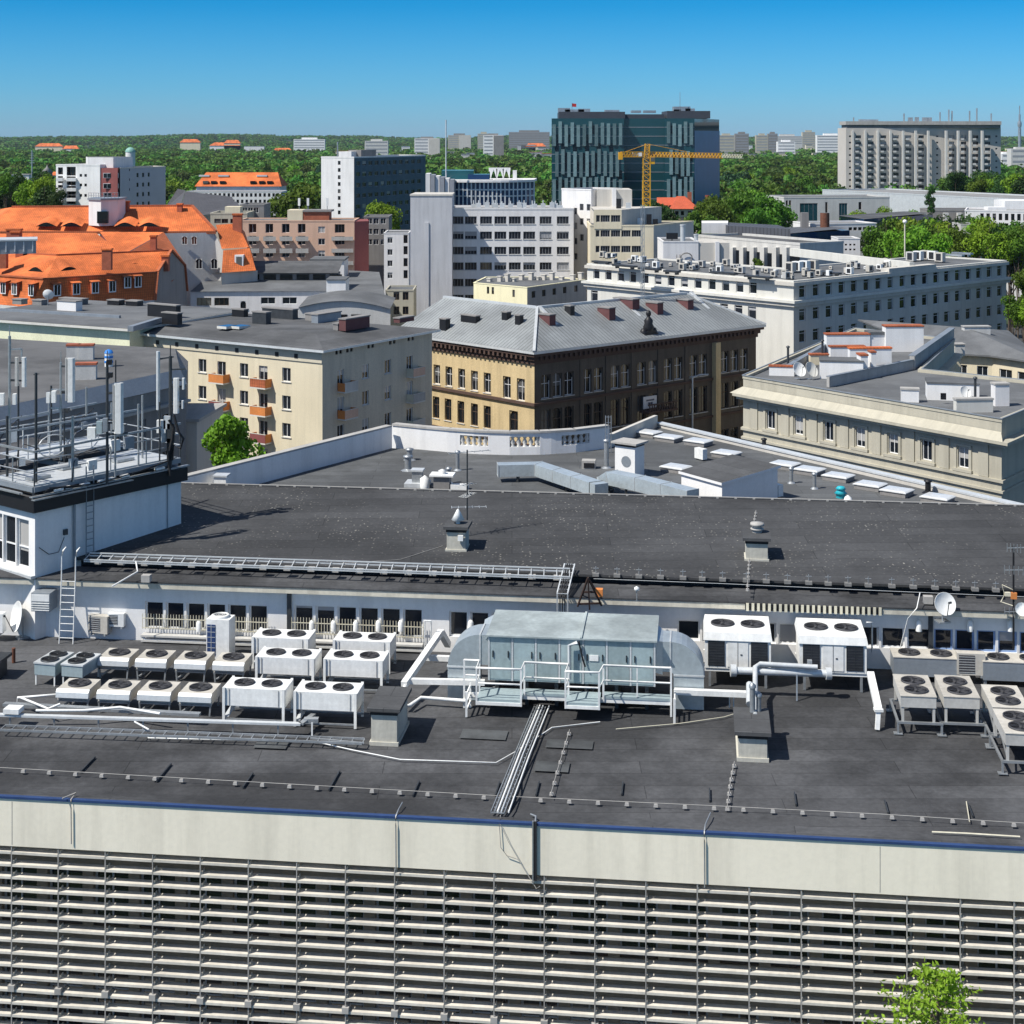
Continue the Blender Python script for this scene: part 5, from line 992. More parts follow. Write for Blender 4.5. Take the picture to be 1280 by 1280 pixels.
for u in [1071+15.7*k for k in range(6)]+[1187.5+15*k for k in range(4)]:
    for v in hrow[:9]: mb = MB(); x = xat(u, 900); z = zat(v+6.6, 900); mb.box((x-.95, 899.2, z-.4), (x+.95, 900.6, z+.6)); mb.build('balcony', M['stone'], ho)
for u, h, r in ((1067, 3, .2), (1130, 6, .2), (1138, 3, 1.2), (1146, 3.2, 1), (1156, 3, 1.4), (1162, 3, 1.1), (1175, 7, .15), (1186, 9, .15), (1190, 8, .15), (1212, 8, .15), (1221, 10, .15), (1239, 6, .15), (1080, 1.5, 3), (1092, 1.4, 2.5)): mb = MB(); x = xat(u, 908); mb.box((x-r, 907, zat(151.5, Y)), (x+r, 909, zat(151.5, Y)+h*.75)); mb.build('roof_antenna', M['metal'], ho)
# ---- orange roofed school among trees
t = thing('school_building', 'white building with orange tiled hip roof among the trees', 'school', (xat(300, 600), 600, 0)); Y = 600
za, zb2 = zat(233, Y), zat(215.5, Y+8); mb = MB(); mb.face([(xat(243, Y), Y, za), (xat(352, Y), Y, za), (xat(343, Y), Y+9, zb2), (xat(252, Y), Y+9, zb2)]); mb.face([(xat(352, Y), Y, za), (xat(352, Y), Y+18, za), (xat(343, Y), Y+9, zb2)]); mb.build('roof', M['tile'], t)
for u in (258, 268, 279, 317, 328, 338): mb = MB(); p = D(u, 227, Y+3); mb.box((p.x-1.0, p.y-2, p.z-.7), (p.x+1.0, p.y, p.z+.3)); mb.build('roof_window', M['glassdark'], t)
for u in (256, 280, 328): mb = MB(); p = D(u, 219, Y+7); mb.box((p.x-2, p.y-1.5, p.z-.5), (p.x+2, p.y, p.z+.1)); mb.build('roof_window', M['metal_pale'], t)
mb = MB(); mb.box((xat(245, Y), Y+.5, 0), (xat(350, Y), Y+17, za-.02)); mb.build('wall', M['white2'], t)
lwg, A, B, n, z1 = front('school_wing', 'long white wing with arched windows and grey roof below the orange hip roof', 'school', 232, 352, 240, 575, 14, M['white2'], M['roof_mid'], [WP([258+5.6*k for k in range(17)], [246, 254], .9, 1.3, DW, fb)], par=(.2, .2))
# dark slate roofs left of it
t = thing('slate_roof_house', 'house with steep dark slate roofs beside the orange mansards', 'house', (xat(270, 390), 390, 0)); mb = MB()
quad((205, 262, 398), (225, 259, 388), (232, 238, 404), (222, 236, 404)); quad((225, 260, 388), (300, 266, 385), (290, 246, 400), (232, 239, 402)); quad((246, 270, 380), (303, 262, 384), (296, 252, 394), (250, 250, 392)); mb.build('roof', mat('slate_roof', (.085, .085, .095), .7, .1, .4, tile=True), t)
mb = MB(); mb.box((xat(207, 396), 396, 0), (xat(303, 396), 410, zat(262, 396))); mb.build('wall', M['greywall'], t)
front('town_house', 'small dark grey flat roofed house between the slate roofs and the salmon block', 'house', 300, 330, 257, 372, 10, M['darkgrey'], M['roof_mid'], [WP([306, 313, 320], [266], 1.2, 1.3, (2, 0, False))], par=(.3, .3), edge_m={3: M['creamwall']})
front('town_house', 'low brown flat roofed house with cream box at the end of the orange roof', 'house', 263, 309, 268, 362, 10, M['beige'], M['roof_mid'], [WP([272, 281, 292], [279], 1.5, 1.0, (2, 0, False), fb)], par=(.4, .4))
mb = MB(); mb.box((xat(283, 366), 364, 0), (xat(302, 366), 368, zat(258, 366))); solo('roof_box', mb, M['creamwall'], 'pale cream plant box on the low brown house', 'plant box', (xat(292, 366), 364, 0))
# ---- buildings far off near the horizon
def far(label, u0, u1, vt, Y, vis, wm, cat='tower block', win=True, side=None, name='tower_block', step=3.4, top=True):
    Y = min(4000, max(1200, 55440/(vis-172))); z1 = zat(vt, Y); A = V(xat(u0, Y), Y, 0); B = V(xat(u1, Y), Y, 0); t = thing(name, label, cat, (A.x, Y, 0)); mb = MB()
    mb.prism([A, B, B+V(0, 14, 0), A+V(0, 14, 0)], 0, z1, 0); mb.build('wall', M[wm], t)
    if side: mb = MB(); us_ = side[0]; mb.box((xat(us_, Y), Y-1.2, 0), (B.x+1, Y+14, z1-.5)); mb.build('side_wall', M[side[1]], t)
    if top: mb = MB(); mb.box((A.x+(B.x-A.x)*.25, Y+3, z1), (A.x+(B.x-A.x)*.75, Y+10, z1+Y/F*2.2)); mb.build('roof_house', M['darkgrey' if side else wm], t)
    if win:
        k = 0; x1 = xat(side[0], Y) if side else B.x
        while k*step*1.6+3 < (vis-vt)*Y/F and k < 14:
            mb = MB(); mb.box((A.x+1.5, Y-.15, z1-3-step*1.6*k), (x1-1.5, Y+.1, z1-1.2-step*1.6*k)); mb.build('window_band', M['gframe'], t); k += 1
    return t
for a in (('white tower block on the skyline, leftmost of the row left of the glass tower', 518, 549, 173, 1500, 192, 'white2', 'tower block', True, (536, 'greywall')),
          ('pale tower block on the skyline, second from left in the row', 560, 588, 169, 1700, 186, 'beige', 'tower block', True, (574, 'greywall')),
          ('white tower block with dark teal right side on the skyline', 604, 629, 169, 1350, 194, 'white', 'tower block', True, (617, 'darkgrey')),
          ('beige tower behind the white tower with teal side', 597, 612, 167, 1750, 186, 'beige'),
          ('long teal grey slab block on the skyline just left of the glass tower', 636, 687, 165, 1600, 184, 'darkgrey'),
          ('low pale slab on the skyline left of the row of towers', 456, 485, 176, 1500, 194, 'stone'),
          ('white ribbed office with balconies bands on the left skyline', 367, 406, 174, 1400, 188, 'white'),
          ('grey brown tower block just right of the glass tower', 898, 918, 169, 1300, 192, 'beige'),
          ('dark tower block with pale face right of the grey brown tower', 919, 936, 167, 1320, 190, 'darkgrey'),
          ('grey brown tower block in the middle of the right skyline row', 945, 960, 169, 1400, 190, 'beige'),
          ('slim dark tower block right of the middle grey brown tower', 960, 972, 167, 1420, 190, 'darkgrey'),
          ('white slab with balcony bands left of the hotel', 1021, 1056, 169, 1300, 190, 'white'),
          ('slim brown tower block behind the white slab near the hotel', 1003, 1019, 165, 1600, 184, 'beige'),
          ('low white building in the trees left of the hotel', 972, 994, 177, 1200, 192, 'white'),
          ('long low pale building on the horizon between the right skyline towers', 965, 1003, 170, 2200, 180, 'stone'),
          ('small white building at the right edge beyond the hotel', 1252, 1262, 192, 1600, 204, 'white'),
          ('white and brick building at the right edge below the radio tower', 1264, 1290, 186, 1500, 206, 'stone')): far(*a)
rf = random.Random(21)
DH = '''orange roofed hall leftmost on the wooded horizon
smaller orange roof joined right of the leftmost hall on the horizon
orange roof high on the horizon above the left part of the white arched wing
wide orange roof on the horizon above the orange hip roof
small orange roof just behind the wide one on the horizon
pale low house right of the wide orange roof on the horizon
low orange roof in the woods left of the white ribbed office
pale low house in the woods below the wide horizon roof
orange roof beside the left edge of the glass tower on the skyline
pale low house below the skyline orange roof left of the glass tower
pale house touching the left edge of the glass tower
pale house in the trees left of the pair beside the glass tower
pale house below the second tower of the left skyline row
pale low house left of the white tower with teal side
pale house at the foot of the leftmost skyline tower
orange roof below the radio tower on the right skyline
orange roof low in the trees at the right edge
orange roof beside the right end of the hotel
small pale house in the trees left of the hotel
pale low house left of the leftmost skyline tower
orange roofed house left of the white apartment block
pale house in the woods at the far left
small orange roof deep in the trees at the far left
pale house between the first and second left skyline towers
pale house behind the roof of the dark teal slab
pale low house left of the white ribbed office'''.split('\n')
for i, (u0, u1, v, Y, red) in enumerate(((44, 78, 178, 1700, 1), (78, 98, 181, 1700, 1), (225, 250, 173, 2300, 1), (262, 300, 177, 2200, 1), (280, 300, 174, 2600, 1), (305, 330, 178, 2000, 0), (318, 338, 184, 1500, 0), (280, 305, 186, 1500, 0), (657, 682, 178, 1900, 1), (645, 665, 186, 1500, 0), (665, 688, 188, 1450, 0), (632, 650, 190, 1350, 0), (560, 585, 187, 1500, 0), (575, 600, 190, 1400, 0), (500, 525, 186, 1600, 0), (1256, 1280, 184, 1900, 1), (1268, 1285, 204, 1100, 1), (1254, 1272, 196, 1300, 1), (1000, 1012, 191, 1150, 0), (488, 515, 183, 1900, 0), (50, 72, 214, 800, 1), (14, 36, 214, 900, 0), (18, 30, 245, 620, 1), (545, 565, 183, 1900, 0), (436, 455, 188, 1300, 0), (340, 365, 184, 1700, 1))):
    t = thing('distant_house', DH[i], 'house', (xat(u0, Y), Y, 0), 0, 'distant houses among the trees with orange roofs' if red else 'distant pale houses among the trees')
    Y = min(3900, max(600, 33*F/(v+5-172))) if Y > 1000 else Y; t.location = (xat(u0, Y), Y, 0); ORG[t.name] = V(*t.location); x0, x1 = xat(u0, Y), xat(u1, Y); zt = zat(v+5, Y); h = 4*Y/F; mb = MB(); mb.box((x0, Y, 0), (x1, Y+12, zt)); mb.build('wall', M['white2' if i % 2 else 'creamwall'], t)
    mb = MB()
    if red: mb.face([(x0-1, Y-1, zt), (x1+1, Y-1, zt), (x1-(x1-x0)*.15, Y+6, zt+h), (x0+(x1-x0)*.15, Y+6, zt+h)]); mb.face([(x1+1, Y-1, zt), (x1+1, Y+13, zt), (x1-(x1-x0)*.15, Y+6, zt+h)]); mb.face([(x0-1, Y+13, zt), (x0-1, Y-1, zt), (x0+(x1-x0)*.15, Y+6, zt+h)])
    else: mb.box((x0-.3, Y-.3, zt), (x1+.3, Y+12.3, zt+.5))
    mb.build('roof', M['tile'] if red else M['roof_pale'], t)
for k in range(30):
    u = rf.choice((rf.uniform(420, 515), rf.uniform(540, 688), rf.uniform(628, 688), rf.uniform(900, 1055), rf.uniform(1252, 1285))); v = rf.uniform(181, 193); Y = min(3900, max(1300, 33*F/(v+5-172))); w_ = rf.uniform(7, 22)*Y/F; x = xat(u, Y); z = zat(v, Y); mb = MB(); mb.box((x-w_/2, Y, 0), (x+w_/2, Y+12, z), 0); mb.box((x-w_/2-.3, Y-.4, z), (x+w_/2+.3, Y+12.4, z+.8), 1)
    for q in range(2): mb.box((x-w_/2+1, Y-.1, z-3-4*q), (x+w_/2-1, Y+.1, z-1.5-4*q), 2)
    solo('far_building', mb, [M[rf.choice(('white2', 'creamwall', 'stone', 'white'))], M[rf.choice(('roof_pale', 'tile_dark', 'roof_mid'))], M['gframe']], 'tiny pale far building standing in the treetops below the skyline towers', 'building', (x, Y, 0), 'tiny far buildings in the treetops')
mb = MB(); Y = 1500; c = V(xat(163, Y), Y, 0); zc = zat(190, Y); mb.lathe([(4.5, 0), (4.5, zc)], c, 16, 0); mb.lathe([(4.8*math.cos(a), zc+4.5*math.sin(a)) for a in lin(0, 1.5, 7)]+[(.01, zc+4.6)], c, 20, 1); solo('observatory_dome', mb, [M['white2'], mat('green_copper', (.22, .42, .36), .6, .1, .5)], 'pale green domed roof rising from the distant woods', 'dome', c)
mb = MB(); Y = 640; c = V(xat(59, Y), Y, 0); z = zat(224, Y); mb.box((c.x-2, Y-2, 0), (c.x+2, Y+2, z), 0); mb.lathe([(3.2, 0), (2.2, 1.6), (2.1, 2.6), (2.6, 2.8), (.6, 4.6), (.02, 6)], V(c.x, Y, z), 8, 1); solo('church_turret', mb, [M['white2'], M['darkgrey']], 'small pale turret with dark cap in the trees left of the apartment tower', 'turret', c)
mb = MB(); Y = 3200; c = V(xat(1274.5, Y), Y, 0); mb.tube([c, V(c.x, Y, zat(160, Y))], 3.2, 8); mb.tube([V(c.x, Y, zat(160, Y)), V(c.x, Y, zat(143, Y))], 2.0, 8); mb.tube([V(c.x, Y, zat(143, Y)), V(c.x, Y, zat(132, Y))], 1.0, 6); mb.lathe([(3.5, 0), (4.5, 6), (3.5, 12)], V(c.x, Y, zat(159, Y)), 10); solo('radio_tower', mb, M['metal'], 'slim lattice like radio tower on the horizon at the right edge', 'radio tower', c)
mb = MB(); Y = 900; c = D(40, 205, Y); mb.tube([V(c.x, Y, 0), V(c.x, Y, zat(188, Y))], .35, 5)
for k in range(6): z = zat(204-3*k, Y); mb.box((c.x-1.5+.2*k, Y-.2, z), (c.x+1.5-.2*k, Y+.2, z+.3))
solo('lattice_mast', mb, M['metal'], 'thin grey mast standing in the woods on the left', 'mast', (c.x, Y, 0))

# ---- trees one can tell apart
TL = []
def many(lst, m, grp, lab, **k):
    for (u, Y, v, w_) in lst: tree(u, Y, v, w_, m, lab, group=grp, **k)
tree(287, 146, 513, 68, 'leaf_bright', 'bright green street tree in front of the cream balcony block', n=6500, size=.075, hh=1.35, group=None, var=1)
tree(372, 520, 226, 78, 'leaf', 'large round green tree behind the salmon housing block', n=4500, size=.06, hh=.8, group=None, var=2)
tree(408, 515, 240, 30, 'leaf_dark', 'smaller dark tree between the large round tree and pale slab end', n=3000, size=.07, group=None)
tree(480, 430, 254, 46, 'leaf_bright', 'bright tree between the teal slab and the salmon block', n=4000, size=.06, hh=.8, group=None)
tree(470, 385, 306, 26, 'leaf_spring', 'light green tree beside the narrow pale house', n=3000, size=.07, hh=1.3, group=None)
tree(947, 292, 322, 16, 'leaf', 'small round tree on the roof edge of the grey office', n=2000, size=.09, group=None, base=18)
tree(1164, 452, 229, 15, 'leaf_dark', 'slim dark cypress like tree beside the museum gallery', n=2500, size=.1, hh=2.6, group=None, name='conifer_tree')
tree(822, 470, 250, 34, 'leaf_dark', 'taller dark tree behind the crane, left of the red roofed villa', group=None); tree(838, 465, 262, 26, 'leaf_dark', 'smaller dark tree right before the wall of the red roofed villa', group=None)
many([(883, 480, 243, 36), (900, 470, 252, 40), (930, 490, 238, 52), (962, 480, 240, 50), (948, 455, 258, 44), (915, 520, 240, 40), (975, 500, 246, 40), (893, 455, 268, 30), (868, 470, 262, 26)], 'leaf', 'trees between the villa and the museum', 'full green tree between the villa and the museum', n=3200, size=.065)
many([(1075, 470, 262, 26), (1060, 468, 266, 22), (1105, 478, 258, 28), (1140, 470, 262, 22)], 'leaf_bright', 'young trees before the museum', 'young light tree in front of the museum wall', n=2000, size=.08)
rr = random.Random(17)
for k in range(44):
    u = rr.uniform(1092, 1300); Y = rr.uniform(325, 430); v = 272+(Y < 360)*12+rr.uniform(-3, 7)+max(0, (1120-u))*.25; big = rr.uniform(34, 62)
    tree(u, Y, v, big, rr.choice(('leaf', 'leaf', 'leaf_bright', 'leaf_bright', 'leaf_dark')), 'broad green park tree in the grove behind the long grey office', n=3200, size=.065, group='park grove behind the grey office', hh=.95)
for k in range(10):
    tree(rr.uniform(1262, 1330), rr.uniform(255, 300), rr.uniform(320, 370), rr.uniform(30, 46), rr.choice(('leaf', 'leaf_bright', 'leaf_dark')), 'dense tree beside the right end of the grey office', n=3200, size=.07, group='trees right of the grey office')
for k in range(26):
    u = rr.uniform(-20, 72); Y = rr.uniform(420, 600); tree(u, Y, rr.uniform(212, 236)-(Y-500)*.06, rr.uniform(24, 42), rr.choice(('leaf', 'leaf_dark', 'leaf_dark', 'leaf_bright')), 'broad green tree in the wood behind the orange roofs', n=2600, size=.07, group='trees behind the orange roofs')
for k in range(16):
    u = rr.uniform(1170, 1290); Y = rr.uniform(560, 760); tree(u, Y, rr.uniform(214, 226), rr.uniform(24, 40), rr.choice(('leaf', 'leaf_dark', 'leaf_bright')), 'broad tree in front of the hotel', n=2400, size=.075, group='trees around the hotel', hh=.9)
for u0, u1, Ya, Yb, n_, v_, gp, lb in ((885, 1052, 560, 1250, 46, 200, 'park trees left of the hotel', 'broad park tree in the wood between the glass tower and the hotel'), (205, 405, 640, 1300, 44, 196, 'park trees around the orange roofed school', 'broad park tree in the wood around the orange roofed school')):
    for k in range(n_):
        Y = math.sqrt(rr.uniform(Ya*Ya, Yb*Yb)); u = rr.uniform(u0, u1); h = rr.uniform(15, 23); r = rr.uniform(5.5, 10)
        if 240 < u < 360 and 575 < Y < 625: continue
        tree(u, Y, VH+(CZ-h)*F/Y, 2*r*F/Y, rr.choice(('leaf', 'leaf_bright', 'leaf_dark', 'leaf_olive', 'leaf_blue', 'leaf')), lb, n=1500, size=.085, hh=.85, group=gp)
# ---- the far wood, one mass
cr_far = [crown_arrays(70, .24, 9, 300+i, 1, .85, .3).reshape(-1, 4, 3) for i in range(6)]; cr_mid = [crown_arrays(340, .12, 12, 320+i, 1, .9, .4).reshape(-1, 4, 3) for i in range(6)]
foot = []
for o in list(COL.objects):
    if o.parent is None and o.type == 'EMPTY' and o.get('category') not in (None, 'tree') and not o.name.startswith('distant') and o.location.y > 380:
        xs_ = []; ys_ = []
        for c in o.children:
            if c.type == 'MESH':
                for b in c.bound_box: xs_.append(b[0]+c.location.x+o.location.x); ys_.append(b[1]+c.location.y+o.location.y)
        if xs_: foot.append((min(xs_)-3, max(xs_)+3, min(ys_)-14, max(ys_)+4))
foot = np.array(foot)
vv = []; tt = []; cnt = 0
def gap(X, Y):   # clearings: streets and lots
    return math.sin(X*.013+2)*math.sin(Y*.011+1) > .72
def uof(X, Y): return 640+X*F/Y
for (Ya, Yb, N, src, rmin, rmax) in ((430, 1000, 1900, cr_mid, 4.5, 8.5), (1000, 2000, 3600, cr_far, 6, 11), (2000, 3600, 5000, cr_far, 7, 13), (3600, 9000, 8000, cr_far, 10, 20)):
    i = 0
    while i < N:
        Y = math.sqrt(rr.uniform(Ya*Ya, Yb*Yb)); X = rr.uniform(-.36, .36)*Y; i += 1
        if len(foot) and np.any((X > foot[:, 0]) & (X < foot[:, 1]) & (Y > foot[:, 2]) & (Y < foot[:, 3])): continue
        u = uof(X, Y)
        if Y < 560 and not (u < 60 or 860 < u < 1000 or u > 1262): continue
        if Y < 700 and 205 < u < 240 and Y < 600: continue
        if gap(X, Y) and Y < 3500: continue
        r = rr.uniform(rmin, rmax); h = rr.uniform(12, 22); zb_ = max(0, hz(X, Y)) if Y > 4200 else 0
        if 960 < u < 1300 and Y < 560: h *= .7
        q = src[rr.randrange(6)]; a = rr.random()*6.28; ca, sa = math.cos(a), math.sin(a); sz = max(r*.8, h*.42)
        rot = np.array([[ca, -sa, 0], [sa, ca, 0], [0, 0, 1]]); p = (q @ rot.T)*np.array([r*1.1, r*1.1, sz])+np.array([X, Y, zb_+h-sz*.75])
        vv.append(p.reshape(-1, 3)); tt.append(np.full(len(p)*4, min(1, max(0, .5+.28*math.sin(X*.021+Y*.004)*math.sin(Y*.009+X*.006)+rr.gauss(0, .22)))))
me = np_mesh('far_wood', np.concatenate(vv), M['leaf_far'], np.concatenate(tt)); o = bpy.data.objects.new('far_wood', me); COL.objects.link(o); tag(o, kind='stuff')
# ------------------------------------------------------------------ the big office building in front
TH = -math.atan2(.118, .993); EX = V(math.cos(TH), math.sin(TH), 0); EY = V(-math.sin(TH), math.cos(TH), 0)
ZF = 23.0; O = P(640, 1028, ZF); O.z = 0
def B(x, y, z): return O+EX*x+EY*y+V(0, 0, z)
def lx(p): return (V(p.x, p.y, 0)-O).dot(EX)
def ly(p): return (V(p.x, p.y, 0)-O).dot(EY)
mainb = thing('office_building', 'wide office block in front with black felt roof, cream parapet and rows of sun louvres', 'office building', (O.x, O.y, 0))
XL, XR, YW, YE, YS, YR = -46, 46, 16.4, 15.95, 17.7, 29.2
def bbox(mb, x0, x1, y0, y1, z0, z1, m=0): mb.prism([B(x0, y0, 0), B(x1, y0, 0), B(x1, y1, 0), B(x0, y1, 0)], z0, z1, m)
# facade wall behind the louvres, two storeys of windows in view
mb = MB(); A_, B_ = B(XL, 1.1, 0), B(XR, 1.1, 0); ops = []; xs_ = [-30+1.62*k for k in range(38)]
for i, x in enumerate(xs_):
    for z in (18.3, 14.7, 11.1): ops.append((x-XL-.62, z, x-XL+.62, z+2.0))
wall(mb, A_, B_, 0, 21.4, ops, .25); mb.build('wall', mat('facade_render', (.20, .165, .13), .9, .08, .3, streak=.15), mainb)
place_windows(mainb, [(B(XL+(o[0]+o[2])/2, 1.35, o[1]), TH, 1.24, 2.0, (2, .7, False), (M['gframe'], M['glassdark'])) for o in ops if o[1] > 14], V(O.x, O.y, 0))
mb = MB(); bbox(mb, XL, XR, 0, .75, 21.35, ZF-.061); mb.build('parapet', M['cream'], mainb)
for u in (15, 668, 1100): x = along(B(XL, 0, 0), B(XR, 0, 0), u)+XL; jb = MB(); bbox(jb, x-.007, x+.007, -.006, .02, 21.4, ZF-.16); jb.build('expansion_joint', M['darkgrey'], mainb)
mb = MB(); bbox(mb, XL, XR, -.04, .12, ZF-.06, ZF+.014); mb.build('edge_flashing', M['blue'], mainb)
mb = MB()
mb.face([B(XL, .12, ZF+.012), B(XR, .12, ZF+.012), B(XR, 1.0, ZF-.08), B(XL, 1.0, ZF-.08)]); mb.face([B(XL, 1.0, ZF-.08), B(XR, 1.0, ZF-.08), B(XR, YW, ZF), B(XL, YW, ZF)]); mb.build('lower_roof', M['bitumen'], mainb)
# louvre screen
PX = along(B(XL, 0, 0), B(XR, 0, 0), 493)+XL; SP = 1.625
blade_m = mat('louvre_blade', (.66, .62, .54), .6, .10, .6, streak=.16, rnd=.05)
bl = MB(); bl.prism([(0, 0), (SP-.05, 0), (SP-.05, .30), (0, .30)], 0, .03)
bl.v = [(x, y, z+y*.04) for x, y, z in bl.v]; 
bl.box((0, -.02, -.05), (SP-.05, .004, .032)); bl.box((0, .02, 0), (.03, .30, .12))
bme = bl.mesh('louvre', blade_m); allb = []
for c in range(-13, 16):
    x = PX+SP*c
    for r_ in range(16): allb.append((B(x+.025, .04, 21.12-.418*r_), c, r_))
allb.sort(key=lambda q: q[0].y+q[0].z*-.02)
rt = random.Random(4); rest = MB()
inv = [q for q in allb if -24 < lx(q[0]) < 19.5]
for p, c, r_ in inv[:100]:
    o = bpy.data.objects.new('louvre', bme); COL.objects.link(o); o.parent = mainb; o.location = p-V(O.x, O.y, rt.uniform(-.012, .012)); o.rotation_euler = (rt.uniform(-.03, .03), rt.uniform(-.006, .006), TH)
for p, c, r_ in inv[100:]: rest.add(bl, Matrix.Translation(p) @ Matrix.Rotation(TH, 4, 'Z') @ Matrix.Rotation(rt.uniform(-.03, .03), 4, 'X') @ Matrix.Rotation(rt.uniform(-.006, .006), 4, 'Y'))
tag(rest.build('louvre', blade_m, mainb), kind='stuff')
for c in range(-14, 14):
    x = PX+SP*c; mb = MB(); bbox(mb, x-.015, x+.015, .02, .06, 0, 21.35); bbox(mb, x-.02, x+.02, .05, 1.1, 21.28, 21.34)
    for z in (16.6,): bbox(mb, x-.11, x+.11, -.03, .3, z-.1, z+.1)
    mb.build('louvre_post', M['concrete'], mainb)
# penthouse wall and its windows
def wx(u): return along(B(XL, YW, 0), B(XR, YW, 0), u)
mb = MB(); ops = []; kinds = []
def wz_(u, v): return ez(B(XL, YW, 0), B(XR, YW, 0), u, v)
for a, b, n_, vt, vb, ur, fm in ((180, 336, 6, 752, 786, 200, 'wframe'), (366, 530, 6, 757, 793, 400, 'wframe'), (560, 640, 3, 765, 797, 600, 'wframe'), (845, 1165, 10, 780, 806, 1000, 'wframe'), (1166, 1300, 5, 787, 814, 1200, 'blueframe')):
    zt, zb_ = wz_(ur, vt), wz_(ur, vb); x0, x1 = wx(a), wx(b); st = (x1-x0)/n_
    for k in range(n_): ops.append((x0+st*k+.05, zb_, x0+st*(k+1)-.05, zt)); kinds.append(fm)
wall(mb, B(XL, YW, 0), B(XR, YW, 0), 22.9, 25.5, ops, .14); mb.build('penthouse_wall', M['white'], mainb)
bpx = M['blueframe']
place_windows(mainb, [(B(XL+(o[0]+o[2])/2, YW+.14, o[1]), TH, o[2]-o[0], o[3]-o[1], (1, 0, False), (M[k], M['glass2'])) for o, k in zip(ops, kinds)], V(O.x, O.y, 0))
gr = MB()
for a, b, v0, v1, ur in ((180, 336, 766, 784, 200), (366, 530, 771, 791, 400)):
    z1_, z0_ = wz_(ur, v0), wz_(ur, v1+1); x0, x1 = wx(a)+XL, wx(b)+XL; n_ = 44
    gm = MB()
    for k in range(n_+1): x = x0+(x1-x0)*k/n_; bbox(gm, x-.012, x+.012, YW-.2, YW-.176, z0_, z1_)
    for z in (z0_+.04, (z0_+z1_)/2+.12): bbox(gm, x0, x1, YW-.21, YW-.17, z, z+.03)
    gm.build('window_guard', M['gold'], mainb)
    gm = MB(); bbox(gm, x0, x1, YW-.42, YW-.05, z0_-.28, z0_-.2); bbox(gm, x0, x1, YW-.4, YW-.2, z0_-.5, z0_-.42); gm.build('sill_shelf', M['stone'], mainb)
pp = MB(); pp.tube([B(wx(180)+XL, YW-.3, ZF+.3), B(wx(180)+XL+.2, YW-.3, ZF+.12), B(wx(530)+XL, YW-.3, ZF+.12)], .07, 6); pp.build('wall_pipe', M['paint'], mainb)
for u in (362, 1163): mb = MB(); x = wx(u)+XL; bbox(mb, x-.09, x+.09, YW-.12, YW+.02, 23, 25.4); mb.build('downpipe', M['darkmetal'], mainb)
for u in (250, 292, 391, 418, 446, 474, 502, 589, 618, 884, 1148, 1212, 1262):
    mb = MB(); x = wx(u)+XL; z = wz_(u, 786); mb.lathe([(.13, 0), (.13, .35), (.08, .45), (.01, .48)], B(x, YW-.14, z-.05), 10); mb.build('wall_lamp', M['paint'], mainb)
# canopy, fascia, step and upper roof
mb = MB(); bbox(mb, XL, XR, YE, YW+.5, 25.40, 25.66); mb.build('eaves_fascia', mat('old_fascia', (.60, .56, .46), .85, .1, .4, streak=.25), mainb)
mb = MB(); mb.face([B(XL, YE-.03, 25.70), B(XR, YE-.03, 25.70), B(XR, YS, 25.78), B(XL, YS, 25.78)]); mb.face([B(XL, YE-.03, 25.70), B(XL, YE-.03, 25.64), B(XR, YE-.03, 25.64), B(XR, YE-.03, 25.70)]); mb.build('canopy_roof', M['bitumen'], mainb)
mb = MB(); bbox(mb, XL, XR, YS+.28, YS+.5, 25.7, 26.02); mb.build('step_wall', M['black'], mainb)  # step coloured black: the shadow under the roof edge is painted in
mb = MB(); zr0, zr1 = 26.16, 27.0
mb.face([B(XL, YS-.02, zr0), B(XR, YS-.02, zr0), B(XR, YR, zr1), B(XL, YR, zr1)]); mb.face([B(XL, YS-.02, zr0), B(XL, YS-.02, zr0-.1), B(XR, YS-.02, zr0-.1), B(XR, YS-.02, zr0)]); mb.face([B(XL, YS-.02, zr0-.1), B(XL, YS+.4, zr0-.1), B(XR, YS+.4, zr0-.1), B(XR, YS-.02, zr0-.1)])
mb.face([B(XL, YR, zr1), B(XR, YR, zr1), B(XR, YR+.3, zr1), B(XL, YR+.3, zr1)]); mb.face([B(XL, YR+.3, zr1), B(XR, YR+.3, zr1), B(XR, YR+.3, 20), B(XL, YR+.3, 20)]); mb.build('upper_roof', M['bitumen_speck'], mainb)
def UP(u, v):                             # point of the sloping upper roof seen at a pixel
    n = (B(0, YS, zr0)-B(1, YS, zr0)).cross(B(0, YR, zr1)-B(0, YS, zr0)); c = V(0, 0, CZ); d = V((u-640)/F, 1, -(v-VH)/F); return c+d*((B(0, YS, zr0)-c).dot(n)/d.dot(n))
mb = MB(); bbox(mb, XL, XR, YR-.05, YR+.02, zr1+.06, zr1+.085)
for k in range(90): bbox(mb, -40+k*.9, -39.88+k*.9, YR-.06, YR+.03, zr1, zr1+.07)
mb.build('ridge_wire', M['concrete'], mainb)
# dentil row under the eaves
for k in range(25):
    mb = MB(); x = lx(P(935+k*6.9, 766, 25.5)); bbox(mb, x-.055, x+.055, YE-.07, YE+.01, 25.36, 25.68); mb.build('eaves_block', M['gold'], mainb)
mb = MB(); x0, x1 = lx(P(932, 766, 25.5)), lx(P(1105, 770, 25.5)); bbox(mb, x0, x1, YE-.012, YE+.02, 25.38, 25.67); mb.build('eaves_shadow_board', M['black'], mainb)  # black strip painted as the shadow between the eaves blocks
M['newfelt'] = mat('newer_felt', (.075, .080, .082), .9, .25, .8, patch=.3)
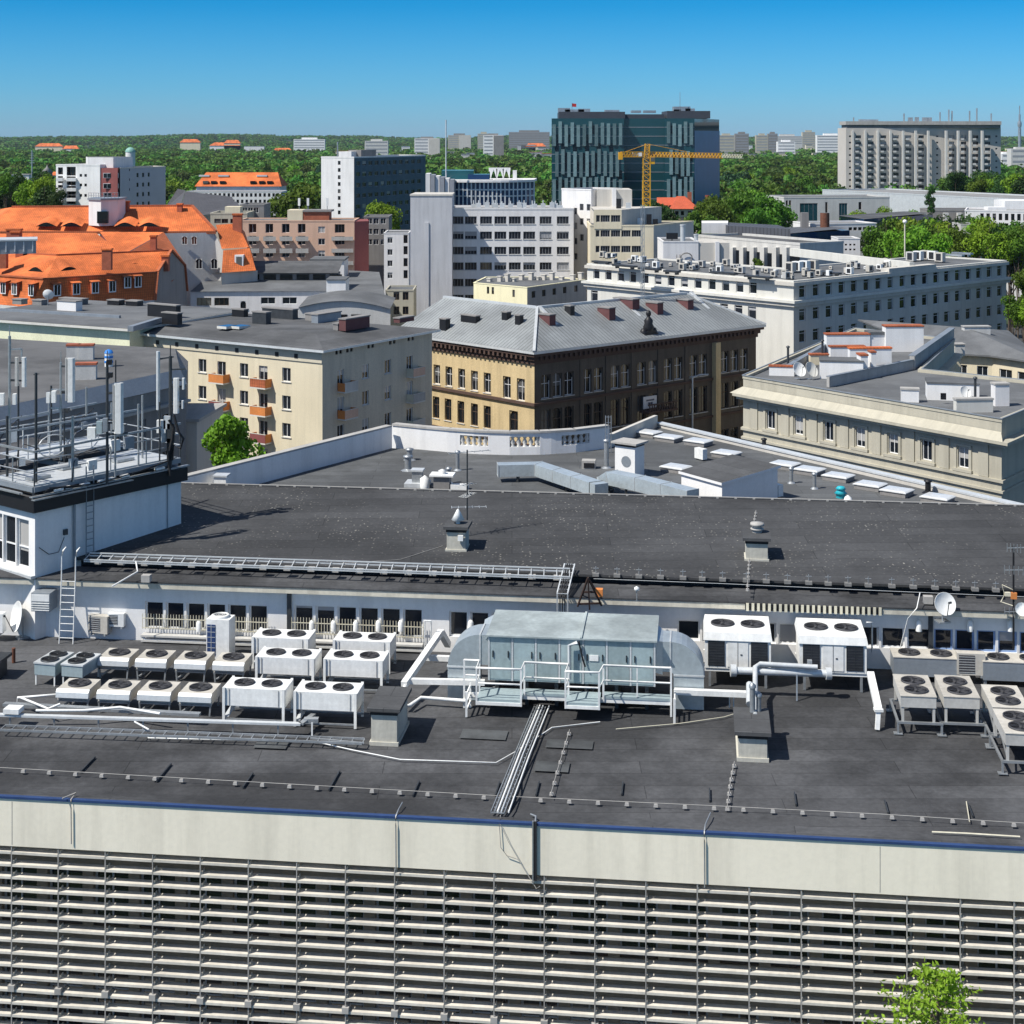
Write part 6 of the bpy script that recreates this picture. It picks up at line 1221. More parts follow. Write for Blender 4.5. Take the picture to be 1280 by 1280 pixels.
# felt folds, repair patches and conductor wires on the lower roof
for u, v, l in ((110, 955, 1.3), (205, 965, 1.5), (310, 975, 1.2), (418, 975, 1.6), (520, 985, 1.2), (622, 985, 1.1), (672, 985, 1.1), (778, 985, 1.0), (887, 993, 1.0), (994, 998, 1.0), (1108, 1008, 1.0), (1213, 1012, 1.0)):
    ft = MB(); p = P(u, v, ZF); x, y = lx(p), ly(p); bbox(ft, x-.022, x+.022, y-l*.5, y+l*.5, ZF-.05, ZF+.022); ft.build('felt_fold', M['darkmetal'], mainb)
for u, v, w_, h in ((605, 918, 1.7, .9), (712, 930, 1.7, .8), (340, 930, 1.2, .8), (690, 958, 1.2, .9)): pt = MB(); p = P(u, v, ZF+.006); x, y = lx(p), ly(p); pt.face([B(x-w_/2, y-h/2, ZF+.006), B(x+w_/2, y-h/2, ZF+.006), B(x+w_/2, y+h/2, ZF+.006), B(x-w_/2, y+h/2, ZF+.006)]); pt.build('felt_patch', M['newfelt'], mainb)
def on_roof(px, z=ZF+.03): return [P(u, v, z) for u, v in px]
hold = MB(); hold.prism([(-.075, -.06), (.075, -.06), (.06, .06), (-.06, .06)], 0, .09); hold.v = [(x*(1-z*2), y*(1-z*2), z) for x, y, z in hold.v]
hme = hold.mesh('wire_holder', M['concrete'])
def wire(pts, name, label, r=.012, m='concrete', blocks=0, grp=None, cat='cable'):
    t = thing(name, label, cat, pts[0], 0, grp); mb = MB(); mb.tube([p+V(0, 0, .09 if blocks else .02) for p in pts], r, 5); mb.build('wire', M[m], t)
    if blocks:
        L = 0; nxt = .2
        for a, b in zip(pts[:-1], pts[1:]):
            d = (b-a).length
            while nxt < L+d and nxt < 90*blocks:
                o = bpy.data.objects.new('wire_holder', hme); COL.objects.link(o); o.parent = t; o.location = lerp(a, b, (nxt-L)/d)-V(0, 0, .03)-pts[0]; o.rotation_euler = (0, 0, TH); nxt += blocks
            L += d
    return t
wire(on_roof([(-10, 962), (250, 977), (480, 990), (640, 999), (880, 1010), (1100, 1021), (1290, 1033)]), 'lightning_conductor', 'lightning conductor wire on small concrete blocks along the front roof edge', .011, 'concrete', .95)
wire(on_roof([(712, 915), (703, 945), (697, 965), (688, 998)]), 'lightning_conductor', 'short conductor wire on blocks running from the service platform to the roof edge', .012, 'concrete', .9)
wire(on_roof([(918, 955), (913, 980), (909, 1012)]), 'lightning_conductor', 'conductor wire on blocks in front of the right hand chimney box', .012, 'concrete', .6)
wire(on_roof([(185, 918), (185, 923), (395, 928), (440, 938), (500, 950), (620, 954), (645, 940), (690, 910), (750, 903)]), 'cable', 'long thin white cable snaking across the black felt roof', .022, 'paint')
wire(on_roof([(770, 912), (850, 905), (905, 897), (918, 893)]), 'cable', 'short pale cable lying beside the platform foot on the right', .02, 'gold')
wire([UP(945, 640), UP(938, 680), UP(934, 742)], 'lightning_conductor', 'conductor wire on blocks running up the speckled upper roof beside the fan chimney', .012, 'concrete', .5)
wire([UP(425, 705), UP(500, 700), UP(553, 683)], 'cable', 'thin grey cable across the speckled upper roof to the antenna chimney', .012, 'concrete')
for i, (u, v0, v1, r, m_) in enumerate(((70, 998, 1054, .02, 'concrete'), (495, 1003, 1086, .02, 'metal'), (880, 1016, 1108, .022, 'metal'))):
    x = lx(P(u, 1020, ZF)); zz = 45-(v1-VH)*B(x, 0, 0).y/F; a = P(u+8, v0, ZF+.1); mb = MB(); mb.tube([a, B(x+.04, .3, ZF+.12), B(x, -.05, ZF+.03), B(x+.01, -.06, ZF-.3), B(x+.02, -.06, zz)], r, 6)
    solo('down_cable', mb, M[m_], ('thin conductor hanging over the cream parapet near the left edge', 'grey conductor pipe over the cream parapet left of centre', 'grey conductor pipe over the cream parapet right of centre')[i], 'cable', a)
mb = MB(); a = B(lx(P(627, 1018, ZF)), .25, ZF+.1); x = lx(a)
mb.tube([a, B(x, -.06, ZF-.05), B(x+.05, -.06, 22.2), B(x+.25, -.06, 21.95), B(x+.62, -.07, 21.85), B(x+1.2, -.08, 20.95), B(x+1.32, -.1, 21.05)], .012, 5); mb.tube([B(x+.03, -.06, ZF-.05), B(x+.3, -.065, 22.4), B(x+.66, -.07, 21.8)], .01, 5); solo('cable', mb, M['concrete'], 'loose thin wires drooping over the cream parapet below the cable tray', 'cable', a)
mb = MB(); x = lx(P(669, 1030, ZF)); bbox(mb, x-.05, x+.05, -.08, -.015, 21.2, ZF+.08, 0); bbox(mb, x-.09, x-.05, -.1, -.012, 21.1, ZF+.1, 1); mb.tube([B(x-.2, .5, ZF+.08), B(x, .2, ZF+.15), B(x, -.05, ZF)], .03, 6, 1); solo('cable_duct', mb, [M['rubber'], M['metal']], 'dark vertical cable duct over the joint of the cream parapet', 'cable duct', B(x, 0, 21))
mb = MB(); a, b = P(1165, 1040, ZF+.03), P(1275, 1046, ZF+.03); mb.tube([a, lerp(a, b, .4)+V(0, .03, 0), b], .03, 6); mb.tube([P(1208, 1002, ZF+.02), P(1212, 1027, ZF+.03)], .02, 5); solo('timber_lath', mb, M['gold'], 'pale timber laths lying by the front roof edge at right', 'lath', a)
# cable tray across the lower roof to the front edge
t = thing('cable_tray', 'galvanised cable tray with pipes running down the black roof to the front edge', 'cable tray', P(650, 950, ZF)); a, b = P(675, 884, ZF+.12), P(622, 1016, ZF+.12); sd = (b-a).cross(V(0, 0, 1)).normalized()
mb = MB(); n_ = 26
for s in (-.22, .22): mb.beam(a+sd*s, b+sd*s, .03, .08)
for k in range(n_): q = lerp(a, b, k/(n_-1)); mb.beam(q-sd*.22, q+sd*.22, .04, .03)
mb.build('tray', M['metal'], t)
for s, r, m_ in ((-.12, .028, 'metal_pale'), (0, .035, 'paint'), (.1, .025, 'metal'), (-.36, .028, 'paint')): mb = MB(); mb.tube([a+sd*s+V(0, 0, .07), lerp(a, b, .5)+sd*(s+.03)+V(0, 0, .07), b+sd*s+V(0, 0, .04)], r, 6); mb.build('pipe', M[m_], t)
mb = MB(); mb.tube([a-sd*.38, lerp(a, b, .4)-sd*.4-V(0, 0, .05), lerp(a, b, .7)-sd*.25-V(0, 0, .05), lerp(a, b, .8)-sd*.4-V(0, 0, .05), lerp(a, b, .97)-sd*.2], .03, 6); mb.build('cable', M['rubber'], t)
# twin cable tray along the upper roof and the vertical tray down to the plant
t = thing('cable_tray', 'long galvanised double cable tray along the lower edge of the upper roof', 'cable tray', UP(400, 712))
a0_, a1_ = UP(112, 700), UP(712, 720); b0_, b1_ = UP(105, 705), UP(712, 727)
mb = MB()
for p, q, z in ((a0_, a1_, .32), (a0_, a1_, .2), (b0_, b1_, .12), (b0_, b1_, .2)): mb.beam(p+V(0, 0, z), q+V(0, 0, z), .05, .05)
for k in range(40): p, q = lerp(a0_, a1_, k/39), lerp(b0_, b1_, k/39); mb.beam(p+V(0, 0, .26), q+V(0, 0, .16), .035, .03)
mb.build('tray', M['metal_pale'], t)
for k in range(20): mb = MB(); q = lerp(lerp(a0_, a1_, (k+.5)/20), lerp(b0_, b1_, (k+.5)/20), .5); mb.obox(q, EX, .3, .25, q.z-.05, q.z+.12); mb.build('support_block', M['concrete'], t)
mb = MB(); mb.tube([UP(170, 708)+V(0, 0, .2), UP(172, 716)+V(0, 0, .05), P(140, 733, 25.75)], .035, 6); mb.build('cable', M['paint'], t)
t = thing('cable_ladder', 'steep cable ladder bringing cables from the upper roof down behind the air handler', 'cable tray', UP(708, 728)); p0, p1, p2 = UP(712, 714)+V(0, 0, .3), P(703, 742, 25.9), B(lx(P(703, 752, 25.5)), YE-.15, 23.6); mb = MB()
for s in (-.22, .22): mb.beam(p0+EX*s, p1+EX*s, .05, .08); mb.beam(p1+EX*s, p2+EX*s, .05, .08)
for k in range(8): q = lerp(p0, p1, k/7); mb.beam(q-EX*.22, q+EX*.22, .03)
mb.build('ladder', M['metal_pale'], t)
mb = MB()
for s in (-.1, 0, .1): mb.tube([p0+EX*s, p1+EX*s+V(0, 0, .06), p2+EX*s], .03, 5)
mb.build('cable', M['rubber'], t)
M['rustdark'] = mat('dark_rust', (.05, .028, .022), .85, .3, 2); t = thing('steel_trestle', 'rusty steel trestle standing on the canopy edge beside the cable ladder', 'trestle', P(735, 745, 25.75)); mb = MB(); ap = P(735, 722, 26.9)
for u, v in ((722, 758), (737, 762), (752, 757), (727, 748), (750, 747)): mb.beam(P(u, v, 25.5), ap, .06)
mb.beam(P(722, 755, 25.6), P(752, 754, 25.6), .07); mb.beam(P(729, 740, 26.1), P(744, 740, 26.1), .07); mb.build('frame', M['rustdark'], t)
mb = MB(); p = P(749, 742, 26.0); mb.obox(p, EX, .3, .3, 25.9, 26.2); mb.build('box', M['orange'], t)
M['stonefoot'] = mat('weathered_foot', (.20, .195, .185), .9, .2, 2)
for k in range(20):                        # conductor feet on the right half
    u = 747+k*26.2; p = UP(u+rt.uniform(-3, 3), 719+k*1.02); mb = MB(); mb.obox(p, EX, .28, .26, p.z-.03, p.z+.1, 0); mb.tube([p+V(0, 0, .1), p+V(0, 0, .38)], .02, 5, 1); mb.tube([p+V(-.12, 0, .3), p+V(.12, 0, .3)], .02, 5, 1)
    solo('wire_foot', mb, [M['stonefoot'], M['metal']], 'square concrete foot in the line along the upper roof edge', 'concrete foot', p, 'concrete feet along the upper roof')
wire([UP(742, 724), UP(900, 730), UP(1100, 739), UP(1290, 747)], 'lightning_conductor', 'conductor wire past the concrete feet on the right half of the upper roof', .012, 'metal_pale')
mb = MB(); mb.tube([UP(1150, 744)+V(0, 0, .1), P(1146, 760, 25.9), B(lx(P(1136, 772, 25.4)), YE-.1, 25.3), B(lx(P(1126, 806, 24))-.1, YW-.3, 23.9)], .02, 5); solo('cable', mb, M['paint'], 'slack white cable hanging from the upper roof past the right windows', 'cable', UP(1150, 744))
for u, v, lb in ((183, 727, 'small grey box on the canopy at left'), (1160, 754, 'small grey box on the canopy beside the round white dish')): p = P(u, v, 25.78); mb = MB(); mb.obox(p, EX, .38, .3, p.z, p.z+.3); solo('junction_box', mb, M['concrete'], lb, 'junction box', p)
mb = MB(); p = P(796, 752, 25.72); mb.tube([p, p+V(0, 0, .45)], .025, 6, 0); mb.lathe([(.01, 0), (.11, .06), (.11, .16), (.01, .22)], p+V(0, 0, .42), 10, 1); solo('roof_lamp', mb, [M['metal'], M['paint']], 'small globe lamp on a stalk on the canopy behind the air handler', 'lamp', p)

# chimneys
def chimney_box(name, label, u, v, z, w_, d, h, top, extras=None, zb=None):
    p = z if isinstance(z, V(0, 0).__class__) else P(u, v, z); t = thing(name, label, 'chimney', p, TH); mb = MB(); mb.prism([(-w_/2, 0), (w_/2, 0), (w_/2, d), (-w_/2, d)], -.1, h); mb.prism([(-w_/2-.06, -.06), (w_/2+.06, -.06), (w_/2+.06, d+.06), (-w_/2-.06, d+.06)], -.1, .08); mb.build('stack', top[0], t, True)
    mb = MB(); mb.prism([(-w_/2-.03, -.03), (w_/2+.03, -.03), (w_/2+.03, d+.03), (-w_/2-.03, d+.03)], h, h+.14); mb.build('vent_slot', M['black'], t, True)
    mb = MB(); mb.prism([(-w_/2-.14, -.14), (w_/2+.14, -.14), (w_/2+.14, d+.14), (-w_/2-.14, d+.14)], h+.14, h+.27); mb.build('cover_slab', M['roof_grey'], t, True); return t
rend = mat('chimney_render', (.52, .50, .43), .9, .1, .7, streak=.25)
chimney_box('chimney', 'rendered chimney box with black felt lid beside the right end of the white units', 480, 930, ZF, .95, 2.1, 1.05, (rend,))
ch = chimney_box('chimney', 'rendered chimney box with black felt lid standing alone right of the pipe run', 941, 950, ZF, 1.0, 2.2, .75, (rend,))
for x, y, h, r in ((.05, 1.9, .9, .1), (.28, 2.0, .55, .09)): mb = MB(); mb.tube([(x, y, 1.0), (x, y, 1.0+h)], r, 8); mb.lathe([(r*1.3, 0), (r*1.3, .1), (.01, .2)], (x, y, 1.0+h), 8); mb.build('flue', M['metal'], ch, True)
c1_ = chimney_box('chimney', 'chimney on the upper roof with a pale cone cap and television mast', 570, 689, UP(570, 689), .85, 1.1, .85, (rend,))
mb = MB(); mb.lathe([(.1, 0), (.1, .15), (.3, .16), (.05, .62), (.01, .66)], (.0, .6, 1.12), 12); mb.build('cone_cap', M['paint'], c1_, True)
mb = MB(); mb.box((.1, -.16, .5), (.34, -.06, .75)); mb.build('junction_box', M['paint'], c1_, True)
c2_ = chimney_box('chimney', 'chimney on the upper roof with a round white extractor fan', 946, 701, UP(946, 701), .95, 1.3, .75, (rend,))
mb = MB(); mb.lathe([(.22, 0), (.22, .12), (.3, .13), (.3, .17), (.2, .18), (.2, .3), (.32, .31), (.3, .42), (.01, .45)], (.05, 1.0, 1.02), 16); mb.build('extractor_fan', M['concrete'], c2_, True)
t = thing('tv_mast', 'television mast with several aerials rising behind the cone capped chimney', 'antenna mast', UP(584, 670), TH); mb = MB(); mb.tube([(0, 0, 0), (0, 0, 4.0)], .035, 6); mb.build('pole', M['darkmetal'], t, True)
for z, l, rz in ((1.35, 1.6, .2), (1.9, 1.0, 1.3), (2.4, .7, .9), (3.9, 2.0, .5)):
    mb = MB(); d = V(math.cos(rz), math.sin(rz), 0); e = V(-d.y, d.x, 0); mb.beam(V(0, 0, z)-d*l*.45, V(0, 0, z)+d*l*.55, .025)
    for k in range(6): q = V(0, 0, z)+d*l*(k/5-.45); mb.tube([q-e*.22, q+e*.22], .012, 4)
    mb.build('aerial', M['metal'] if z > 1.5 else M['metal_pale'], t, True)

# ---- back roof with curved parapet
ZQ = 23.0
bk = thing('rear_wing', 'rear wing with grey felt roof inside a curved white balustrade wall', 'building', (0, 100, 0))
pl0, pl1 = P(225, 598, 24.6), P(490, 532, 24.6); dpl = dirv(pl0, pl1); pl00 = pl0-dpl*12
cur = [P(u, v, 24.6) for u, v in ((490, 530), (525, 533.5), (560, 536.5), (600, 539), (640, 540), (680, 539.5), (720, 537), (762, 532))]
rp0, rp1 = P(822, 529, 23.3), P(1262, 630, 23.3); rp2 = rp1+(rp1-rp0)*.3
outl = [pl00, pl1]+cur[1:]+[rp0, rp2, V(rp2.x-3, B(0, YR, 0).y, 0), B(-24, YR, 0)]
mb = MB(); mb.face([V(p.x, p.y, ZQ) for p in outl]); mb.build('roof', mat('rear_felt', (.098, .102, .105), .9, .14, .2, sheet=(9, 1.05), patch=.2, spec=.25), bk)
mb = MB()
def wallstrip(mb, a, b, th, z0, z1, m=0):
    d = dirv(a, b); n = V(-d.y, d.x, 0)*th; mb.prism([a, b, b+n, a+n], z0, z1, m)
wallstrip(mb, pl00, pl1, .35, 0, 24.5); mb.build('parapet', M['white'], bk); mb = MB(); wallstrip(mb, pl00-V(.1, 0, 0), pl1, .55, 24.502, 24.62); mb.build('coping', M['concrete'], bk)
mb = MB(); cp = MB()
def barrel(a, b, f0, f1): return lerp(a, b, f0), lerp(a, b, f1)
op_u = ((575, 610), (637, 675), (702, 737))
us_ = sorted([490, 525, 560, 762]+[x for o in op_u for x in o]+[592, 623, 656, 689, 720, 740])
def cpt(u):
    for (a, ua), (b, ub) in zip(list(zip(cur, (490, 525, 560, 600, 640, 680, 720, 762)))[:-1], list(zip(cur, (490, 525, 560, 600, 640, 680, 720, 762)))[1:]):
        if ua <= u <= ub: return lerp(a, b, (u-ua)/(ub-ua))
for ua, ub in zip(us_[:-1], us_[1:]):
    a, b = cpt(ua), cpt(ub)
    if any(o[0] <= (ua+ub)/2 <= o[1] for o in op_u): wallstrip(mb, a, b, .4, 0, 23.55); wallstrip(mb, a, b, .4, 24.25, 24.5)
    else: wallstrip(mb, a, b, .4, 0, 24.5)
    wallstrip(cp, a-V(0, .08, 0), b-V(0, .08, 0), .6, 24.502, 24.64)
mb.build('curved_parapet', M['white'], bk); cp.build('coping', M['concrete'], bk)
for ua, ub in op_u:
    for k in range(5): mb = MB(); q = cpt(ua+(ub-ua)*(k+.5)/5); mb.lathe([(.16, 23.55), (.16, 23.62), (.09, 23.68), (.19, 23.85), (.08, 24.1), (.15, 24.2), (.15, 24.25)], V(q.x, q.y+.2, 0), 8); mb.build('baluster', M['stone'], bk)
mb = MB(); wallstrip(mb, rp0, rp2, .3, 0, 23.25); q = cur[-1]; wallstrip(mb, V(q.x, q.y, 0), rp0, .3, 0, 23.9); mb.build('side_wall', M['greywall'], bk)
mb = MB(); wallstrip(mb, rp0-V(.1, 0, 0), rp2, .6, 23.252, 23.36); mb.build('kerb', M['metal_pale'], bk)
skm = MB(); skm.prism([(-.82, -.62), (.82, -.62), (.82, .62), (-.82, .62)], 0, .3, 0); skd = MB(); skd.lathe([(1.26, -.03), (1.26, .02), (1.1, .08), (.01, .11)], (0, 0, .3), 4, 0, False, Matrix.Rotation(R(45), 3, 'Z')); skd.v = [(x*1.0, y*.76, z) for x, y, z in skd.v]
sk0 = None; SKL = ('farthest square skylight in the corner', 'second skylight from the far corner', 'skylight between the white kiosk and the kerb', 'skylight behind the roof hut lid', 'skylight right beside the white kiosk', 'skylight touching the right side of the roof hut', 'second skylight right of the roof hut', 'skylight straight behind the turquoise cowl', 'first skylight right of the turquoise cowl', 'second skylight right of the turquoise cowl', 'last skylight at the right, cut by the ridge')
for u, v in ((810, 545), (836, 551), (873, 556), (908, 571), (845, 589), (981, 585), (1012, 592), (1048, 600), (1088, 611), (1121, 618.5), (1172, 627)):
    p = P(u, v, ZQ+.01); lb = SKL[(810, 836, 873, 908, 845, 981, 1012, 1048, 1088, 1121, 1172).index(u)]+' on the rear roof'
    if sk0 is None:
        sk0 = thing('roof_skylight', lb, 'skylight', p, R(-38), 'dome skylights on the rear roof'); skm.build('kerb', M['darkgrey'], sk0, True); skd.build('dome', M['skylight'], sk0, True)
    else: dup(sk0, p, R(-38), lb)
# galvanised ducts
def duct(pts, w_, h, name, label, m='duct', feet=True):
    t = thing(name, label, 'air duct', pts[0]); mb = MB(); d0_ = None; secs = []
    for i, p in enumerate(pts):
        a = (pts[i]-pts[i-1]).normalized() if i else None; b = (pts[i+1]-pts[i]).normalized() if i < len(pts)-1 else None
        d = (a+b).normalized() if a is not None and b is not None else (a if a is not None else b); side = V(d.y, -d.x, 0)
        side = side.normalized() if side.length > .1 else V(1, 0, 0); k = 1/max(.6, abs(d.dot(b if b is not None else a))); up = side.cross(d).normalized()
        secs.append([p-side*w_/2*k-up*h/2, p+side*w_/2*k-up*h/2, p+side*w_/2*k+up*h/2, p-side*w_/2*k+up*h/2])
    for s, e in zip(secs[:-1], secs[1:]):
        for k in range(4): mb.face([s[k], s[(k+1) % 4], e[(k+1) % 4], e[k]])
    mb.face(secs[0][::-1]); mb.face(secs[-1]); mb.build('casing', M[m], t)
    for s, e in zip(secs[:-1], secs[1:]):
        L = (e[0]-s[0]).length; n_ = max(1, int(L/2.0))
        for j in range(n_+1 if n_ > 1 else 1):
            r_ = [lerp(a, b, j/max(1, n_)) for a, b in zip(s, e)]; c = sum(r_, V(0, 0, 0))/4; r_ = [c+(q-c)*1.03 for q in r_]; fl = MB()
            for k in range(4): fl.beam(r_[k], r_[(k+1) % 4], .03)
            fl.build('flange', M['metal_pale'], t)
    if feet:
        for i in range(len(pts)-1):
            q = lerp(pts[i], pts[i+1], .5)
            if q.z-h/2 > ZQ+.15: mb = MB(); mb.obox(q, EX, .12, w_*.9, ZQ, q.z-h/2); mb.build('support', M['darkmetal'], t)
    return t
zd = ZQ+.75
duct([P(622, 587, zd), P(673, 586, zd), P(745, 610, zd), P(752, 612.5, zd)], .95, .75, 'air_duct', 'galvanised air duct with elbow crossing the rear roof, left section')
duct([P(756, 612, ZQ-.3), P(757, 604, zd-.2), P(766, 597, zd+.3), P(800, 604, zd+.3), P(866, 621, zd+.3)], .95, .8, 'air_duct', 'galvanised air duct rising to the roof hut on the rear roof, right section')
t = thing('roof_kiosk', 'narrow white roof kiosk with grey flat lid on the rear roof', 'roof kiosk', P(787, 594, ZQ), R(-35)); mb = MB(); mb.box((-.75, -.6, 0), (.75, .6, 1.95)); mb.build('wall', M['white'], t, True); mb = MB(); mb.box((-.95, -.8, 2.12), (.95, .8, 2.24)); mb.build('lid', M['concrete'], t, True); mb = MB(); mb.box((-.76, -.61, 1.95), (.76, .61, 2.12)); mb.build('vent_slot', M['black'], t, True)
mb = MB(); mb.lathe([(.01, 0), (.36, .0)], (.1, -.62, 1.0), 16, 0, False, Matrix.Rotation(R(90), 3, 'X')); mb.build('fan_opening', M['flash'], t, True)
t = thing('roof_hut', 'low white roof hut with big grey felt lid on the rear roof', 'roof hut', (0, 100, 0)); h0_, h1_, h2_ = P(852, 609, ZQ), P(902, 622, ZQ), P(973, 607, ZQ)
k0, k1, k2, k3 = P(848, 592, 24.4), P(902, 607, 24.4), P(976, 585, 24.9), P(915, 571, 24.9)
mb = MB(); q0, q1, q2, q3_ = [lerp((k0+k1+k2+k3)/4, k, .94) for k in (k0, k1, k2, k3)]
for a, b in ((q0, q1), (q1, q2), (q2, q3_), (q3_, q0)): mb.face([V(a.x, a.y, 22), V(b.x, b.y, 22), b-V(0, 0, .02), a-V(0, 0, .02)])
mb.build('wall', M['white'], t); mb = MB(); mb.face([k0+V(0, 0, .16), k1+V(0, 0, .16), k2+V(0, 0, .16), k3+V(0, 0, .16)], 0)
for a, b in ((k0, k1), (k1, k2), (k2, k3), (k3, k0)): mb.face([a, b, b+V(0, 0, .16), a+V(0, 0, .16)], 1)
mb.face([k3, k2, k1, k0], 1); mb.build('lid', [M['roof_grey'], M['white']], t)
def vent(u, v, z, h, r, label, m='metal', cap=True, grp=None, name='roof_vent'):
    p = P(u, v, z); mb = MB(); mb.tube([p, p+V(0, 0, h)], r, 8); 
    if cap: mb.lathe([(r*1.45, 0), (r*1.4, .08), (.01, .15)], p+V(0, 0, h), 10)
    mb.lathe([(r*2.2, 0), (r*1.1, .12)], p, 8); return solo(name, mb, M[m], label, 'roof vent', p, grp)
for u, v, h, r, lb, m_ in ((512, 575, .7, .2, 'grey stub vent nearest the white corner of the rear roof', 'metal'), (510, 588, .9, .22, 'pair of squat grey vents left of the square cowl', 'metal'), (572, 588, 1.2, .13, 'slim bent vent behind the television mast', 'metal'), (561, 604, .9, .13, 'short slim vent beside the plant cluster', 'metal'), (955, 562, .7, .15, 'black vent stub by the right kerb of the rear roof', 'black'), (1160, 616, .7, .18, 'black vent stub near the right end of the rear roof kerb', 'black'), (989, 604, .9, .12, 'slim grey vent right of the roof hut', 'metal'), (1018, 611, .9, .12, 'second slim grey vent before the turquoise cowl', 'metal'), (758, 585, 1.8, .16, 'tall vent pipe left of the white kiosk', 'metal')):
    vent(u, v, ZQ, h, r, lb, m_)
mb = MB(); p = P(1051, 622, ZQ); mb.lathe([(.3, 0), (.3, .25), (.4, .27), (.26, .4), (.26, .52), (.33, .54), (.2, .68), (.01, .72)], p, 14); solo('turbine_vent', mb, M['turq'], 'turquoise round roof cowl among the skylights', 'roof vent', p)
mb = MB(); p = P(1060, 626, ZQ); mb.lathe([(.28, 0), (.2, .22), (.01, .35)], p, 12); solo('roof_cowl', mb, M['paint'], 'small white cone beside the turquoise cowl', 'roof vent', p)
mb = MB(); p = P(522, 607, ZQ); mb.obox(p, EX, 1.5, 1.3, ZQ, ZQ+.25, 0); mb.obox(p, EX, .62, .62, ZQ+.25, ZQ+.95, 1); mb.obox(p, EX, .8, .8, ZQ+.95, ZQ+1.05, 0); solo('square_cowl', mb, [M['metal_pale'], M['metal']], 'square metal cowl on a pale base on the rear roof', 'roof vent', p)
mb = MB(); p = P(553, 610, ZQ); mb.obox(p, EX, 1.0, .8, ZQ, ZQ+.8, 0); mb.obox(p, EX, 1.5, 1.1, ZQ+.8, ZQ+.9, 1); mb.lathe([(.3, 0), (.3, .6), (.02, .8)], p+V(-1.1, 0, 0), 10, 1); mb.lathe([(.2, .9), (.25, 1.1), (.02, 1.2)], p, 10, 1); mb.obox(p+V(1.1, -.3, 0), EX, 1.1, .5, ZQ, ZQ+.3, 1); solo('extract_unit', mb, [M['darkgrey'], M['paint']], 'cluster of small white extract fans behind the upper roof ridge', 'extract fan', p)
mb = MB(); p = P(736, 585, ZQ); mb.obox(p, EX, .9, .7, ZQ, ZQ+.55, 0); mb.obox(p-V(0, .37, 0), EX, .7, .04, ZQ+.08, ZQ+.4, 1); solo('roof_hatch', mb, [M['concrete'], M['black']], 'small grey hatch with dark opening on the rear roof', 'hatch', p)
mb = MB(); p = P(277, 602, 24.0); mb.obox(p, EX, .75, .7, ZQ, ZQ+1.35, 0); mb.obox(p, EX, .9, .85, ZQ+1.35, ZQ+1.45, 1); solo('square_cowl', mb, [M['paint'], M['metal_pale']], 'white square cowl peeping over the ridge by the left parapet', 'roof vent', p)
for u, v, lb in ((876, 575, 'white split unit standing left of the skylights on the rear roof'), (970, 621, 'white box unit at the corner of the roof hut')): p = P(u, v, ZQ); mb = MB(); mb.obox(p, dirv(rp0, rp1), .85, .4, ZQ+.1, ZQ+.8, 0); mb.obox(p, dirv(rp0, rp1), .7, .3, ZQ, ZQ+.1, 1); solo('split_unit', mb, [M['paint'], M['darkmetal']], lb, 'cooling unit', p)
mb = MB()
for u in (757, 760.5, 764): p = P(u, 566, ZQ); mb.tube([p, p+V(0, 0, 2.6)], .03, 5)
for k in range(7): mb.beam(P(757, 566, ZQ)+V(0, 0, .4*k+.1), P(764, 566, ZQ)+V(0, 0, .4*k+.1), .03)
solo('wall_ladder', mb, M['metal'], 'thin steel ladder against the right end of the curved white wall', 'ladder', P(760, 566, ZQ))
mb = MB(); p = P(873, 536, 0); p = P(872, 500, 10); mb.tube([V(p.x, p.y+6, 0), V(p.x, p.y+6, zat(472, p.y+6))], .12, 6); q = V(p.x, p.y+6, zat(472, p.y+6)); mb.tube([q, q+V(1.0, 0, .4), q+V(2.2, 0, .45)], .09, 6); solo('street_lamp', mb, M['metal_pale'], 'tall street lamp in front of the dark school facade', 'street lamp', V(p.x, p.y+6, 0))
# ------------------------------------------------------------------ rooftop plant
def fan(mb, c, r, m_ring, m_dark, m_blade, n=20, hub=.2, guard=True):
    c = V(*c); mb.lathe([(r*1.08, -.01), (r*1.08, .055), (r*.98, .06), (r*.95, .0)], c, n, m_ring); mb.disk(c+V(0, 0, .004), r*.98, n, m_dark)
    for k in range(5):
        a = 2*math.pi*k/5+.4; d = V(math.cos(a), math.sin(a), 0); e = V(-d.y, d.x, 0)
        mb.face([c+d*r*.2-e*r*.08+V(0, 0, .012), c+d*r*.9-e*r*.12+V(0, 0, .012), c+d*r*.82+e*r*.30+V(0, 0, .05), c+d*r*.2+e*r*.12+V(0, 0, .04)], m_blade)
    mb.lathe([(r*hub, .005), (r*hub, .05), (.005, .06)], c, 10, m_blade)
    if guard:
        for rr_ in (.35, .6, .85): mb.tube([c+V(rr_*r*math.cos(t), rr_*r*math.sin(t), .065) for t in lin(0, 2*math.pi, 17)], .004, 3, m_ring, False)
        for k in range(4): a = math.pi*k/4; d = V(math.cos(a), math.sin(a), 0)*r; mb.tube([c-d+V(0, 0, .068), c+d+V(0, 0, .068)], .005, 3, m_ring, False)
FM = lambda: [M['grid'], M['black'], M['blade']]
def part(t, name, mb, mats): return mb.build(name, mats, t, True)
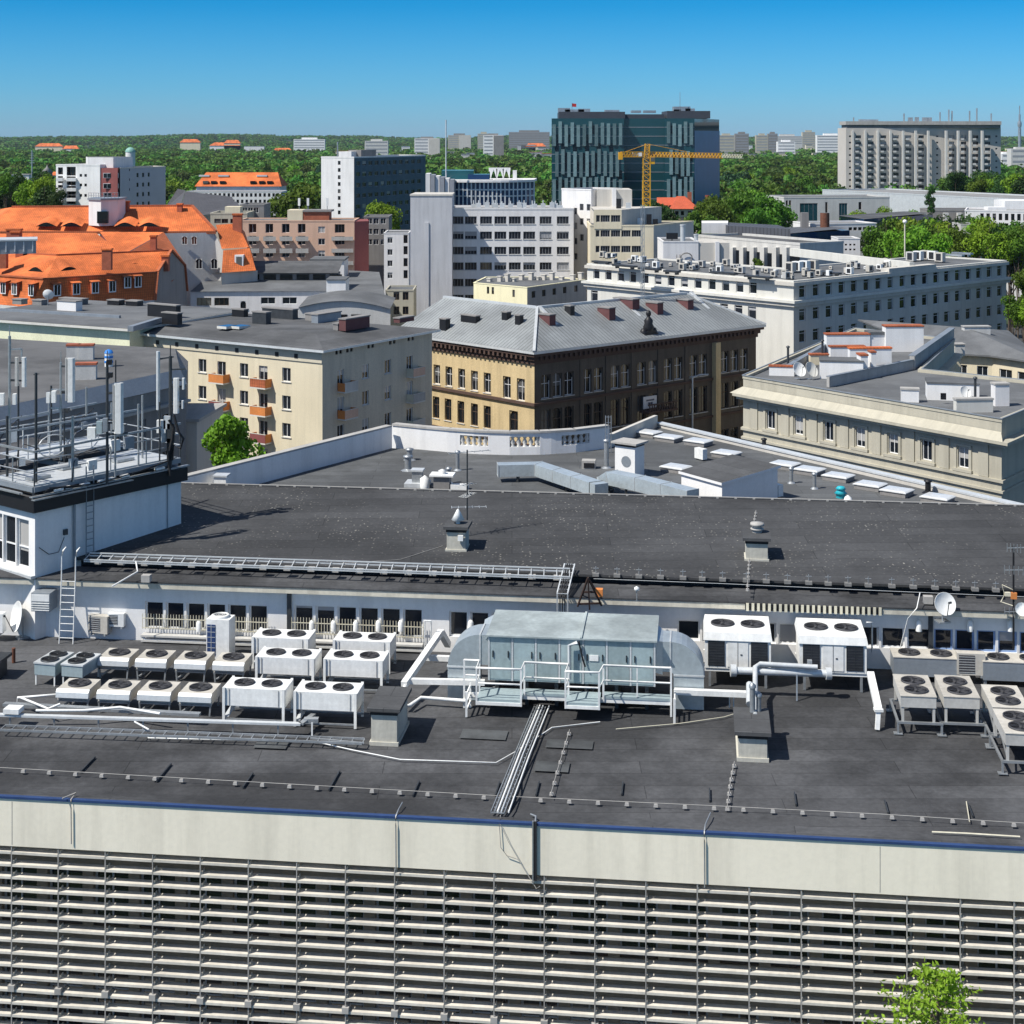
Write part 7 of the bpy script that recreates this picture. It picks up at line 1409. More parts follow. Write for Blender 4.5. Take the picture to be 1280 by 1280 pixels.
# hooded single fan condensers
def make_hooded(p, label):
    t = thing('condenser', label, 'condenser', p, TH, 'hooded single fan condensers'); w_, d, z0, z1 = 1.28, 1.3, .42, .84
    mb = MB(); mb.prism([(-w_/2, .12), (w_/2, .12), (w_/2, d), (-w_/2, d)], z0, z1); part(t, 'casing', mb, M['unit_beige'])
    mb = MB(); mb.raw([(-w_/2-.01, .12, z1+.004), (w_/2+.01, .12, z1+.004), (w_/2+.01, 0, z1-.1), (-w_/2-.01, 0, z1-.1), (-w_/2-.01, -.03, z1-.3), (w_/2+.01, -.03, z1-.3), (-w_/2-.01, .12, z1-.3), (w_/2+.01, .12, z1-.3)], [(0, 3, 2, 1), (3, 4, 5, 2), (4, 6, 7, 5), (0, 6, 4, 3), (1, 2, 5, 7)]); part(t, 'hood', mb, M['metal_pale'])
    mb = MB(); fan(mb, (0, .72, z1+.01), .40, 0, 1, 2); part(t, 'fan', mb, FM())
    for sx in (-1, 1):
        for y in (.1, d-.1): mb = MB(); mb.beam((sx*(w_/2-.08), y, 0), (sx*(w_/2-.04), y, z0), .06, .05); part(t, 'leg', mb, M['metal'])
    mb = MB(); mb.beam((-w_/2, .1, z0-.03), (w_/2, .1, z0-.03), .05); mb.beam((-w_/2+.1, .15, .1), (.0, d-.1, z0-.08), .12, .03); part(t, 'brace', mb, M['metal'])
    return t
lab = lambda row, k: '%s hooded grey condenser from the left in the %s row of four' % (('first', 'second', 'third', 'last')[k], row)
hd = None
for row, lst in (('front', ((90, 890), (141, 892), (192, 893.5), (243, 895.5))), ('back', ((141, 849), (188, 851), (237, 853), (285, 855)))):
    for k, (u, v) in enumerate(lst):
        p = P(u, v, ZF)
        if hd is None: hd = make_hooded(p, lab(row, k))
        else: dup(hd, p, TH, lab(row, k))
# white two fan units on legs
def make_white(p, label):
    t = thing('condenser', label, 'condenser', p, TH, 'white twin fan condensers'); w_, d, z0, z1 = 2.42, 1.2, .62, 1.28
    mb = MB(); mb.prism([(0, 0), (w_, 0), (w_, d), (0, d)], z0, z1); part(t, 'casing', mb, M['paint'])
    for x in (.68, w_-.68): mb = MB(); fan(mb, (x, d*.5, z1+.004), .36, 0, 1, 2); part(t, 'fan', mb, [M['grid'], M['black'], M['blade']])
    for x in (.06, w_-.06):
        for y in (-.035, d+.035): mb = MB(); mb.beam((x, y, 0), (x, y, z1+.03), .10, .05); part(t, 'leg', mb, M['paint'])
        mb = MB(); mb.beam((x+(.2 if x < 1 else -.2), -.02, z0+.02), (x+(.2 if x < 1 else -.2), -.02, z1-.02), .02, .012); part(t, 'seam', mb, M['metal'])
    for y in (.0, d): mb = MB(); mb.beam((0, y, .12), (w_, y, .12), .06); part(t, 'rail', mb, M['metal'])
    mb = MB(); mb.beam((.15, 0, .2), (.3, d, .55), .2, .03); part(t, 'pipe_cover', mb, M['metal_pale'])
    return t
wh = None
for u, v, lb in ((278, 902, 'white twin fan condenser at the left of the front row'), (367, 907, 'white twin fan condenser at the right of the front row beside the chimney box'), (319, 861, 'white twin fan condenser at the left of the middle row'), (404, 864, 'white twin fan condenser at the right of the middle row'), (314.5, 835, 'white twin fan condenser at the left of the rear row by the windows'), (416, 839, 'white twin fan condenser at the right of the rear row by the windows')):
    p = P(u, v, ZF)
    if wh is None: wh = make_white(p, lb)
    else: dup(wh, p, TH, lb)
# small two fan chillers
def make_small(p, label):
    t = thing('condenser', label, 'condenser', p, TH-.12, 'small blue grey twin fan condensers'); mb = MB(); mb.box((0, 0, .42), (.92, 1.45, .86)); part(t, 'casing', mb, M['ahu']); mb = MB(); mb.box((-.03, -.03, .86), (.95, 1.48, .92)); part(t, 'top_panel', mb, M['metal_pale'])
    for y in (.38, 1.05): mb = MB(); fan(mb, (.46, y, .925), .33, 0, 1, 2); part(t, 'fan', mb, [M['darkmetal'], M['black'], M['black']])
    for x in (.05, .87):
        for y in (.05, 1.4): mb = MB(); mb.beam((x, y, 0), (x, y, .42), .05); part(t, 'leg', mb, M['paint'])
    return t
s0_ = make_small(P(43, 856, ZF), 'left of two small blue grey twin fan condensers'); dup(s0_, P(77, 858, ZF), TH-.12, 'right of two small blue grey twin fan condensers')
# tall white unit
t = thing('heat_pump', 'tall white heat pump with round top grille in front of the barred windows', 'heat pump', P(276, 822, ZF), TH-.05); mb = MB(); mb.box((-.5, -.38, .05), (.5, .38, 1.72)); part(t, 'casing', mb, M['paint']); mb = MB(); mb.lathe([(.36, 0), (.36, .1), (.3, .12), (.3, .02)], (0, 0, 1.72), 18, 0); mb.disk((0, 0, 1.75), .31, 18, 1)
for r_ in (.1, .18, .26): mb.tube([(r_*math.cos(a), r_*math.sin(a), 1.82) for a in lin(0, 6.283, 15)], .012, 3, 0, False)
part(t, 'fan', mb, [M['paint'], M['blade']]); mb = MB(); mb.box((-.46, -.4, .2), (-.1, -.381, 1.5), 0)
for k in range(6): mb.box((-.46, -.41, .3+.22*k), (-.1, -.4, .32+.22*k), 1)
mb.box((-.29, -.41, .2), (-.27, -.4, 1.5), 1); part(t, 'intake_grille', mb, [M['blue'], M['metal_pale']])
# frames under the left plant: long pipes and trays
t = thing('pipe_rack', 'long grey pipe rack and trays running in front of the condensers', 'pipe rack', P(150, 900, ZF)); z = ZF+.42
mb = MB(); a, b = P(-15, 893, z), P(376, 905, z); mb.beam(a, b, .2, .08); part_ = mb.build('pipe_cover', M['metal_pale'], t)
mb = MB(); a2, b2 = P(5, 880, z-.05), P(250, 893, z-.05); mb.beam(a2, b2, .25, .1); mb.build('pipe_cover', M['metal'], t)
mb = MB()
for s in (-.35, .1): 
    a3, b3 = P(5, 908, ZF+.2)+EY*s, P(455, 925, ZF+.2)+EY*s; mb.beam(a3, b3, .04, .08)
for k in range(34): a3, b3 = P(5, 908, ZF+.2), P(455, 925, ZF+.2); q = lerp(a3, b3, k/33); mb.beam(q-EY*.35, q+EY*.1, .03, .03)
mb.build('cable_tray', M['metal'], t)
for k in range(7): mb = MB(); q = lerp(a, b, (k+.5)/7); mb.beam(V(q.x, q.y, ZF), q, .06); mb.build('leg', M['metal'], t)
mb = MB(); mb.tube(on_roof([(45, 888), (105, 888), (150, 884), (200, 892)], ZF+.55), .05, 6); mb.tube([P(22, 884, ZF), P(22, 872, ZF+.5), P(75, 868, ZF+.5), P(75, 862, ZF+.5)], .045, 6); mb.tube([P(26, 872, ZF+.5), P(60, 886, ZF+.5), P(75, 880, ZF+.6)], .045, 6); mb.tube([P(168, 918-16, ZF+.5), P(186, 912, ZF+.3)], .035, 6); mb.build('pipe', M['paint'], t)
mb = MB(); q = P(17, 890, ZF+.5); mb.obox(q, EX, .6, .5, q.z, q.z+.18); mb.build('junction_box', M['paint'], t)
mb = MB(); mb.beam(P(376, 905, z), P(392, 893, z), .2, .08); mb.beam(P(380, 900, z), P(398, 900, z), .25, .15); mb.beam(P(390, 923, ZF), P(390, 903, z), .06); mb.beam(P(388, 923, ZF+.2), P(455, 929, ZF+.2), .06); mb.build('frame', M['metal'], t)
# white steel supports between the units and the air handler
t = thing('pipe_support_frame', 'white painted box section frame left of the air handler', 'steel frame', P(540, 850, ZF)); z = ZF+.75
bm = lambda a, b, w_=.2, h=.2: mb.beam(a, b, w_, h)
mb = MB(); bm(P(551, 790, 24.3), P(505, 856, z), .24, .24); bm(P(551, 790, 24.3), P(560, 806, ZF+.4), .24, .24); mb.build('sloping_duct', M['paint'], t)
mb = MB(); bm(P(533, 822, z), P(610, 825, z), .2, .2); bm(P(505, 851, z), P(606, 853, z), .2, .2); mb.build('crossbeam', M['paint'], t)
mb = MB(); mb.tube([P(506, 857, z), P(506, 882, ZF+.25), P(512, 882, ZF+.25), P(526, 872, ZF+.3), P(582, 876, ZF+.3)], .07, 8); mb.build('pipe', M['paint'], t)
mb = MB()
for u in (531, 539): mb.tube([P(u, 812, ZF+.6), P(u, 776, 24.9)], .03, 5)
mb.tube([P(531, 776, 24.9), P(539, 776, 24.9)], .03, 5); mb.build('hoop', M['paint'], t)
# air handler
FB = P(712, 860, ZF+.95); YA = ly(FB)+.55; x0, x1 = lx(P(608, 858, ZF+.95)), lx(P(818, 860, ZF+.95)); zb, zt = ZF+.95, ZF+2.72; DA = 2.7
t = thing('air_handling_unit', 'long blue grey sheet metal air handling unit with curved duct ends', 'air handler', B(0, YA, ZF), TH); ah = t
def L_(x, y, z): return (x, y-YA, z-ZF)
mb = MB(); mb.box(L_(x0, YA, zb), L_(x1, YA+DA, zt)); part(t, 'casing', mb, M['ahu'])
nP = 7
for k in range(nP+1): mb = MB(); x = x0+(x1-x0)*k/nP; mb.box(L_(x-.035, YA-.03, zb), L_(x+.035, YA-.004, zt)); part(t, 'frame_post', mb, M['metal_pale'])
for k in range(nP): mb = MB(); xa_ = x0+(x1-x0)*k/nP+.06; xb_ = x0+(x1-x0)*(k+1)/nP-.06; mb.box(L_(xa_, YA-.018, zb+.06), L_(xb_, YA-.004, zt-.08)); dr_ = part(t, 'door', mb, mat('ahu_door', (.36, .45, .46), .5, .1, 1.0, metal=.2, streak=.15, rnd=.1)) if k == 0 else part(t, 'door', mb, bpy.data.materials['ahu_door']); mb = MB(); [mb.box(L_(q-.02, YA-.06, zb+.9), L_(q+.02, YA-.018, zb+1.15)) for q in ((xb_-.1,) if k % 2 else (xb_-.1, xa_+.1))]; o = part(dr_, 'handle', mb, M['black'])
mb = MB(); mb.raw([L_(x0-.1, YA-.12, zt), L_(x1+.1, YA-.12, zt), L_(x1+.1, YA+DA+.12, zt+.12), L_(x0-.1, YA+DA+.12, zt+.12), L_(x0-.1, YA-.12, zt-.06), L_(x1+.1, YA-.12, zt-.06), L_(x1+.1, YA+DA+.12, zt-.02), L_(x0-.1, YA+DA+.12, zt-.02)], [(0, 1, 2, 3), (4, 5, 1, 0), (5, 6, 2, 1), (7, 4, 0, 3)]); xm = x0+(x1-x0)*.56; mb.box(L_(xm-.04, YA-.13, zt+.0), L_(xm+.04, YA+.0, zt+.04)); mb.beam(L_(xm, YA-.1, zt+.03), L_(xm, YA+DA+.1, zt+.15), .08, .06); part(t, 'roof_sheet', mb, M['ahutop'])
def elbow(sx, xe):
    mb = MB(); R0, R1 = .12, 1.28; n_ = 9; y0, y1 = YA+.35, YA+1.75; cz = zt-.15-R1; pts = []
    for i in range(n_+1):
        a = math.pi/2*i/n_; pts.append((xe+sx*(.35+R0*math.sin(a)), cz+R0*math.cos(a), xe+sx*(.35+R1*math.sin(a)), cz+R1*math.cos(a)))
    pts = [(xe, cz+R0, xe, cz+R1)]+pts+[(xe+sx*(.35+R0), ZF, xe+sx*(.35+R1), ZF)]
    for a, b in zip(pts[:-1], pts[1:]):
        sm = True
        q = [L_(a[0], y0, a[1]), L_(a[2], y0, a[3]), L_(b[2], y0, b[3]), L_(b[0], y0, b[1])]; r_ = [(p[0], p[1]+y1-y0, p[2]) for p in q]
        mb.face(q); mb.face(r_[::-1]); mb.face([q[1], r_[1], r_[2], q[2]], 0, False); mb.face([q[0], q[3], r_[3], r_[0]])
    part(t, 'duct_elbow', mb, M['duct']); fl = MB()
    for i in (1, 10):
        a = pts[i]; 
        for y in (y0, y1): fl.beam(L_(a[0], y, a[1]), L_(a[2], y, a[3]), .06)
        fl.beam(L_(a[2], y0, a[3]), L_(a[2], y1, a[3]), .06)
    part(t, 'flange', fl, M['metal_pale'])
elbow(-1, x0-.05); elbow(1, x1+.25)
mb = MB(); mb.raw([L_(x1, YA+.1, zb+.5), L_(x1+.3, YA+.35, zb+.35), L_(x1+.3, YA+.35, zt-.15), L_(x1, YA+.1, zt-.05), L_(x1, YA+2.4, zb+.5), L_(x1+.3, YA+1.75, zb+.35), L_(x1+.3, YA+1.75, zt-.15), L_(x1, YA+2.4, zt-.05)], [(0, 1, 2, 3), (7, 6, 5, 4), (3, 2, 6, 7), (0, 4, 5, 1)]); part(t, 'transition', mb, M['duct'])
mb = MB(); mb.raw([L_(x0-.5, YA+1.0, zb+.9), L_(x0-.1, YA+.2, zt-.2), L_(x0-.1, YA+2.4, zt+.05), L_(x0-.5, YA+2.5, zt-.2)], [(0, 1, 2, 3)]); part(t, 'transition', mb, M['duct'])
for k in range(6): mb = MB(); x = x0+.3+(x1-x0-.6)*k/5; mb.box(L_(x-.07, YA+.1, ZF), L_(x+.07, YA+DA-.1, zb)); part(t, 'support', mb, M['darkmetal'])
mb = MB(); x = x0+(x1-x0)*.5; mb.tube([L_(x-.05, YA-.2, zb+.2), L_(x-.05, YA-.2, zt-.25), L_(x+.25, YA-.2, zt-.12)], .07, 8, 0); mb.tube([L_(x+.3, YA-.15, zt-.1), L_(x+.45, YA-.15, zb+1.0), L_(x+.55, YA-.15, zb+.7)], .035, 6, 1); part(t, 'pipe', mb, [M['metal_pale'], M['rubber']])
mb = MB(); mb.box(L_(x+.7, YA-.05, zb+.9), L_(x+1.05, YA-.02, zb+1.12)); part(t, 'notice_plate', mb, M['paint'])
# service walkway in front of it
rz_ = ZF+1.85; dz_ = ZF+.7; t = thing('service_walkway', 'white railed steel service walkway in front of the air handling unit', 'walkway', P(700, 880, ZF))
def rp_(u, v, f): q = P(u, v, rz_); return B(lx(q), YA-(1.35 if f else .5), rz_)
rail = [rp_(u, v, f) for u, v, f in ((581, 823, 0), (600, 824, 0), (594.5, 837.5, 1), (650, 840.5, 1), (655.5, 827.5, 0), (711, 828, 0), (706.5, 840.5, 1), (748.5, 842.5, 1), (754.5, 830, 0), (839, 833, 0))]
mb = MB(); lo_ = [V(p.x, p.y, dz_) for p in rail]; md = [V(p.x, p.y, (rz_+dz_)/2) for p in rail]
mb.tube(rail, .045, 6); mb.build('top_rail', M['paint'], t); mb = MB(); mb.tube(md, .035, 6); mb.build('mid_rail', M['paint'], t)
for i, p in enumerate(rail):
    mb = MB(); mb.beam(V(p.x, p.y, ZF if i in (0, 9) else dz_-.25), p, .07); mb.build('post', M['paint'], t)
for i in (2, 4, 6, 8): mb = MB(); a, b = rail[i], rail[i+1]; c = lerp(a, b, .5); mb.beam(V(c.x, c.y, dz_), c, .05) if i in (8,) else None; (mb.build('post', M['paint'], t) if mb.f else None)
for i in (2, 6):
    mb = MB(); a, b = lo_[i], lo_[i+1]; ya = B(0, YA-.05, 0); a2, b2 = a+EY*max(.6, YA-.1-ly(a)), b+EY*max(.6, YA-.1-ly(b)); mb.prism([a, b, b2, a2], dz_-.12, dz_-.02); mb.build('deck', M['ahu'], t)
for i in (4, 8): mb = MB(); a, b = lo_[i], lo_[i+1]; mb.prism([a, b, b+EY*max(.5, YA-.15-ly(b)), a+EY*max(.5, YA-.15-ly(a))], dz_-.12, dz_-.021); mb.build('deck', M['ahu'], t)
mb = MB(); xa_, xb_ = lx(lo_[0]), lx(lo_[9]); mb.beam(B(xa_, YA-.42, dz_-.2), B(xb_, YA-.42, dz_-.2), .12, .16); mb.build('edge_beam', M['paint'], t)
for i in (2, 6): mb = MB(); mb.beam(lo_[i]-V(0, 0, .18), lo_[i+1]-V(0, 0, .18), .08, .12); mb.build('edge_beam', M['paint'], t)
for u, v in ((583, 896), (843, 905)): mb = MB(); p = P(u, v, ZF); q = p+EY*1.0; mb.beam(p, p+V(0, 0, .95), .08); mb.beam(q, q+V(0, 0, .95), .08); [mb.beam(p+V(0, 0, h), q+V(0, 0, h), .05) for h in (.25, .55, .85)]; mb.build('step_frame', M['paint'], t)
for u in (615, 700, 740, 790): mb = MB(); p = P(u, 884, ZF); mb.beam(V(p.x, p.y, ZF)+EY*.6, V(p.x, p.y, dz_-.12)+EY*.6, .09); mb.build('leg', M['metal'], t)
# two big white chillers
def make_big(p, label):
    t = thing('chiller', label, 'chiller', p, TH, 'big white twin fan chillers'); w_, d, z0, z1 = 2.62, 2.4, .75, 2.18
    mb = MB(); mb.box((0, 0, z0), (w_, d, z1-.28)); part(t, 'casing', mb, M['paint'])
    mb = MB(); mb.raw([(-.06, -.06, z1-.3), (w_+.06, -.06, z1-.3), (w_+.06, d+.06, z1-.3), (-.06, d+.06, z1-.3), (.0, .02, z1), (w_, .02, z1), (w_, d, z1), (0, d, z1)], [(0, 1, 5, 4), (1, 2, 6, 5), (2, 3, 7, 6), (3, 0, 4, 7), (4, 5, 6, 7), (3, 2, 1, 0)]); part(t, 'fan_hood', mb, M['paint'])
    for x in (.72, w_-.7): mb = MB(); fan(mb, (x, d*.5, z1+.01), .44, 0, 1, 2); part(t, 'fan', mb, [M['grid'], M['black'], M['blade']])
    for a, b in ((.14, .78), (w_-.78, w_-.14)):
        mb = MB(); mb.box((a, -.02, z0+.1), (b, -.003, z1-.34), 0)
        for k in range(9): mb.box((a, -.03, z0+.14+.11*k), (b, -.02, z0+.155+.11*k), 1)
        for x in (a-.012, b, (a+b)/2): mb.box((x, -.035, z0+.1), (x+.012, -.02, z1-.34), 1)
        part(t, 'coil', mb, [M['fin'], M['darkmetal']])
    mb = MB(); mb.box((.9, -.025, z0+.08), (w_-.9, -.003, z1-.36), 0); mb.box((w_/2-.008, -.035, z0+.08), (w_/2+.008, -.024, z1-.36), 1); mb.box((w_/2+.1, -.04, z0+.55), (w_/2+.18, -.025, z0+.6), 1); part(t, 'access_panel', mb, [M['paint'], M['darkmetal']])
    for y in (.1, d-.1): mb = MB(); mb.beam((-.05, y, z0-.07), (w_+.05, y, z0-.07), .12, .13); part(t, 'base_beam', mb, M['paint'])
    for x in (.2, w_-.2):
        for y in (.1, d-.1): mb = MB(); mb.beam((x, y, 0), (x, y, z0-.13), .1); part(t, 'leg', mb, M['metal'])
    return t
bg0 = make_big(P(881, 858, ZF), 'left of two big white chillers with dark coil panels'); dup(bg0, P(999.5, 863, ZF), TH, 'right of two big white chillers with dark coil panels')
t = thing('pipe_run', 'thick silver insulated pipe with flanges in front of the big chillers', 'pipe', P(930, 850, ZF)); z = ZF+1.0
mb = MB(); mb.tube([P(916, 838, z), P(1038, 842, z)], .15, 12); mb.build('main_pipe', M['metal_pale'], t)
for u, v in ((913, 838), (1032, 842)): mb = MB(); mb.tube([P(u, v, z), P(u+7, v, z)], .24, 12); mb.build('flange', M['metal_pale'], t)
mb = MB(); mb.tube([P(944, 895, ZF+.95), P(944, 850, z-.1), P(944, 834, z+.2), P(950, 830, z+.3), P(1022, 834, z+.3)], .1, 10); mb.tube([P(937, 880, ZF+.9), P(937, 855, ZF+1.3)], .13, 10); mb.build('branch_pipe', M['metal_pale'], t)
for u in (905, 920, 935): pass
mb = MB(); p = P(1012, 832, z+.25); mb.obox(p, EX, .18, .18, p.z, p.z+.22); mb.beam(P(996, 876, ZF), P(996, 842, z), .05); mb.build('valve', M['metal'], t)
t = thing('pipe_support_frame', 'white box beam running from the air handler to the pipe run', 'steel frame', P(890, 865, ZF)); mb = MB(); mb.beam(P(843, 864, ZF+.75), P(941, 868, ZF+.75), .24, .2); mb.build('beam', M['paint'], t); mb = MB(); [mb.beam(P(u, 884, ZF), P(u, 866, ZF+.7), .05) for u in (912, 917)]; mb.build('leg', M['paint'], t)
t = thing('drain_pipe', 'white elbowed duct coming down from the right big chiller to the roof', 'duct', P(1096, 912, ZF)); mb = MB(); a, b, c = P(1088, 842, ZF+1.35), P(1098, 887, ZF+.7), P(1096.5, 912, ZF+.02); mb.beam(a, b, .26, .2); mb.beam(b+V(0, 0, .05), b-V(0, 0, .05), .32, .28); mb.build('duct', M['paint'], t); mb = MB(); mb.beam(b, c, .15, .15); mb.build('foot_pipe', M['paint'], t)
mb = MB(); a, b = P(1083, 778, ZF+2.3), P(1090, 778, ZF+2.3); mb.tube([P(1083, 778, 25.2), P(1090, 778, 25.2), P(1090, 815, 23.8)], .035, 6); solo('pipe_hoop', mb, M['paint'], 'thin white pipe hoop beside the right big chiller', 'pipe', a)
# right hand grey condensers on steel frames
def make_frame2(p, label):
    t = thing('condenser', label, 'condenser', p, TH, 'dusty twin fan condensers on steel frames'); w_, d, z0, z1 = 1.28, 2.35, .98, 1.38
    mb = MB(); mb.box((0, 0, z0), (w_, d, z1)); part(t, 'casing', mb, M['unit_grey']); mb = MB(); mb.box((-.02, -.02, z1), (w_+.02, d+.02, z1+.03)); part(t, 'top_panel', mb, M['unit_beige'])
    for y in (.62, 1.62): mb = MB(); fan(mb, (w_/2, y, z1+.035), .41, 0, 1, 2); part(t, 'fan', mb, FM())
    for x in (.08, w_-.08):
        for y in (.06, d-.06): mb = MB(); mb.beam((x, y, .45), (x, y, z0), .09, .07); part(t, 'leg', mb, M['unit_grey'])
        mb = MB(); mb.beam((x, .1, .5), (x, d*.6, z0-.05), .05); part(t, 'brace', mb, M['metal'])
    for y in (0, d): mb = MB(); mb.beam((-.12, y, .42), (w_+.25, y, .42), .1, .08); part(t, 'frame_rail', mb, M['metal'])
    for x in (-.1, w_+.2):
        mb = MB(); mb.beam((x, 0, .42), (x, d, .42), .08); part(t, 'frame_rail', mb, M['metal'])
        for y in (0, d): mb = MB(); mb.beam((x, y, .0), (x, y, .42), .07); mb.box((x-.16, y-.12, 0), (x+.16, y+.12, .03)); part(t, 'foot', mb, M['metal'])
    return t
f2 = make_frame2(P(1126, 917, ZF), 'dusty framed twin fan condenser, left one of the pair by the elbowed duct')
for u, v, lb in ((1180, 918, 'dusty framed twin fan condenser, right one of the pair by the elbowed duct'), (1241, 932, 'dusty twin fan condenser on a tall frame, behind another at the right edge'), (1257, 967, 'dusty twin fan condenser on a tall frame, nearest at the right edge')): dup(f2, P(u, v, ZF), TH, lb)
def make_long(p, label):
    t = thing('condenser', label, 'condenser', p, TH, 'long condensers by the penthouse windows'); w_, d, z0, z1 = 2.75, 1.15, .25, .98; mb = MB(); mb.box((0, 0, z0), (w_, d, z1)); part(t, 'casing', mb, M['flash']); mb = MB(); mb.box((-.02, -.02, z1), (w_+.02, d+.02, z1+.03)); part(t, 'top_panel', mb, M['unit_beige'])
    for x in (.68, 1.95): mb = MB(); fan(mb, (x, d*.5, z1+.035), .40, 0, 1, 2); part(t, 'fan', mb, FM())
    for x in (.1, w_-.1): mb = MB(); mb.box((x-.05, .05, 0), (x+.05, d-.05, z0)); part(t, 'foot', mb, M['metal'])
    return t
l0 = make_long(P(1117, 852, ZF), 'long low twin fan condenser left of the beige wall unit by the right windows'); dup(l0, P(1229, 858, ZF), TH, 'long low twin fan condenser running out of the frame at the right edge')
def split(p, label, rz=TH, s=1.0, m='paint'):
    t = thing('split_unit', label, 'cooling unit', p, rz); mb = MB(); mb.box((-.48*s, -.18*s, .1), (.48*s, .18*s, .1+.75*s)); part(t, 'casing', mb, M[m]); mb = MB(); mb.box((-.42*s, -.19*s, .18), (.12*s, -.181*s, .78*s), 0); [mb.box((-.42*s, -.2*s, .2+.09*k*s), (.12*s, -.19*s, .215+.09*k*s), 1) for k in range(7)]; part(t, 'grille', mb, [M['blade'], M['metal_pale']])
    for x in (-.35*s, .35*s): mb = MB(); mb.box((x-.04, -.2*s, 0), (x+.04, .2*s, .1)); part(t, 'foot', mb, M['metal'])
    return t
split(P(1213, 845, ZF+.3), 'beige wall unit with big square grille between the two long condensers', TH, 1.15, 'unit_beige')
split(P(125, 793, ZF+.25), 'cream split unit hanging beside the roof ladder at left', TH-.2, 1.0, 'unit_beige'); split(P(146, 785, ZF+.55), 'small white split unit with hanging hose right of the cream unit', TH, .75); split(P(-9, 792, ZF+.3), 'white split unit cut by the left edge of the picture', TH, 1.1)
mb = MB(); p = P(70, 760, 24.2); d = V(.62, .78, 0); c = B(lx(P(70, 790, ZF)), YW-.6, 0); mb.obox(c, EX, .85, .8, 24.4, 25.2, 0); mb.obox(c-EY*.41, EX, .8, .03, 24.85, 25.15, 1); [mb.obox(c-EY*.42, EX, .8, .05, 24.45+.1*k, 24.48+.1*k, 1) for k in range(4)]; solo('wall_vent', mb, [M['flash'], M['paint']], 'square louvred vent box under the stair tower corner', 'vent', c)
# roof ladder with hoops
t = thing('roof_ladder', 'white roof ladder with curved handrails leaning on the canopy at left', 'ladder', P(92, 797, ZF)); mb = MB(); ys = YE-.12
xl, xr = lx(P(83.5, 797, ZF)), lx(P(101.5, 797, ZF))
for x in (xl, xr): mb.tube([B(x, ys-.3, ZF), B(x, ys-.05, 25.7), B(x, ys, 26.7), B(x, ys+.12, 26.95), B(x, ys+.45, 27.0)], .028, 6)
mb.build('stringer', M['paint'], t)
for k in range(9): mb = MB(); z = ZF+.25+.3*k; y = ys-.3+.25*(z-ZF)/2.7; mb.tube([B(xl, y, z), B(xr, y, z)], .02, 5); mb.build('rung', M['paint'], t)
# dishes
rooftop_dish(P(25, 798, ZF), .66, 'big white satellite dish turned sideways at the left edge of the roof', R(-56), 78, pole=.95)
rooftop_dish(B(lx(P(1183, 772, 25.6)), YE-.2, 25.2), .46, 'round white satellite dish on the canopy edge at right', R(12), 68, pole=.75)
mb = MB(); p = P(17, 868-40, ZF); mb.tube([p, p+V(0, 0, .6)], .08, 8); solo('roof_vent', mb, M['rust'], 'short rusty pipe stub at the left end of the roof', 'roof vent', p)
mb = MB(); p = P(-8, 845, ZF); mb.obox(p, EX, .8, .8, ZF, ZF+.7, 0); mb.obox(p, EX, 1.1, 1.1, ZF+.7, ZF+.82, 0); solo('roof_vent', mb, M['darkmetal'], 'dark square vent cut by the left edge of the picture', 'roof vent', p)
# aerial mast at the right edge
t = thing('antenna_mast', 'thin black aerial mast with bow shaped antennas at the right edge', 'antenna mast', B(lx(P(1266, 770, 25.5)), YE-.1, 24.2), TH); mb = MB(); mb.tube([(0, 0, 0), (0, 0, 4.2)], .04, 6); part(t, 'pole', mb, M['black'])
mb = MB(); mb.tube([(-.5, 0, 1.9), (-.35, 0, 2.2), (-.45, 0, 2.6), (0, 0, 2.4), (.1, 0, 2.1), (0, 0, 1.75), (-.5, 0, 1.9)], .025, 5); mb.box((-.35, -.08, 2.15), (-.1, .08, 2.3)); part(t, 'bow_antenna', mb, M['gold'])
mb = MB(); mb.box((-.12, -.1, 2.05), (.12, .1, 2.3)); part(t, 'clamp_box', mb, M['orange'])
for z, l in ((1.5, .7), (3.2, .7), (4.1, .5)):
    mb = MB(); mb.beam((-l/2, 0, z), (l, -.2, z+.1), .03); [mb.beam((-l/2+l*k/4, -.04*k, z-.15), (-l/2+l*k/4, -.04*k, z+.2), .02) for k in range(5)]; part(t, 'aerial', mb, M['metal'])
mb = MB(); mb.lathe([(.01, 0), (.2, .05), (.28, .15)], (.28, -.2, 1.65), 12, 0, True, Matrix.Rotation(R(60), 3, 'X')); part(t, 'small_dish', mb, M['paint'])

# ------------------------------------------------------------------ stair tower with the antenna platform
D1 = V(.622, .783, 0); D2 = V(-.783, .622, 0); C0 = V(-20.9, 69.4, 0); LW = 8.15; ZT = 28.6
tw = thing('stair_tower', 'white stair tower with glazed front and black roof band carrying the antenna platform', 'stair tower', (C0.x, C0.y, 0))
def T(a, b, z): return C0+D1*a+D2*b+V(0, 0, z)
mb = MB(); gz0, gz1 = 26.0, 28.15; bays = [(-.55-.0, 0)]; ops = []
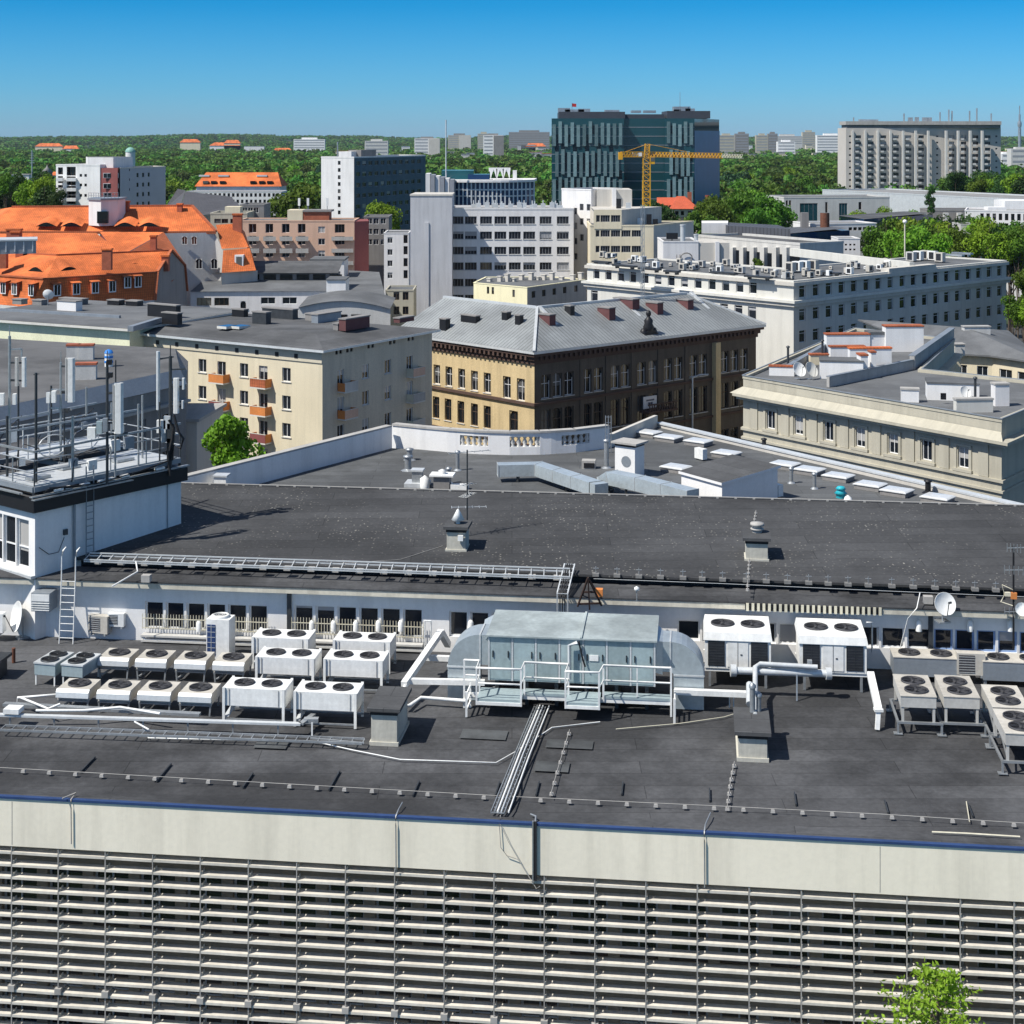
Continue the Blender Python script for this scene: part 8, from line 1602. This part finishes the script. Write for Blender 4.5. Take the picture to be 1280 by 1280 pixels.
# left face runs from the far left (b=12) to the corner (b=0); right face from the corner along D1
L2 = 12; opx = [(L2-.42-1.0*(k+1)+.04, gz0, L2-.42-1.0*k-.04, gz1) for k in range(8)]
wall(mb, T(0, L2, 0), T(0, 0, 0), 22.9, ZT, opx, .15); wall(mb, T(0, 0, 0), T(LW, 0, 0), 22.9, ZT, [], .15); wall(mb, T(LW, 0, 0), T(LW, L2, 0), 22.9, ZT, [], .15); mb.build('wall', M['white'], tw)
d = dirv(T(0, L2, 0), T(0, 0, 0)); nT = V(d.y, -d.x, 0)
place_windows(tw, [(T(0, L2, 0)+d*((o[0]+o[2])/2)-nT*.15+V(0, 0, o[1]), math.atan2(d.y, d.x), o[2]-o[0], o[3]-o[1], (1, .42, False), (M['wframe'], M['glass'])) for o in opx], V(C0.x, C0.y, 0))
mb = MB(); q = [T(0, 0, 0), T(LW, 0, 0), T(LW, L2, 0), T(0, L2, 0)]; mb.prism(offset(q, .22), ZT, ZT+.62); mb.build('roof_band', M['black'], tw)
mb = MB(); mb.face([V(p.x, p.y, ZT+.625) for p in offset(q, .1)]); mb.build('roof', M['bitumen'], tw)
mb = MB(); mb.beam(T(-.1, 4, 25.75), T(-.1, -.02, 25.75), .25, .12); mb.build('sill', M['metal_pale'], tw)
nR = V(D1.y, -D1.x, 0)
mb = MB()
for s in (-.2, .2): mb.beam(T(2.75+s, 0, 25.9)+nR*.2, T(2.75+s, 0, 30.2)+nR*.2, .05)
for k in range(14): mb.beam(T(2.55, 0, 26+.3*k)+nR*.2, T(2.95, 0, 26+.3*k)+nR*.2, .035)
mb.build('wall_ladder', M['flash'], tw)
mb = MB(); mb.tube([T(2.0, 0, 25.8)+nR*.08, T(2.0, 0, 28.6)+nR*.08], .06, 6); mb.tube([T(7.3, 0, 26.2)+nR*.04, T(7.3, 0, 28.6)+nR*.04], .025, 5); mb.build('downpipe', M['flash'], tw)
mb = MB(); mb.obox(T(1.55, 0, 0)+nR*.05, D1, .2, .1, 27.3, 27.55); mb.build('wall_box', M['darkmetal'], tw)
mb = MB(); mb.tube([T(.2, 0, 27)+nR*.03, T(.7, 0, 26.6)+nR*.03, T(1.2, 0, 26.6)+nR*.03, T(1.5, 0, 27.2)+nR*.03], .015, 4); mb.build('wall_cable', M['rubber'], tw)
# platform
ZP = 29.72; pf = thing('antenna_platform', 'galvanised steel platform with railings on top of the stair tower', 'platform', T(0, 0, ZT))
mb = MB(); mb.prism([T(.1, .2, 0), T(LW-.2, .2, 0), T(LW-.2, 3.2, 0), T(.1, 3.2, 0)], ZP-.06, ZP); mb.build('deck', M['metal_pale'], pf)
mb = MB(); mb.prism([T(2.4, 4.0, 0), T(LW-.2, 4.0, 0), T(LW-.2, 6.4, 0), T(2.4, 6.4, 0)], ZP+.24, ZP+.3); mb.build('upper_deck', M['metal_pale'], pf)
for a, b in ((T(0, .1, 0), T(LW, .1, 0)), (T(0, 3.3, 0), T(LW, 3.3, 0)), (T(0, .1, 0), T(0, 8, 0)), (T(LW, .1, 0), T(LW, 8, 0)), (T(0, 6.5, 0), T(LW, 6.5, 0)), (T(4, .1, 0), T(4, 6.5, 0))):
    mb = MB(); mb.beam(a+V(0, 0, ZP-.17), b+V(0, 0, ZP-.17), .14, .22); mb.build('girder', M['flash'], pf)
for a in (0, 2.7, 5.4, LW):
    for b in (.1, 3.3, 6.5): mb = MB(); mb.beam(T(a, b, ZT+.62), T(a, b, ZP-.28), .12); mb.build('foot', M['darkmetal'], pf)
def railing(a, b, n_, h=1.1, m='metal', loop=False):
    mb = MB()
    for k in range(n_+1): q = lerp(a, b, k/n_); mb.tube([q, q+V(0, 0, h)], .032, 6)
    mb.build('railing_post', M[m], pf); mb = MB()
    for z in (h, h*.52): mb.tube([a+V(0, 0, z), b+V(0, 0, z)], .03, 6)
    mb.build('railing', M[m], pf)
railing(T(0, .05, ZP), T(LW, .05, ZP), 4); railing(T(0, .05, ZP), T(0, 6.5, ZP), 4); railing(T(LW, .05, ZP), T(LW, 6.5, ZP), 3); railing(T(2.4, 6.5, ZP+.3), T(LW, 6.5, ZP+.3), 4, 1.1, 'metal_pale'); railing(T(2.4, 4.0, ZP+.3), T(LW-1, 4.0, ZP+.3), 4, 1.1, 'metal_pale')
for a in (2.6, 4.4): mb = MB(); q = [T(a+.8+.8*math.cos(x)*1.0, 3.5, ZP+.85+.5*math.sin(x)) for x in lin(0, 6.283, 17)]; mb.tube(q, .03, 5, 0, False); mb.build('rounded_guard', M['metal_pale'], pf)
for a, b, z in ((T(-.3, -.15, 0), T(LW+.3, -.15, 0), ZP-.42), (T(-.3, .6, 0), T(-.3, 8, 0), ZP-.35), (T(-.3, -.3, 0), T(5, -.3, 0), ZP-.52)):
    mb = MB(); mb.beam(a+V(0, 0, z), b+V(0, 0, z), .18, .06); [mb.beam(lerp(a, b, k/12)+V(0, 0, z)-nR*.12, lerp(a, b, k/12)+V(0, 0, z)+nR*.12, .04) for k in range(13)]; mb.build('cable_tray', M['metal'], pf)
rt = random.Random(12)
for k in range(9): mb = MB(); q = T(.6+rt.random()*6.8, -.12-.1*rt.random(), ZP-.35); mb.obox(q, D1, .3+.25*rt.random(), .16, q.z, q.z+.1); mb.build('clamp_plate', M['paint'], pf)
for k in range(4): mb = MB(); z = ZP-.3; mb.tube([T(.3+k*.1, -.2, z+.05*k), T(3, -.25-.03*k, z-.05), T(5+k*.4, -.2, z+.04*k), T(LW-.2, .1, z+.3)], .025, 5); mb.build('cable', M['rubber'], pf)
for k in range(12): mb = MB(); q = T(rt.uniform(.2, LW-.3), rt.choice((.05, .05, 3.3, 6.5)), ZP+rt.uniform(.2, .9)); mb.obox(q, D1, rt.uniform(.25, .5), .18, q.z, q.z+rt.uniform(.3, .65)); mb.build('equipment_box', M[rt.choice(('paint', 'metal_pale', 'flash', 'darkmetal'))], pf)
for k in range(12): mb = MB(); a = rt.uniform(.2, LW-1.5); b = rt.choice((.0, 3.3, 6.5)); z = ZP+rt.uniform(0, .3); mb.tube([T(a, b, z-.2), T(a+.1, b-.05, z+.7), T(a+.5, b+.05, z+1.0), T(a+1.3, b, z+rt.uniform(.6, 1.7))], .022, 5); mb.build('cable', M['rubber'], pf)
for a, b in ((1.4, 3.3), (3.9, 3.3), (6.6, 3.3), (2.4, 6.5), (5.3, 6.5), (6.9, .05)): mb = MB(); mb.tube([T(a, b, ZP), T(a, b, ZP+rt.uniform(1.9, 2.9))], .04, 6); mb.build('upright_pole', M[rt.choice(('metal', 'darkmetal'))], pf)
for k, (a, b) in enumerate(((1.0, 1.2), (3.2, 2.0), (5.8, 1.4))): mb = MB(); q = T(a, b, ZP); mb.obox(q, D1, 1.0, .5, ZP+.02, ZP+.14); mb.build('grating_panel', M['metal'], pf)
for p, q in ((T(0, .05, ZP+1.5), T(LW, .05, ZP+1.6)), (T(0, .05, ZP+1.5), T(0, 7, ZP+1.5)), (T(0, 3.3, ZP+1.9), T(LW, 3.3, ZP+1.9)), (T(0, 6.5, ZP+1.7), T(LW, 6.5, ZP+1.9))): mb = MB(); mb.beam(p, q, .09); mb.build('cross_tube', M['metal'], pf)
def mast(u, vb, vt, a_y, label, panels=(), boxes=(), r=.05, m='metal', arms=(), rods=()):
    Y = a_y; x = xat(u, Y); z0, z1 = zat(vb, Y), zat(vt, Y); t = thing('antenna_mast', label, 'antenna mast', (x, Y, z0)); mb = MB(); mb.tube([(x, Y, z0), (x, Y, z1)], r, 8); mb.tube([(x, Y, z1), (x, Y, z1+.5)], r*.35, 5); mb.build('pole', M[m], t)
    for (pu, pv0, pv1, w_, pm) in panels:
        px = xat(pu, Y); mb = MB(); y = Y-.12; a, b = zat(pv1, Y), zat(pv0, Y); n_ = 8
        mb.prism([(px-w_/2, y-.02), (px-w_*.3, y-.12), (px+w_*.3, y-.12), (px+w_/2, y-.02), (px+w_/2, y+.06), (px-w_/2, y+.06)], a, b); mb.build('panel_antenna', M[pm], t)
        mb = MB()
        for z in (a+.2*(b-a), a+.8*(b-a)): mb.beam((px, y+.06, z), (x, Y, z), .07)
        mb.build('bracket', M['darkmetal'], t)
    for (pu, pv, w_, h, pm) in boxes: px = xat(pu, Y); z = zat(pv, Y); mb = MB(); mb.box((px-w_/2, Y-.3, z-h/2), (px+w_/2, Y-.08, z+h/2)); mb.build('radio_unit', M[pm], t)
    for (u2, v2, u3, v3) in arms: mb = MB(); mb.beam((xat(u2, Y), Y, zat(v2, Y)), (xat(u3, Y), Y, zat(v3, Y)), .07); mb.build('arm', M[m], t)
    for (pu, pv0, pv1, r_, pm) in rods: mb = MB(); mb.tube([(xat(pu, Y), Y-.05, zat(pv1, Y)), (xat(pu, Y), Y-.05, zat(pv0, Y))], r_, 8); mb.build('rod_antenna', M[pm], t)
    return t
mast(12, 560, 420, 74.5, 'tall mast with two slim pale panel antennas at the far left of the platform', ((22, 446, 482, .17, 'stone'), (31, 446, 483, .2, 'paint')), ((3, 498, .3, .55, 'paint'), (20, 498, .15, .5, 'paint')), .07, 'metal', ((12, 437, 27, 436), (27, 436, 27, 450)))
mast(76, 575, 453, 75.0, 'mast with a bulky white panel antenna and two small boxes behind the railing', ((89.5, 447, 502, .36, 'paint'), (84, 447, 500, .1, 'stone')), ((62, 496, .15, .5, 'paint'), (69, 495, .2, .55, 'paint'), (84, 512, .3, .2, 'darkmetal')), .06, 'metal', ((64, 487, 88, 487), (64, 510, 90, 512)))
mast(134, 605, 452, 71.8, 'dark mast with the largest white panel antenna near the middle of the platform', ((149, 478, 541, .42, 'paint'), (143, 480, 536, .08, 'stone')), ((116, 540, .36, .5, 'paint'), (126, 533, .25, .55, 'ahu'), (133, 530, .2, .6, 'flash'), (138, 452, .22, .22, 'black'), (139, 468, .22, .22, 'black')), .065, 'darkmetal', ((134, 492, 152, 491), (134, 543, 160, 541)), ((145, 450, 480, .03, 'darkmetal'),))
mast(213, 592, 445, 75.2, 'right corner mast with a long thin rod antenna, white panel and black cable bundle', ((221, 472, 516, .26, 'paint'), (230, 472, 486, .12, 'paint'), (229, 500, 510, .1, 'paint')), ((203, 532, .42, .6, 'paint'), (210, 527, .3, .6, 'metal_pale'), (215, 540, .35, .9, 'darkmetal'), (214, 560, .3, 1.0, 'black')), .08, 'darkmetal', ((198, 449, 217, 446), (214, 462, 232, 461)), ((198, 439, 512, .09, 'metal_pale'),))
mb = MB(); Y = 75; a = [(218, 518), (224, 540), (230, 548), (226, 560), (217, 556), (215, 575)]; mb.tube([(xat(u, Y), Y-.1, zat(v, Y)) for u, v in a], .06, 6); mb.tube([(xat(u-2, Y), Y-.15, zat(v+4, Y)) for u, v in [(214, 520), (220, 530), (218, 545), (213, 565), (216, 590)]], .07, 6); solo('cable_bundle', mb, M['rubber'], 'black drooping cable bundle at the right corner mast', 'cable', (xat(215, Y), Y, zat(590, Y)))
for u, vb, vt, Y, lb in ((45, 607, 466, 70.2, 'plain dark pole at the front corner of the platform with a small whip'), (9, 605, 520, 71.5, 'short dark pole left of the front corner pole'), (91, 602, 520, 71.0, 'grey pole standing on the front railing left of the largest panel'), (144, 597, 535, 72.5, 'short grey pole right of the largest panel antenna'), (173, 585, 505, 74.0, 'slim pole pair left of the right corner mast, front one'), (178, 580, 494, 75.5, 'slim pole pair left of the right corner mast, rear one'), (108, 520, 484, 76.5, 'slender pole behind the platform between two panels'), (64, 540, 482, 76, 'dark pole behind the small radio boxes'), (23, 548, 480, 76.5, 'dark pole behind the slim pale panels')):
    mb = MB(); mb.tube([(xat(u, Y), Y, zat(vb, Y)), (xat(u, Y), Y, zat(vt, Y))], .065 if u in (45, 9, 91) else .05, 8); (mb.tube([(xat(u-3, Y), Y, zat(vt+2, Y)), (xat(u+4, Y), Y, zat(vt+1, Y))], .03, 5) if u == 45 else None); solo('pole', mb, M['darkmetal'] if u in (45, 9, 64, 23) else M['metal'], lb, 'pole', (xat(u, Y), Y, zat(vb, Y)))
mb = MB(); p = P(136, 458, 22); mb.lathe([(.42, 0), (.42, .35)], p, 12, 1); [mb.lathe([(.42, .35+.5*k), (.46, .45+.5*k), (.42, .6+.5*k)], p, 12, 0) or mb.lathe([(.42, .6+.5*k), (.42, .85+.5*k)], p, 12, 1) for k in range(2)]; mb.lathe([(.46, 1.35), (.35, 1.6), (.01, 1.75)], p, 12, 0); solo('turbine_vent', mb, [M['bluepl'], M['paint']], 'blue and white banded roof vent on the dark corner house', 'roof vent', p)
# young tree in front of the louvres, lower right corner
def spring_tree():
    Y = 46.5; x = xat(1172, Y); zt = zat(1214, Y); t = thing('young_tree', 'sparse light green young tree in front of the louvres at the lower right', 'tree', (x, Y, 0)); g_ = np.random.default_rng(5); br = MB(); lv = []
    br.tube([(x, Y, 0), (x+.1, Y, zt*.5), (x, Y, zt-.25)], .05, 6); rr_ = random.Random(2)
    for k in range(46):
        z = zt-.15-3.4*(k/46)**1.1; a = rr_.random()*6.28; l = .3+(zt-z)*.85*rr_.uniform(.5, 1.1); tip = V(x+l*math.cos(a), Y+l*math.sin(a)*.8, z+l*.45-.1); br.tube([(x, Y, z-.25), lerp(V(x, Y, z-.25), tip, .5)+V(0, 0, .05), tip], .012, 4)
        for j in range(52): c = lerp(V(x, Y, z-.1), tip, rr_.uniform(.3, 1.08)); lv.append((c.x+g_.normal()*.13, c.y+g_.normal()*.13, c.z+g_.normal()*.10))
    p = np.array(lv); n_ = len(p); a = g_.normal(size=(n_, 3)); a /= np.linalg.norm(a, axis=1)[:, None]; b = np.cross(a, g_.normal(size=(n_, 3))); b /= np.linalg.norm(b, axis=1)[:, None]; s = (.06+.06*g_.random(n_))[:, None]
    v = np.stack([p-a*s, p-b*s*.45, p+a*s, p+b*s*.45], 1).reshape(-1, 3)-np.array([x, Y, 0]); o = bpy.data.objects.new('crown', np_mesh('crown', v, M['leaf_spring'])); COL.objects.link(o); o.parent = t; br.build('trunk', M['bark'], t)
spring_tree()
# ------------------------------------------------------------------ the air itself
hz_m = bpy.data.materials.new('haze'); hz_m.use_nodes = True; t = hz_m.node_tree; t.nodes.remove(t.nodes['Principled BSDF'])
pv = t.nodes.new('ShaderNodeVolumePrincipled'); pv.inputs['Color'].default_value = (.62, .80, 1, 1); pv.inputs['Density'].default_value = 0.00002; pv.inputs['Anisotropy'].default_value = 0
t.links.new(pv.outputs[0], t.nodes['Material Output'].inputs['Volume'])
mb = MB(); mb.box((-4900, -30, -3), (4900, 9500, 92)); o = mb.build('haze', hz_m); tag(o, kind='stuff')
